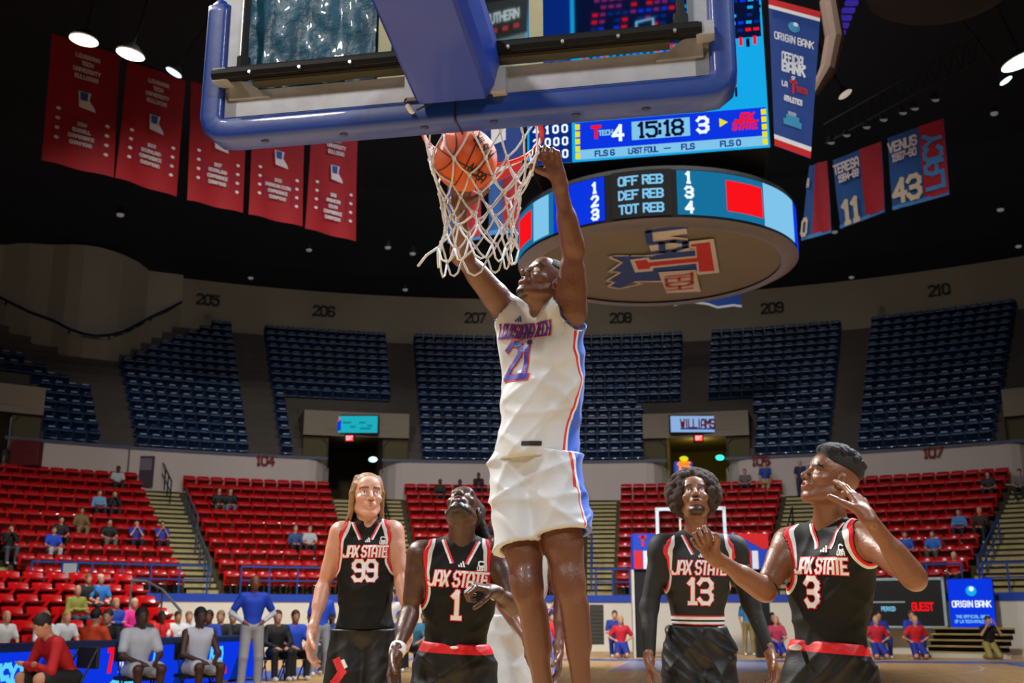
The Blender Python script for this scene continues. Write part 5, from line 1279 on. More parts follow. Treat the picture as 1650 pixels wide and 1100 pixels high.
decal('name_lettering_outline', jo, bv, lettering('LOUISIANA TECH', 0, .01, .057, .0098, .275, bend=-.25, slab=.005), O, X, U, Fd, .0022, M_LETR, L0); decal('name_lettering', jo, bv, q, O, X, U, Fd, .0034, M_LETB, L0)
decal('number_outline', jo, bv, lettering('21', -.005, -.115, .140, .031, .17, asp=.52, slab=.017), O, X, U, Fd, .0022, M_LETR, L0); decal('number', jo, bv, lettering('21', -.005, -.115, .138, .022, .17, asp=.52, slab=.015), O, X, U, Fd, .0034, M_LETB, L0)
decal('maker_mark', jo, bv, logo3(-.055, .055, .026), O, X, U, Fd, .003, M_LETB, L0)
O2 = J['P']+U*L*.02; decal('hem_tag', jo, bv, rib([Vector((.06, .03)), Vector((.11, .035))], .018), O2, X, U, Fd, .003, M_BLACK, L0)
O3 = (J['HR']+J['KR'])/2; decal('maker_mark', so, bs, logo3(.03, -.085, .045), O3, X, U, Fd, .003, M_LETB, L0)
O3 = (J['HL']+J['KL'])/2; decal('shield_mark', so, bs, [[(-.085+.02*math.cos(a), -.07+.03*math.sin(a)) for a in (0, 1.57, 3.14, 4.71)]], O3, X, U, Fd, .003, mat('mark blue', '#2a5ea8', .6), L0)
shoes(root, L0, J, F, M_SHOE, M_SOLE)
# hem cord
cut21 = lambda D, x, y, z: np.maximum(D, .052-((x-C21[0])*hf[2][0]+(y-C21[1])*hf[2][1]+(z-C21[2])*hf[2][2])-.55*np.clip(-((x-C21[0])*hf[1][0]+(y-C21[1])*hf[1][1]+(z-C21[2])*hf[1][2]), 0, .12)).astype(np.float32)
C21 = hq(0, 0, 0); add_mesh('hair', [ell(hq(0, -.014, .036), hf, nv((.080, .101, .086)), .02)], .004, M_HAIRB, root, L0, cut21)
# --- number 1, looking straight up
J = dict(N=A_(744, 872, 5.44), P=A_(732, 1072, 5.48), SL=A_(677, 893, 5.42), SR=A_(800, 895, 5.42), EL=A_(660, 988, 5.40), WL=A_(638, 1055, 5.22), ER=A_(830, 978, 5.32), WR=A_(795, 952, 5.10))
J.update(lower(J['P'], (1, 0, 0), (0, -1, 0)))
SK1 = skin_mat('skin dark brown', '#4a2c1f', '#6e3630')
root, L0, J, fr, hq, hf, (tr, body) = hero('player in black jersey number 1 with head thrown back, white wristband', J, 1.0, A_(746, 822, 5.40), (-.12, -.55, .83), (.12, .80, .55), 1.03, SK1,
    dict(mouth=1.3, beard=(-.072, .02, .06, 1), scalp=.06, hands=(((-.1, -.25, -.95), (.7, -.3, .1), (.2, -1, 0), CURL['relaxed'], (.3, .3), 1.05), ((-.80, -.45, .22), (-.1, .3, -1), (0, -.6, .8), CURL['half'], (.5, .5), 1.05))))
X, F, U, L = fr
jo, bv = jersey(root, L0, J, fr, tr, 1.0, RED_RIM, dict(hem=.08, neck='high', seed=11, fold=.0038, off=.012))
so, bs = shorts(root, L0, J, fr, 1.02, M_BKS, dict(seed=12, fold=.006, cover=.95))
def black_team(jo, bv, num, O, X, U, F, L0, sc_=1.0, nx=0):
    Fd = F
    for m_, k, of in ((M_LETR, 1.75, .0022), (M_LETW, 1.0, .0034)):
        decal('name_lettering'+('_outline' if k > 1 else ''), jo, bv, lettering('JAX STATE', 0, 0, .062*sc_, .0105*k, .265*sc_, asp=.55, shear=.12), O, X, U, Fd, of, m_, L0)
        decal('number'+('_outline' if k > 1 else ''), jo, bv, lettering(num, nx, -.115*sc_, .115*sc_, .021*(k*.8 if k > 1 else 1), .2, asp=.52, slab=.016 if num in '1113' else 0), O, X, U, Fd, of, m_, L0)
    for s in (-1, 1):
        for m_, dx, of in ((M_LETR, 0, .002), (M_LETW, .011, .002)):
            decal('collar_stripe', jo, bv, rib([Vector((s*(.078+dx), .175)), Vector((s*(.032+dx*.9), .075))], .011), O, X, U, Fd, of, m_, L0)
    decal('maker_mark', jo, bv, logo3(.012, .055, .030), O, X, U, Fd, .003, M_LETW, L0)
    decal('league_patch', jo, bv, lettering('C', .105, .075, .022, .007, .03, asp=1.1)+lettering('USA', .105, .052, .016, .005, .045), O, X, U, Fd, .003, M_LETW, L0)
black_team(jo, bv, '1', J['P']+U*L*.70, X, U, F, L0, 1.05)
m = MB(); a, b = J['WL']+unit(J['EL']-J['WL'])*.005, J['WL']+unit(J['EL']-J['WL'])*.055; m.tube([Vector(a-L0), Vector((a+b)/2-L0), Vector(b-L0)], [.036, .039, .038], 18); m.build('wristband', mat('wristband white', '#d8d8d8', .9, bump=.5, bscale=200), root, smooth=True)
m = MB(); c = J['P']+U*L*.165+F*.135; m.ell(Vector(c-L0), (.02, .008, .007), 10, 6); m.build('drawstring_knot', M_LETW, so)
rs = random.Random(5); hair = [cap(hq(-.04, -.06, .09), hq(.04, -.06, .09), .05, .05, .03), ell(hq(0, -.03, .045), hf, nv((.083, .098, .082))*1.03, .02)]
for i in range(26):
    a = -1.3+2.6*i/25; x0 = .075*math.sin(a); b = nv(hq(x0, -.07-.03*rs.random(), .05+.03*rs.random())); e = b+nv((.035+.03*rs.random()+x0*.15, .03+.03*rs.random(), -.15-.09*rs.random())); hair.append(cap(b, (b+e)/2+nv((.015, .02, 0)), .011, .010, .012)); hair.append(cap((b+e)/2+nv((.015, .02, 0)), e, .010, .007, .006))
add_mesh('hair', hair, .006, M_HAIRB, root, L0, curls_noise(140, .0025))
shoes(root, L0, J, F, M_SHOE, M_SOLE)

# --- number 3, at right, arms out
J = dict(N=A_(1338, 848, 4.74), P=A_(1336, 1078, 4.74), SL=A_(1270, 876, 4.86), SR=A_(1398, 868, 4.53), EL=A_(1233, 952, 4.72), WL=A_(1148, 894, 4.58), ER=A_(1474, 932, 4.20), WR=A_(1396, 830, 4.14))
J.update(lower(J['P'], (.85, -.5, 0), (-.5, -.85, 0)))
SK3 = skin_mat('skin brown', '#75492f', '#a8584f')
root, L0, J, fr, hq, hf, (tr, body) = hero('player in black jersey number 3 at right, facing left, one hand beside his head', J, 1.06, A_(1338, 775, 4.66), (-.90, -.16, .40), (.38, .05, .92), 1.06, SK3,
    dict(mouth=.45, hands=(((-.52, -.25, .82), (-.25, -.95, -.2), (1, -.1, .1), CURL['half'], (.5, .5), 1.05), ((-.12, .62, .77), (-.45, .65, -.5), (-.9, -.4, .1), CURL['open'], (.1, .1), 1.05))))
X, F, U, L = fr
jo, bv = jersey(root, L0, J, fr, tr, 1.03, RED_RIM, dict(hem=.06, neck='high', seed=21, fold=.0038, off=.012))
so, bs = shorts(root, L0, J, fr, 1.04, M_BKS, dict(seed=22, fold=.006, cover=.95))
black_team(jo, bv, '3', J['P']+U*L*.70+X*.05, X, U, F, L0, .93, -.045)
m = MB(); a, b = J['SL']+(J['EL']-J['SL'])*.90, J['SL']+(J['EL']-J['SL'])*.99; m.tube([Vector(a-L0), Vector(b-L0)], [.047, .045], 16); m.build('elbow_band', M_BLACK, root, smooth=True)
hair = [ell(hq(0, -.018, .075), hf, nv((.076, .100, .070))*1.07, .02), ell(hq(0, .045, .108), hf, nv((.062, .045, .030))*1.06, .02)]
rs = random.Random(8)
for i in range(170):
    a = rs.uniform(0, 6.28); r = math.sqrt(rs.random()); x, y = .070*r*math.cos(a), -.012+.098*r*math.sin(a); z = .078+.070*math.sqrt(max(0, 1-r*r*.85)); hair.append(ell(hq(x, y, z), hf, (.013, .013, .016), .004))
def fade(D, x, y, z):
    c = nv(H3); d = (x-c[0])*hf[2][0]+(y-c[1])*hf[2][1]+(z-c[2])*hf[2][2]; f_ = (x-c[0])*hf[1][0]+(y-c[1])*hf[1][1]+(z-c[2])*hf[1][2]
    return np.maximum(D, (.045+np.clip(f_, -.1, .1)*.45)-d).astype(np.float32)
H3 = hq(0, 0, 0); add_mesh('hair', hair, .0045, M_HAIRB, root, L0, fade)
m = MB(); m.ell(Vector(J['P']+U*L*.13+F*.14-X*.06-L0), (.03, .01, .012), 10, 6); m.build('drawstring_knot', M_LETW, so)
shoes(root, L0, J, F, M_SHOE, M_SOLE)

# --- number 13, afro and long sleeves
J = dict(N=A_(1121, 862, 6.34), P=A_(1125, 1040, 6.36), SL=A_(1066, 884, 6.32), SR=A_(1184, 886, 6.32), EL=A_(1046, 978, 6.32), WL=A_(1046, 1062, 6.2), ER=A_(1210, 972, 6.32), WR=A_(1240, 1050, 6.22))
J.update(lower(J['P'], (1, 0, 0), (0, -1, 0)))
SK13 = skin_mat('skin tan brown', '#7a4f38', '#8a4a42')
root, L0, J, fr, hq, hf, (tr, body) = hero('player in black jersey number 13 with big afro and long black sleeves', J, 1.0, A_(1119, 803, 6.28), (-.10, -.93, .36), (0, .36, .93), 1.12, SK13,
    dict(mouth=.3, hh=.004, beard=(-.080, .04, .04, 1), hands=(((.02, -.15, -1), (.8, -.3, 0), (.2, -1, 0), CURL['relaxed'], (.3, .3), 1.05), ((.15, -.2, -1), (-.8, -.3, 0), (-.2, -1, 0), CURL['relaxed'], (.3, .3), 1.05))))
X, F, U, L = fr
WBAND = amat('black team jersey striped hem', '#090b0a', .65, [('trim', [(0, '#050606'), (.04, '#d01a22'), (.17, '#cfd2d4'), (.29, None)], True), ('hemd', [(0, '#c8202a'), (.06, '#d8d8da'), (.17, '#101214'), (.25, '#d8d8da'), (.38, '#c8202a'), (.44, None)], True)], var=.25, bump=.15, bscale=260)
jo, bv = jersey(root, L0, J, fr, tr, 1.0, WBAND, dict(hem=.185, neck='high', seed=31, fold=.0038, off=.012))
so, bs = shorts(root, L0, J, fr, 1.02, M_BKS2, dict(seed=32, fold=.006, cover=.95))
black_team(jo, bv, '13', J['P']+U*L*.70, X, U, F, L0, 1.12)
sl = []
for s in 'LR':
    S, E, W = J['S'+s], J['E'+s], J['W'+s]; sl += [cap(S-(E-S)*.06, E, .066, .050, .03), cap(E, W-(W-E)*.06, .050, .034, .03)]
sl += [cap(J['N']-U*.05, J['N']-U*.02, .085, .08, .03)]
for s in 'LR': sl += [cap(J['N']-U*.03, J['S'+s], .068, .074, .03), cap(J['S'+s]-U*.03, J['S'+s]-U*.14-X*(-1 if s == 'L' else 1)*.03, .072, .06, .03)]
add_mesh('undershirt_sleeves', sl, .008, mat('black undershirt', '#0b0c0c', .7, var=.2, bump=.2, bscale=30), root, L0, lambda D, x, y, z: np.maximum(D, -fld([cap(J['N']+U*.015, J['N']+U*.2, .07, .1, .01)], x, y, z)))
rs = random.Random(13); hair = [ell(hq(0, -.040, .050), hf, nv((.125, .105, .118))*1.12, .03)]
for i in range(420):
    v = nv([rs.gauss(0, 1) for _ in range(3)]); v /= np.linalg.norm(v); p = hq(v[0]*.128, -.040+v[1]*.108, .048+v[2]*.122); hair.append(ell(p, hf, (.019+.007*rs.random(),)*3, .006))
def facecut(D, x, y, z): return np.maximum(D, -fld([ell(hq(0, .12, -.045), hf, nv((.078, .125, .118))*1.1, .01), cap(hq(0, .0, -.10), hq(0, .02, -.25), .075, .08, .01)], x, y, z)).astype(np.float32)
add_mesh('afro_hair', hair, .006, M_HAIRBR, root, L0, facecut)
shoes(root, L0, J, F, M_SHOE, M_SOLE)

# --- number 99, long hair, pale
J = dict(N=A_(592, 842, 6.94), P=A_(588, 1012, 6.96), SL=A_(548, 858, 6.92), SR=A_(634, 856, 6.94), EL=A_(521, 945, 6.92), WL=A_(503, 1018, 6.76), ER=A_(647, 934, 6.90), WR=A_(660, 1002, 6.80))
J.update(lower(J['P'], (1, 0, 0), (0, -1, 0), kz=.56))
SK99 = skin_mat('skin pale', '#bf8c76', '#b0605a', '#6a4426')
root, L0, J, fr, hq, hf, (tr, body) = hero('tall fair player in black jersey number 99 with long light brown hair', J, 1.02, A_(592, 800, 6.90), (.30, -.95, .10), (0, .05, 1), 1.22, SK99,
    dict(hh=.0045, hands=(((-.05, -.2, -1), (.8, -.2, 0), (.2, -1, 0), CURL['relaxed'], (.3, .3), 1.15), ((.05, -.2, -1), (-.8, -.2, 0), (-.2, -1, 0), CURL['relaxed'], (.3, .3), 1.15))))
X, F, U, L = fr
RJ2 = RED_RIM
jo, bv = jersey(root, L0, J, fr, tr, 1.0, RJ2, dict(hem=.0, loose=1, neck='high', seed=41, fold=.0045, off=.012))
so, bs = shorts(root, L0, J, fr, 1.06, M_BKS2, dict(seed=42, cover=.98, top=.0, flare=1.1))
black_team(jo, bv, '99', J['P']+U*L*.72, X, U, F, L0, 1.0)
O3 = (J['HL']+J['KL'])/2
decal('red_patch', so, bs, rib([Vector((-.04, .10)), Vector((-.01, .04)), Vector((-.05, -.02)), Vector((-.03, -.06))], .045), O3, X, U, F, .003, M_LETR, L0); decal('white_patch', so, bs, rib([Vector((-.005, .10)), Vector((.01, .07))], .02), O3, X, U, F, .005, M_LETW, L0)
O4 = J['HL']+(J['KL']-J['HL'])*.86
for m_, w_, of in ((M_LETR, .05, .002), (M_LETW, .035, .0035), (M_BLACK, .013, .005)): decal('zigzag_stripe', so, bs, rib([Vector((-.11, -.06)), Vector((-.03, .06)), Vector((.10, -.07))], w_), O4, X, U, F, of, m_, L0)
hair = [ell(hq(0, -.018, .046), hf, nv((.083, .100, .084))*1.19, .02)]; rs = random.Random(3)
for i in range(54):
    a = 2.2+4.9*(i/53); x0, y0 = .078*math.sin(a), -.012+.075*math.cos(a)*-1
    a = math.pi*(i/53)*1.24-.38; x0, y0 = .080*math.cos(a), -.012-.080*math.sin(a); top = hq(x0*.70, y0*.6, .098); b = hq(x0, y0, .02); c_ = hq(x0*1.0, y0*1.0-.02, -.07-.02*rs.random()); e = hq(x0*1.05+.02*rs.uniform(-1, 1), y0*1.0-.035, -.105-.05*rs.random()); hair += [cap(top, b, .012, .011, .01), cap(b, c_, .011, .010, .008), cap(c_, e, .010, .005, .006)]
add_mesh('hair', hair, .0062, M_HAIRBL, root, L0, lambda D, x, y, z: np.maximum(D+.0025*np.sin(220*x+180*y), -fld([ell(hq(0, .092, -.022), hf, nv((.066, .075, .090))*1.18, .01), cap(hq(0, .03, -.08), hq(0, .04, -.3), .07, .09, .01)], x, y, z)).astype(np.float32))
m = MB(); m.ell(Vector(hq(0, -.095, .06))-Vector(L0), (.03, .03, .03), 12, 8); m.build('hair_bun', M_HAIRBL, root, smooth=True)
shoes(root, L0, J, F, M_SHOE, M_SOLE)

# --- team-mate in white behind numbers 1 and 21
J = dict(N=A_(838, 868, 6.6), P=A_(830, 1022, 6.62), SL=A_(798, 884, 6.62), SR=A_(886, 884, 6.6), EL=A_(812, 972, 6.45), WL=A_(850, 1030, 6.25), ER=A_(905, 966, 6.6), WR=A_(900, 1050, 6.5))
J.update(lower(J['P'], (1, 0, 0), (0, -1, 0), kz=.52))
root, L0, J, fr, hq, hf, (tr, body) = hero('player in white uniform mostly hidden behind the dunking player', J, .98, A_(838, 822, 6.6), (.3, -.9, .3), (0, .2, 1), 1.05, SK21,
    dict(hh=.006, scalp=.06, hands=(((0, -.2, -1), (.8, -.2, 0), (.2, -1, 0), CURL['relaxed'], (.3, .3), 1.0), ((0, -.2, -1), (-.8, -.2, 0), (-.2, -1, 0), CURL['relaxed'], (.3, .3), 1.0))))
X, F, U, L = fr
jo, bv = jersey(root, L0, J, fr, tr, 1.0, WH_J, dict(hem=.05, seed=51, h=.010)); so, bs = shorts(root, L0, J, fr, 1.1, WH_S, dict(seed=52, cover=.9, flare=1.15, h=.010)); shoes(root, L0, J, F, M_SHOE, M_SOLE)
# ---------------------------------------------------------------- courtside: boards, tables, far basket
def oncyl(px, py, R):
    r = ray(px, py); lo, hi = 17, 90
    for _ in range(60):
        t = (lo+hi)/2; p = Vector((0, 0, CAMH))+r*t
        if (Vector((p.x, p.y, 0))-C0).length < R or p.y < 16: lo = t
        else: hi = t
    return p
def panel(nm, lab, cat, p0, p1, z0, z1, thick, mats_, draw, framem=None):
    """upright board between plan points p0 and p1"""
    a = Vector((p0.x, p0.y, z0)); b = Vector((p1.x, p1.y, z0)); X = (b-a); W = X.length; X = X.normalized(); Nn = Vector((X.y, -X.x, 0)); h = z1-z0
    t = thing(nm, lab, cat, a); m = MB(); R_ = Matrix((X, -Nn, ZZ)).transposed()
    m.box(X*W/2-Nn*thick/2+ZZ*h/2, (W, thick, h), R_); m.build('cabinet', framem or M_BLACK, t)
    m = MB(); draw(m, X, Nn, W, h); m.build('face', mats_, t); return t
def rect(m, X, Nn, x0, z0, x1, z1, off, mi): m.add([X*x0+ZZ*z0+Nn*off, X*x1+ZZ*z0+Nn*off, X*x1+ZZ*z1+Nn*off, X*x0+ZZ*z1+Nn*off], [(0, 1, 2, 3)], mi)
FM = [mat('score face black', '#08090b', .4), mat('score frame light', '#9db4bc', .5), E_RED, E_PALE, E_BLUE, E_WHITE, E_CYAN]
def d3(m, X, Nn, W, h):
    rect(m, X, Nn, 0, 0, W, h, .005, 0)
    for q in ((0, 0, W, .06), (0, h-.08, W, h), (W-.09, 0, W, h), (0, 0, .09, h), (0, h*.5, W*.72, h*.53)): rect(m, X, Nn, *q, .012, 1)
    for s, x, w_ in (('HOME', W*.30, .5), ('GUEST', W*.84, .62)): flat_text(m, s, X*x+ZZ*h*.42, X, ZZ, .22, .05, Nn*.02, 2, maxw=w_)
    flat_text(m, 'PERIOD', X*W*.6+ZZ*h*.38, X, ZZ, .12, .025, Nn*.02, 3, maxw=.42)
a, b = oncyl(1300, 990, 22.6), oncyl(1526, 990, 22.6)
panel('courtside_scoreboard', 'black courtside scoreboard with pale frame and red lettering behind player number 3', 'scoreboard', a, b, CAMH+(993-1010)/1761*b.y*1.0, CAMH+(993-934)/1761*b.y*1.03, .15, FM, d3)
def d4(m, X, Nn, W, h):
    rect(m, X, Nn, 0, 0, W, h, .005, 4); disc(m, (W*.52, h*.75), .16, (0, 0, 0), X, ZZ, Nn*.01, 6); disc(m, (W*.53, h*.79), .07, (0, 0, 0), X, ZZ, Nn*.015, 5)
    flat_text(m, 'ORIGIN BANK', X*W*.5+ZZ*h*.48, X, ZZ, .17, .035, Nn*.015, 5, maxw=W*.85); flat_text(m, 'THE OFFICIAL BANK', X*W*.5+ZZ*h*.22, X, ZZ, .08, .018, Nn*.015, 3, maxw=W*.75); flat_text(m, 'OF LA TECH ATHLETICS', X*W*.5+ZZ*h*.12, X, ZZ, .08, .018, Nn*.015, 3, maxw=W*.8)
a, b = oncyl(1531, 990, 22.5), oncyl(1604, 990, 22.5)
panel('lit_sign', 'bright blue bank advertising board right of the courtside scoreboard', 'sign', a, b, CAMH+(993-1009)/1761*b.y, CAMH+(993-936)/1761*b.y*1.03, .15, FM, d4)
# bleacher in front of the white wall at right
bl0, bl1 = oncyl(1490, 1050, 21.2), oncyl(1622, 1050, 21.2); X = Vector((bl1.x-bl0.x, bl1.y-bl0.y, 0)); W = X.length; X.normalize(); Nn = Vector((X.y, -X.x, 0))
t = thing('bleacher', 'low wooden bleacher of tan planks below the courtside boards at right', 'bleacher', (bl0.x, bl0.y, 0)); R_ = Matrix((X, -Nn, ZZ)).transposed()
for k in range(5):
    m = MB(); m.box(X*W/2-Nn*(.3*k)+ZZ*(.14+.17*k), (W, .26, .05), R_, bev=.01); m.build('plank', mat('bench plank', '#a89458', .5, var=.15, scale=2), t)
    m = MB(); m.box(X*W/2-Nn*(.3*k+.1)+ZZ*(.05+.17*k), (W, .02, .12), R_); m.build('riser_board', mat('bench dark', '#1d1a12', .8), t)
m = MB(); m.box(X*W/2+Nn*.16+ZZ*.06, (W+.3, .06, .12), R_); m.build('base_rail', mat('bench base', '#c2bfb4', .6), t)
m = MB()
for k in range(9): q = PR(R0-.06, 5.3, .35+.13*k); T_ = Vector((math.cos(math.radians(5.3)), -math.sin(math.radians(5.3)), 0)); m.box(q-PR(R0-.06, 5.3, 0), (.42, .03, .09), Matrix.Rotation(-math.radians(5.3), 3, 'Z'))
m.box((0, .02, .9), (.5, .02, 1.35), Matrix.Rotation(-math.radians(5.3), 3, 'Z')); o = m.build('wall_vent', mat('vent grey', '#3c3c38', .7)); o.location = PR(R0-.04, 5.3, 0); tag(o, 'tall dark louvred vent in the white wall right of the dunking player', 'vent', kind='stuff') if 0 else tag(o, 'tall dark louvred vent in the white wall right of the dunking player', 'vent')

# scorer's table with lit front along the left sideline
def d5(m, X, Nn, W, h):
    rect(m, X, Nn, 0, 0, W, h, .004, 0); rs_ = random.Random(2)
    def ux(px):
        r = ray(px, 1040); o = CT(-8.15, 0, 0)-Vector((0, 0, CAMH)); t_ = o.dot(XU)/r.dot(XU); return ((r*t_)-Vector((L_t.x, L_t.y, 0))).dot(X)
    L_t = CT(-8.15, 8.0, 0)
    for x0 in (40, 205, 280, 372):
        a_ = ux(x0); m.add([X*a_+Nn*.008, X*(a_+.35)+Nn*.008, X*(a_+.85)+ZZ*h+Nn*.008, X*(a_+.5)+ZZ*h+Nn*.008], [(0, 1, 2, 3)], 1)
    for s, px, z, hh, w_, mi, mw in (('USA', 345, .42, .30, .06, 2, 1.1), ('C', 308, .42, .3, .06, 2, 1), ('USA', 12, .36, .30, .07, 2, 1.0), ('T', 180, .50, .30, .10, 3, .6), ('TECH', 205, .40, .16, .035, 4, .62), ('LA', 120, .26, .2, .04, 2, .4), ('C', 252, .48, .22, .05, 2, .5), ('T', 80, .4, .2, .05, 1, .4)):
        flat_text(m, s, X*ux(px)+ZZ*z, X, ZZ, hh, w_, Nn*.012, mi, maxw=mw, shear=.2)
    rect(m, X, Nn, ux(333), .12, ux(366), .24, .012, 3); rect(m, X, Nn, ux(338), .155, ux(360), .205, .018, 4)
    a_ = ux(172); m.add([X*(a_+x)+ZZ*z+Nn*.012 for x, z in ((0, .10), (.3, .24), (.7, .22), (1.1, .08), (.8, .03), (.4, .12))], [tuple(range(6))], 2)
p0, p1 = CT(-8.15, 8.0, 0), CT(-8.15, 17.4, 0)
TB = panel('scorers_table', "long scorers' table with glowing blue lit front along the left sideline", 'table', p0, p1, .05, .72, .12, [E_BLUE, E_NAVY, emat('ice', '#58c8f0', 1.1), E_RED, E_WHITE], d5, M_BLACK)
L_ = Vector(TB.location); X = (p1-p0).normalized(); Nn = Vector((X.y, -X.x, 0)); R_ = Matrix((X, -Nn, ZZ)).transposed(); W = (p1-p0).length
m = MB(); m.box(X*W/2-Nn*.32+ZZ*.72, (W+.1, .85, .09), R_, bev=.02); m.build('table_top', mat('table dark blue', '#0d2a5c', .5), TB)
m = MB(); m.box(X*(W+.03)-Nn*.3+ZZ*.33, (.04, .7, .72), R_); m.build('end_panel', mat('table end blue', '#123fa0', .5), TB)
for k in range(7):
    for s in (.1,): m = MB(); m.box(X*(.4+k*1.4)-Nn*.65+ZZ*.33, (.04, .04, .7), R_); m.build('leg', M_STEEL, TB)
# courtside red chairs on low risers at left
CROWS = [(13.3+.9*j, .0+.30*j) for j in range(6)]
m = MB()
for j, (R, z) in enumerate(CROWS):
    if z > 0: sweep(m, [(R-.45, 0), (R-.45, z), (R+.46, z)], -80, -37)
m.build('floor_courtside_riser', mat('riser dark', '#2b2a2c', .8), kind='structure')
FARC = []
for j, (R, z) in enumerate(CROWS):
    n_ = int(math.radians(38)*R/.58)
    for k in range(n_):
        a = -76+38*(k+.5)/n_; p = PR(R, a, z); d = p-Vector((0, 0, CAMH)); px_ = 825+FPX*p.x/(p.y*cP)
        if px_ < -60 or (j < 2 and rs.random() < .25): continue
        t = thing('courtside_chair', 'red chair on the low risers behind the lit scorers table', 'chair', p, -math.radians(a), 'red chairs behind the scorers table')
        for nm, me in (('backrest', ME_B), ('seat_pan', ME_S), ('leg', ME_L)):
            o = bpy.data.objects.new(nm, me); COL.objects.link(o); o.parent = t
# white sheet on the stand rail and silver handrail at left
m = MB(); m.box((0, 0, 0), (.55, .03, .62)); m.box((0, -.02, 0), (.44, .02, .5), mi=1); o = m.build('rail_notice', [M_RAILP, mat('notice paper', '#a8b0b8', .7)]); o.location = PR(R0-.1, -38.3, Z0+.62); tag(o, 'white notice board with blue frame hung on the long guard rail below 103', 'sign')
pts = [at(212, 935, 27), at(236, 936, 27), at(262, 950, 26), at(292, 985, 25)]; rl = thing('stair_handrail', 'bent silver handrail coming down beside the courtside seats', 'railing', (pts[0].x, pts[0].y, .9))
m = MB(); m.tube([p-rl.location for p in pts], .03, 8); m.build('top_rail', mat('silver rail', '#9aa4ac', .3, .7), rl)
for p in (pts[0], pts[2]): m = MB(); m.tube([p-rl.location, p-rl.location-Vector((0, 0, .8))], .025, 6); m.build('post', mat('silver rail', '#9aa4ac', .3, .7), rl)

# far basket
t = thing('basketball_hoop', 'far basketball hoop with white framed backboard behind player number 13', 'basketball hoop', CT(0, 26.2, 0), -YAW)
m = MB()
for c_, d_ in (((-.88, 0, 3.43), (.09, .06, 1.12)), ((.88, 0, 3.43), (.09, .06, 1.12)), ((0, 0, 3.95), (1.84, .06, .09)), ((0, 0, 2.92), (1.84, .06, .09))): m.box(c_, d_)
m.build('board_frame', mat('far frame white', '#c8d8e6', .4), t)
m = MB(); m.box((0, 0, 3.43), (1.7, .01, 1.0)); m.build('glass', g, t)
m = MB(); m.box((0, -.03, 3.3), (.61, .01, .05)); m.box((0, -.03, 3.7), (.61, .01, .05)); m.box((-.28, -.03, 3.5), (.05, .01, .45)); m.box((.28, -.03, 3.5), (.05, .01, .45)); m.build('target_square', M_WHITE, t)
m = MB(); m.tube([(.23*math.cos(a*.2618), -.38+.23*math.sin(a*.2618), 3.05) for a in range(24)], .01, 6, closed=True); m.build('rim', M_RIM, t)
m = MB()
for k in range(12):
    a0 = k*math.pi/6
    for s in (-1, 1): m.tube([(.23*math.cos(a0), -.38+.23*math.sin(a0), 3.04), (.17*math.cos(a0+s*.26), -.38+.17*math.sin(a0+s*.26), 2.85), (.13*math.cos(a0+s*.5), -.38+.13*math.sin(a0+s*.5), 2.62)], .005, 4)
m.build('net', M_NET, t, kind='stuff')
m = MB(); m.box((0, 1.0, 3.2), (.25, 1.9, .25)); m.box((0, 2.0, 2.0), (.35, .45, 3.0), Matrix.Rotation(-.25, 3, 'X')); m.box((0, 2.6, .3), (1.2, 1.9, .6), bev=.08); m.build('padded_stanchion', M_PAD, t)
m = MB(); m.box((0, 0, 0), (.5, .25, .42), bev=.03); sc_ = m.build('shot_clock', M_BLUEP); sc_.location = at(1101, 756, 30.2)
m = MB(); flat_text(m, '15', (0, -.13, .04), (1, 0, 0), ZZ, .26, .07, (0, -.005, 0), 0, maxw=.38); m.build('digits', E_ORG, sc_); m = MB(); m.box((0, -.128, -.16), (.46, .01, .04)); m.build('light_strip', E_RED, sc_)
m = MB(); m.box((0, 0, -.5), (.06, .06, .62)); m.build('mount', M_STEEL, sc_); tag(sc_, 'blue shot clock with glowing orange digits above the far backboard', 'clock')
# blue arch behind the far basket
Y_ = 33.5; a = at(1018, 918, Y_); b = at(1238, 918, Y_); t = thing('entrance_arch', 'blue and red lintel on black posts behind the far basket', 'arch', (a.x, a.y, 0)); zt_ = at(1018, 860, Y_).z; W = b.x-a.x
m = MB(); m.box((W/2, 0, (a.z+zt_)/2), (W, .4, zt_-a.z), bev=.04); m.build('lintel', mat('arch blue', '#0d3fc0', .5, emis=.15), t)
ma_ = [mat('arch red', '#d0141c', .5, emis=.15), mat('arch white', '#dfe6ea', .5, emis=.1)]
m = MB(); hz = zt_-a.z
for x in (.06, W-.78): m.box((x+.12, -.21, a.z+hz*.27), (.24, .02, hz*.5), mi=0); m.box((x+.36, -.21, a.z+hz*.27), (.18, .02, hz*.5), mi=1)
m.add([(W-1.0, -.22, zt_), (W, -.22, zt_), (W, -.22, a.z+hz*.6), (W-.15, -.22, a.z+hz*.55)], [(0, 1, 2, 3)], 0); flat_text(m, 'T', (.33, -.22, a.z+hz*.78), (1, 0, 0), ZZ, .26, .08, (0, 0, 0), 0)
m.build('print', ma_, t)
for x in (.25, W-.25): m = MB(); m.box((x, .05, a.z/2), (.42, .3, a.z)); m.build('post', M_BLACK, t)
m = MB(); m.box((.01, -.02, a.z/2), (.07, .3, a.z)); m.build('white_edge', M_WHITE, t)

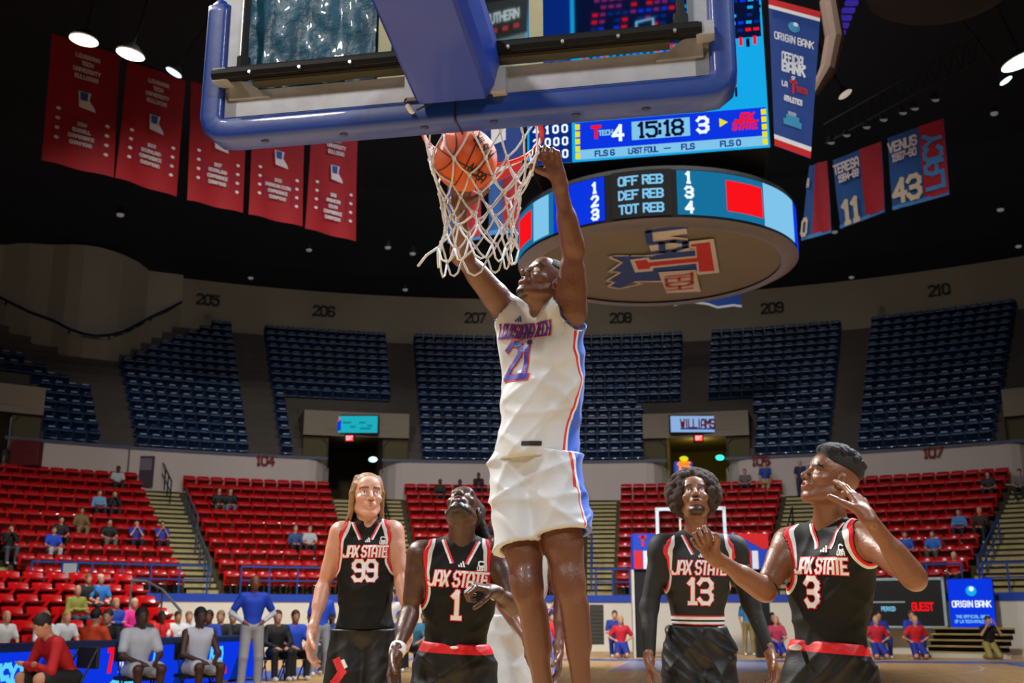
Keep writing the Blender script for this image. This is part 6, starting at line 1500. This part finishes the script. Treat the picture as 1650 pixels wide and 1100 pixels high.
# ---------------------------------------------------------------- people in the background
def prims_bg(pose, arms, s):
    J = {}
    if pose == 'sit': J.update(P=(0, 0, .50), N=(0, .03, 1.00), HL=(-.09, 0, .50), HR=(.09, 0, .50), KL=(-.15, .44, .52), KR=(.15, .44, .52), AL=(-.13, .42, .09), AR=(.13, .42, .09), Hd=(0, .05, 1.16))
    elif pose == 'lean': J.update(P=(0, 0, .50), N=(0, .26, .93), HL=(-.1, 0, .50), HR=(.1, 0, .50), KL=(-.2, .44, .52), KR=(.2, .44, .52), AL=(-.17, .42, .09), AR=(.17, .42, .09), Hd=(0, .36, 1.07))
    elif pose == 'kneel': J.update(P=(0, 0, .42), N=(0, .04, .90), HL=(-.09, 0, .42), HR=(.09, 0, .42), KL=(-.14, .34, .10), KR=(.14, .34, .10), AL=(-.12, -.08, .08), AR=(.12, -.08, .08), Hd=(0, .06, 1.06))
    else: J.update(P=(0, 0, .97), N=(0, 0, 1.48), HL=(-.09, 0, .95), HR=(.09, 0, .95), KL=(-.12, .02, .50), KR=(.12, .02, .50), AL=(-.13, -.02, .09), AR=(.13, -.02, .09), Hd=(0, .02, 1.65))
    N = nv(J['N']); lap = {'sit': (.10, .36, .60), 'lean': (.08, .45, .62), 'kneel': (.12, .30, .5), 'stand': (.22, .10, .88)}[pose]
    for n, q in (('L', -1), ('R', 1)):
        S = N+nv((q*.18, 0, -.05)); J['S'+n] = S
        if arms == 'lap': J['E'+n] = S+nv((q*.07, .10, -.27)) if pose != 'stand' else S+nv((q*.07, -.02, -.28)); J['W'+n] = nv((q*lap[0], lap[1], lap[2]))
        elif arms == 'cross': J['E'+n] = S+nv((q*.06, .08, -.28)); J['W'+n] = N+nv((-q*.08, .20, -.27))
        elif arms == 'up': J['E'+n] = S+nv((q*.1, .18, -.18)); J['W'+n] = N+nv((q*.08, .26, .10))
        elif arms == 'chin': J['E'+n] = S+nv((q*.02, .22, -.22)); J['W'+n] = N+nv((q*.03, .18, .02))
        elif arms == 'hip': J['E'+n] = S+nv((q*.16, -.03, -.26)); J['W'+n] = nv(J['P'])+nv((q*.17, .05, .08))
    return {k: nv(v)*s for k, v in J.items()}
BGM = {}
def bgmat(kind, c): return mat('%s %s' % (kind, c), c, .7 if kind != 'skin' else .5, var=.12, scale=12)
def bgperson(lab, P0, face, pose, arms, skin, shirt, pants, hair, s=1.0, sleeves='short', h=.024, hairlong=0, shoe='#d8d8d8', group=None, bare=0, under=None):
    J = prims_bg(pose, arms, s); c, sn = math.cos(face), math.sin(face); M = nv(((c, -sn*-1*-1, 0), (sn, c, 0), (0, 0, 1)))
    # local (x, forward, z) -> world; face 0 looks towards the camera (-Y)
    Xw = nv((c, sn, 0)); Fw = nv((sn, -c, 0)); B = nv(P0)
    def w(v): return Xw*v[0]+Fw*v[1]+nv((0, 0, 1))*v[2]
    J = {k: w(v) for k, v in J.items()}; root = thing('person', lab, 'person', P0, 0, group); zero = nv((0, 0, 0))
    tr, (X, F, U, L) = torso(J, .92*s); body = list(tr); Hd = J['Hd']
    hd = [ell(Hd+U*.01, [X, F, U], nv((.076, .095, .12))*s, .02), ell(Hd+F*.05*s-U*.06*s, [X, F, U], nv((.05, .05, .06))*s, .03), cap(Hd+F*.09*s, Hd+F*.108*s-U*.03*s, .012*s, .014*s, .01)]
    for e in (-1, 1): hd.append(ell(Hd+X*e*.078*s, [X, F, U], nv((.012, .022, .03))*s, .01))
    body += hd+[cap(J['N']-U*.03, Hd-U*.05, .055*s, .052*s, .03)]
    am = []
    for n in 'LR':
        am += [cap(J['S'+n], J['E'+n], .052*s, .040*s, .03), cap(J['E'+n], J['W'+n], .038*s, .027*s, .02)]
        d = unit(J['W'+n]-J['E'+n]); body += [cap(J['W'+n], J['W'+n]+d*.08*s, .030*s, .026*s, .02), cap(J['W'+n]+d*.08*s, J['W'+n]+d*.15*s, .022*s, .014*s, .02)]
    lg = []
    for n in 'LR':
        lg += [cap(J['H'+n], J['K'+n], .088*s, .062*s, .04), cap(J['K'+n], J['A'+n], .056*s, .042*s, .03)]
    body += am+lg; P_, F_ = surf(body, h, .03, regions=[(Hd-.15, Hd+.16, .013)]); mk('body', P_, F_, bgmat('skin', skin), root)
    a2 = am if sleeves == 'long' else ([cap(J['S'+n], J['S'+n]+(J['E'+n]-J['S'+n])*.7, .056*s, .050*s, .03) for n in 'LR'] if sleeves == 'short' else [])
    P_, F_ = surf(list(tr)+a2, h, .06, off=.014, post=lambda D, x, y, z: np.maximum(D, -fld([cap(J['N']+U*.0, J['N']+U*.2, .06, .09, .01)]+([cap(J['S'+n]+X*q*.04, J['E'+n], .07, .07, .01) for n, q in (('L', -1), ('R', 1))] if sleeves == 'none' else []), x, y, z)))
    mk('shirt', P_, F_, bgmat('cloth', shirt), root)
    if under: P_, F_ = surf(am, h, .03, off=.008); mk('under_sleeves', P_, F_, bgmat('cloth', under), root)
    full = not bare; lg2 = [cap(J['H'+n], J['K'+n] if full else J['H'+n]+(J['K'+n]-J['H'+n])*.8, .094*s, .070*s if full else .095*s, .04) for n in 'LR']+([cap(J['K'+n], J['A'+n], .064*s, .056*s, .03) for n in 'LR'] if full else [])
    P_, F_ = surf([ell(J['P'], [X, F, U], nv((.165, .11, .12))*s, .05)]+lg2, h, .05, off=.006); mk('trousers' if full else 'shorts', P_, F_, bgmat('cloth', pants), root)
    if hair:
        hp = [ell(Hd+U*.035*s-F*.012*s, [X, F, U], nv((.084, .102, .105))*s, .02)]
        if hairlong: hp += [cap(Hd-F*.05*s+X*q*.05*s, Hd-F*.04*s+X*q*.075*s-U*.20*s, .035*s, .028*s, .03) for q in (-1, 1)]
        P_, F_ = surf(hp, .016, .04, post=lambda D, x, y, z: np.maximum(D, -fld([ell(Hd+F*.085*s-U*.045*s, [X, F, U], nv((.068, .07, .10))*s, .01), cap(Hd-U*.12*s+F*.05*s, Hd-U*.3*s+F*.05*s, .06, .06, .01)], x, y, z)) if hairlong else np.maximum(np.maximum(D, -fld([ell(Hd+F*.085*s-U*.045*s, [X, F, U], nv((.068, .07, .10))*s, .01)], x, y, z)), -.035*s-((x-Hd[0])*U[0]+(y-Hd[1])*U[1]+(z-Hd[2])*U[2])))
        if len(F_): mk('hair', P_, F_, bgmat('hair', hair), root)
    ft = []
    for n in 'LR': ft += [cap(J['A'+n]-nv((0, 0, .035)), J['A'+n]-nv((0, 0, .045))+Fw*.14*s, .045*s, .038*s, .02)]
    P_, F_ = surf(ft, h, .03); mk('shoes', P_, F_, bgmat('shoe', shoe), root)
    return root
HH = {'sit': 1.19, 'lean': 1.10, 'kneel': 1.09, 'stand': 1.68}
ALLROWS = [(R0+RD*r+.38, Z0+ZD*r) for r in range(NR)]
def proj(p):
    d = Vector(p)-Vector((0, 0, CAMH)); Y = d.y*cP+d.z*sP; return 825+FPX*d.x/Y, 550-FPX*(-d.y*sP+d.z*cP)/Y
def seatpos(px, py, rows, hh):
    best = None
    for R, z in rows:
        lo, hi = -85, 60
        for _ in range(40):
            a = (lo+hi)/2; x, y = proj(PR(R, a, z+hh))
            if x < px: lo = a
            else: hi = a
        if best is None or abs(y-py) < best[0]: best = (abs(y-py), PR(R, a, z), a)
    return best[1], best[2]
SKA, SKB, SKC, SKD = '#c48e74', '#7a4b35', '#4a2e22', '#a87458'
def crowd(px, py, lab, rows=None, pose='sit', arms='lap', skin=SKA, shirt='#1c50b8', pants='#1a1d24', hair='#2a1a12', turn=0, **k):
    p, a = seatpos(px, py, rows or ALLROWS, HH[pose]); pp = PR((p-Vector((C0.x, C0.y, p.z))).length-.05, a, p.z)
    bgperson(lab, pp, math.radians(-a*1.0+turn), pose, arms, skin, shirt, pants, hair, h=.03, **k)
def person_at(px, py, Y, lab, pose='stand', arms='lap', skin=SKA, shirt='#1c50b8', pants='#1a1d24', hair='#2a1a12', turn=0, zb=None, **k):
    """px, py = head centre"""
    p = at(px, py, Y); s = k.get('s', 1.0); z = p.z-HH[pose]*s if zb is None else zb
    bgperson(lab, (p.x, p.y, max(0, z)), math.radians(turn), pose, arms, skin, shirt, pants, hair, **k)
crowd(190, 756, 'spectator in white top seated at the top row below the wall near the 103 joint', skin=SKC, shirt='#a8b0b0', hair='#0c0a0a')
crowd(160, 790, 'spectator in light blue shirt, fifth row from the top below 103', shirt='#5f8fb8', arms='cross', sleeves='long')
crowd(184, 797, 'spectator in black with raised hand beside the light blue shirt below 103', shirt='#15161a', arms='chin', sleeves='long')
crowd(131, 823, 'spectator in brown jacket below 103', shirt='#6e5a34', pants='#7a6a4c', sleeves='long', arms='lap', skin=SKD)
crowd(98, 840, 'dark haired spectator in dark top behind the blue shirt below 103', shirt='#1c1420')
crowd(86, 857, 'spectator in bright blue shirt and white trousers below 103', shirt='#1546c8', pants='#b8b8b8', hair='#5a3a22')
crowd(16, 852, 'spectator in black jacket with grey trousers at the left edge', shirt='#101214', pants='#4a5058', sleeves='long', arms='chin')
crowd(176, 845, 'spectator in black sitting low beside the aisle below 103', shirt='#121214', pants='#6a665c')
crowd(219, 846, 'spectator in blue shirt with phone near the aisle, left one of two', shirt='#1636a8', arms='chin')
crowd(261, 847, 'spectator in blue shirt near the aisle, right one of two', shirt='#1b3cae', arms='chin', skin=SKD)
crowd(353, 788, 'spectator in black at the top of block 104, left one of the pair', shirt='#0e0e10', sleeves='long', pants='#4a4844')
crowd(371, 787, 'spectator in black at the top of block 104, right one of the pair', shirt='#0e0e10', sleeves='long', pants='#5a6878')
crowd(476, 848, 'spectator in navy jacket and pale shirt, block 104', shirt='#2c4a78', sleeves='long', hair='#8a7a60')
crowd(499, 850, 'spectator in white shirt beside the navy jacket, block 104', shirt='#b0b4b8', hair='#7a6a58')
crowd(709, 771, 'spectator in black at the top of block 105, leftmost of three', shirt='#0d0d10', arms='cross', skin=SKC, sleeves='long')
crowd(741, 772, 'spectator in black at the top of block 105, middle of three', shirt='#0c0c0e', skin=SKC, sleeves='long')
crowd(771, 770, 'spectator in dark maroon at the top of block 105, rightmost of three', shirt='#3a1418', arms='chin', skin=SKC, sleeves='long')
crowd(790, 838, 'spectator in black seated low in block 105 beside the dunking player', shirt='#101014', skin=SKB)
crowd(1200, 762, 'spectator in grey seated at the top of block 106', shirt='#5a5458', hair='#4a3a30')
crowd(1545, 822, 'spectator in light blue shirt in block 107', shirt='#3f78b8', arms='cross', sleeves='long')
crowd(1579, 816, 'spectator in dark brown beside the light blue shirt in block 107', shirt='#2a1a16', sleeves='long', hair='#b0a090')
crowd(1459, 858, 'spectator in blue shirt behind the raised arm of number 3', shirt='#1c4cb8', hair='#5a4030')
crowd(1503, 858, 'spectator in bright blue polo with camouflage shorts in block 107', shirt='#1f66c0', pants='#4a4a3a')
crowd(1538, 893, 'spectator in red shirt and pale cap in the front rows of block 107', shirt='#c8141c', hair='#c8bda4')
crowd(1592, 766, 'spectator in dark clothes at the top of block 107', shirt='#20222c')
crowd(1643, 764, 'spectator in grey top at the top of block 107, right edge', shirt='#6a6466')
p, a_ = PR(33.2, 17.6, ZW), 17.6
bgperson('usher in blue shirt and khaki trousers standing below painted number 106', PR(33.3, 18.0, ZW-.2), -.3, 'stand', 'lap', SKA, '#123a90', '#a09068', '#5a4030', h=.03)
bgperson('person in navy standing at the wall right of the khaki-clad usher', PR(33.3, 20.6, ZW-.2), -.3, 'stand', 'lap', SKA, '#142858', '#1a2440', '#c0a070', h=.03)
bgperson('dark-clad person standing at the wall at the left edge', PR(33.2, -41.0, ZW-.3), .6, 'stand', 'lap', SKC, '#0e0e12', '#0e0e12', '#0a0a0a', s=1.2, h=.03)
CR = [(R, z) for R, z in CROWS]
for px, py, lab, kw in ((122, 945, 'bald man in olive yellow jacket, arms folded, behind the scorers table', dict(shirt='#8a8a3a', arms='cross', sleeves='long', hair=None, pants='#34465c')),
    (160, 925, 'man in light blue shirt high on the courtside risers', dict(shirt='#1f78c8', arms='lap', hair='#c8b89a')),
    (140, 927, 'person in dark top behind the olive jacket', dict(shirt='#16181e', hair='#7a5a3a')),
    (184, 972, 'man in royal blue jumper, arms folded, behind the scorers table', dict(shirt='#1440a8', arms='cross', sleeves='long', hair='#b08a68')),
    (214, 974, 'woman in bright pink top behind the scorers table', dict(shirt='#e02890', sleeves='long', hair='#c8b090', hairlong=1)),
    (231, 985, 'woman in black jacket beside the pink top', dict(shirt='#101014', sleeves='long', hair='#1a100c', hairlong=1, skin=SKB)),
    (258, 983, 'man in red tee shirt right of the black jacket', dict(shirt='#d0141c', skin=SKC, hair='#0a0808')),
    (70, 1012, 'fair haired woman in white top at the scorers table', dict(shirt='#c8ccd0', hair='#8a6238', hairlong=1, sleeves='long')),
    (104, 1004, 'blond woman in patterned white top leaning at the scorers table', dict(shirt='#b8bcc4', hair='#a08048', hairlong=1)),
    (6, 1000, 'bald man in white shirt at the left edge behind the scorers table', dict(shirt='#c4c8cc', hair=None)),
    (284, 1005, 'young person in white tee behind the table, left one of two', dict(shirt='#d0d4d8', hair='#1a1210', skin=SKD)),
    (302, 1003, 'young person in white tee behind the table, right one of two', dict(shirt='#c8ccd4', hair='#7a6048'))):
    crowd(px, py, lab, rows=CR, **kw)
for px, py, Y, lab, kw in (
    (410, 948, 18.9, 'coach in royal blue polo over white sleeves standing past the table end', dict(skin=SKB, shirt='#1440c0', pants='#a8a8ac', hair=None, arms='hip', s=1.04, turn=25, under='#c8ccd4')),
    (337, 1008, 21.5, 'bench person in blue near the far end of the scorers table', dict(pose='sit', skin=SKB, shirt='#1640b0')),
    (356, 1006, 22.5, 'bench person in dark top left of the standing coach', dict(pose='sit', shirt='#1a1c22', hair='#8a6a48')),
    (376, 1003, 23, 'bench person with camera just left of the standing coach', dict(pose='sit', shirt='#16181c')),
    (446, 1000, 21.5, 'bench staffer in black jacket right of the standing coach', dict(pose='sit', shirt='#0f1013', sleeves='long', pants='#101114', turn=30)),
    (475, 992, 21.8, 'seated bench coach in blue polo between black jacket and player 99', dict(pose='sit', shirt='#1848c4', skin=SKD, turn=30)),
    (519, 965, 23, 'standing staffer in blue polo and grey trousers beside player 99', dict(shirt='#1848c4', skin=SKC, pants='#8c9098', arms='lap', turn=20)),
    (535, 1000, 24, 'seated staffer in blue polo behind the arm of player 99', dict(pose='sit', shirt='#1848c4', skin=SKC, pants='#5a6068')),
    (645, 1002, 25, 'seated person in blue cap between players 99 and 1', dict(pose='sit', shirt='#1c3c98', hair='#1a3cae')),
    (668, 1000, 25.5, 'seated person in teal top left of player 1', dict(pose='sit', shirt='#3a7a98', skin=SKA, hair='#8a6a48')),
    (684, 1004, 26, 'seated person in blue shirt touching the outline of player 1', dict(pose='sit', shirt='#1c4cc0', skin=SKD)),
    (632, 968, 26.5, 'standing person in white top between players 99 and 1', dict(shirt='#c8c0c0', skin=SKA, pants='#3a4a68')),
    (862, 1000, 32, 'cheerleader in red and blue behind the legs, left one', dict(pose='sit', shirt='#c01a2a', pants='#142a8c')),
    (893, 985, 32, 'cheerleader in royal blue seen between the legs of the dunking player', dict(pose='stand', shirt='#1636c8', pants='#101c6c', s=.92, arms='up')),
    (890, 1015, 31, 'cheerleader in red seated between the legs of the dunking player', dict(pose='sit', shirt='#c81428', pants='#1830a0')),
    (990, 988, 34, 'cheerleader in blue standing behind the red one, by the vent', dict(pose='sit', shirt='#142c8c', pants='#142c8c', s=1.05, arms='cross', hair='#4a2e20')),
    (1000, 1011, 33, 'cheerleader in red and blue kneeling by the vent', dict(pose='kneel', shirt='#c4182c', pants='#1c2c8c', hair='#c09058', arms='hip', bare=1)),
    (1203, 962, 35, 'person in light blue top and khaki trousers behind player 13', dict(shirt='#3a88c0', pants='#8a7c50', hair='#3a2a20')),
    (1243, 985, 34, 'cheerleader in red with raised arms between players 13 and 3', dict(pose='sit', shirt='#c01c30', pants='#1a2c90', arms='up')),
    (1250, 1012, 33, 'cheerleader in pink and blue kneeling between players 13 and 3', dict(pose='kneel', shirt='#b83858', pants='#1c2ca0', hair='#b08858', bare=1)),
    (1415, 1000, 33, 'cheerleader in blue right of player 3, rear one of the pair', dict(pose='sit', shirt='#1a2ea0', pants='#18287c', s=1.03, arms='cross')),
    (1412, 1020, 32, 'cheerleader in red kneeling just right of player 3', dict(pose='kneel', shirt='#c4182c', pants='#1c2c8c', hair='#c09868', arms='hip', bare=1)),
    (1468, 997, 33.5, 'cheerleader in blue and white behind the kneeling red one below the scoreboard', dict(pose='sit', shirt='#2038b0', pants='#18287c', s=1.05, hair='#5a3a28')),
    (1475, 1022, 32, 'cheerleader in red kneeling in front of the bleacher', dict(pose='kneel', shirt='#c8141c', pants='#1c2c90', hair='#c8a070', arms='hip', bare=1)),
    (1592, 1019, 32, 'photographer in black shirt and tan trousers kneeling before the bleacher', dict(pose='kneel', shirt='#0e0f10', pants='#9a8c50', hair='#3a2a20', arms='up')),
    (151, 1004, 17.6, 'dark haired person in orange jumper seen from behind at the scorers table', dict(pose='sit', shirt='#e04a20', hair='#14100e', turn=160)),
    (174, 1010, 18.6, 'man in black just right of the orange jumper', dict(pose='sit', shirt='#121216', hair='#3a2a20')),
    (118, 1016, 12.6, 'man in red jumper leaning forward on a chair in front of the lit table', dict(pose='lean', shirt='#b40c18', pants='#0f1012', sleeves='long', arms='cross', hair='#1c1210', bare=1, turn=-40, zb=0)),
    (222, 1047, 14.6, 'player in white warm-up shirt seated in front of the lit table', dict(pose='sit', shirt='#c4c8d4', pants='#b8bcc8', skin=SKC, hair='#0c0a0a', bare=1, turn=40, zb=0)),
    (318, 1033, 15.2, 'player in white jersey seated leaning back before the table end', dict(pose='sit', shirt='#c8ccdc', pants='#c0c4d4', skin=SKC, hair='#0c0a0a', sleeves='none', bare=1, turn=40, zb=0))):
    kw.setdefault('zb', 0 if kw.get('pose', 'stand') != 'stand' else 0)
    person_at(px, py, Y, lab, h=.018 if Y < 20 else .026, **kw)

# folding chairs under the people seated on the floor level
def floor_chair(px, py, Y, turn, lab):
    p = at(px, py, Y); t = thing('folding_chair', lab, 'chair', (p.x, p.y, 0), math.radians(turn), 'black folding chairs on the floor'); mm = mat('chair black', '#14161a', .6)
    m = MB(); m.box((0, 0, .40), (.44, .42, .05), bev=.015); m.build('seat', mm, t)
    m = MB(); m.box((0, .21, .72), (.44, .04, .24), bev=.012); m.build('backrest', mm, t)
    for x in (-.2, .2):
        m = MB(); m.tube([(x, -.18, 0), (x, .21, .84)], .013, 6); m.build('leg', M_STEEL, t)
        m = MB(); m.tube([(x, .24, 0), (x, -.15, .40)], .013, 6); m.build('leg', M_STEEL, t)
for px, py, Y, turn, lab in ((118, 1016, 12.6, -40, 'folding chair under the man in the red jumper'), (222, 1047, 14.6, 40, 'folding chair under the player in white warm-up shirt'), (318, 1033, 15.2, 40, 'folding chair under the player in white jersey before the table'), (446, 1000, 21.5, 30, 'folding chair under the staffer in black jacket'), (475, 992, 21.8, 30, 'folding chair under the bench coach in blue polo'), (535, 1000, 24, 0, 'folding chair under the staffer behind the arm of player 99')):
    floor_chair(px, py, Y, turn, lab)
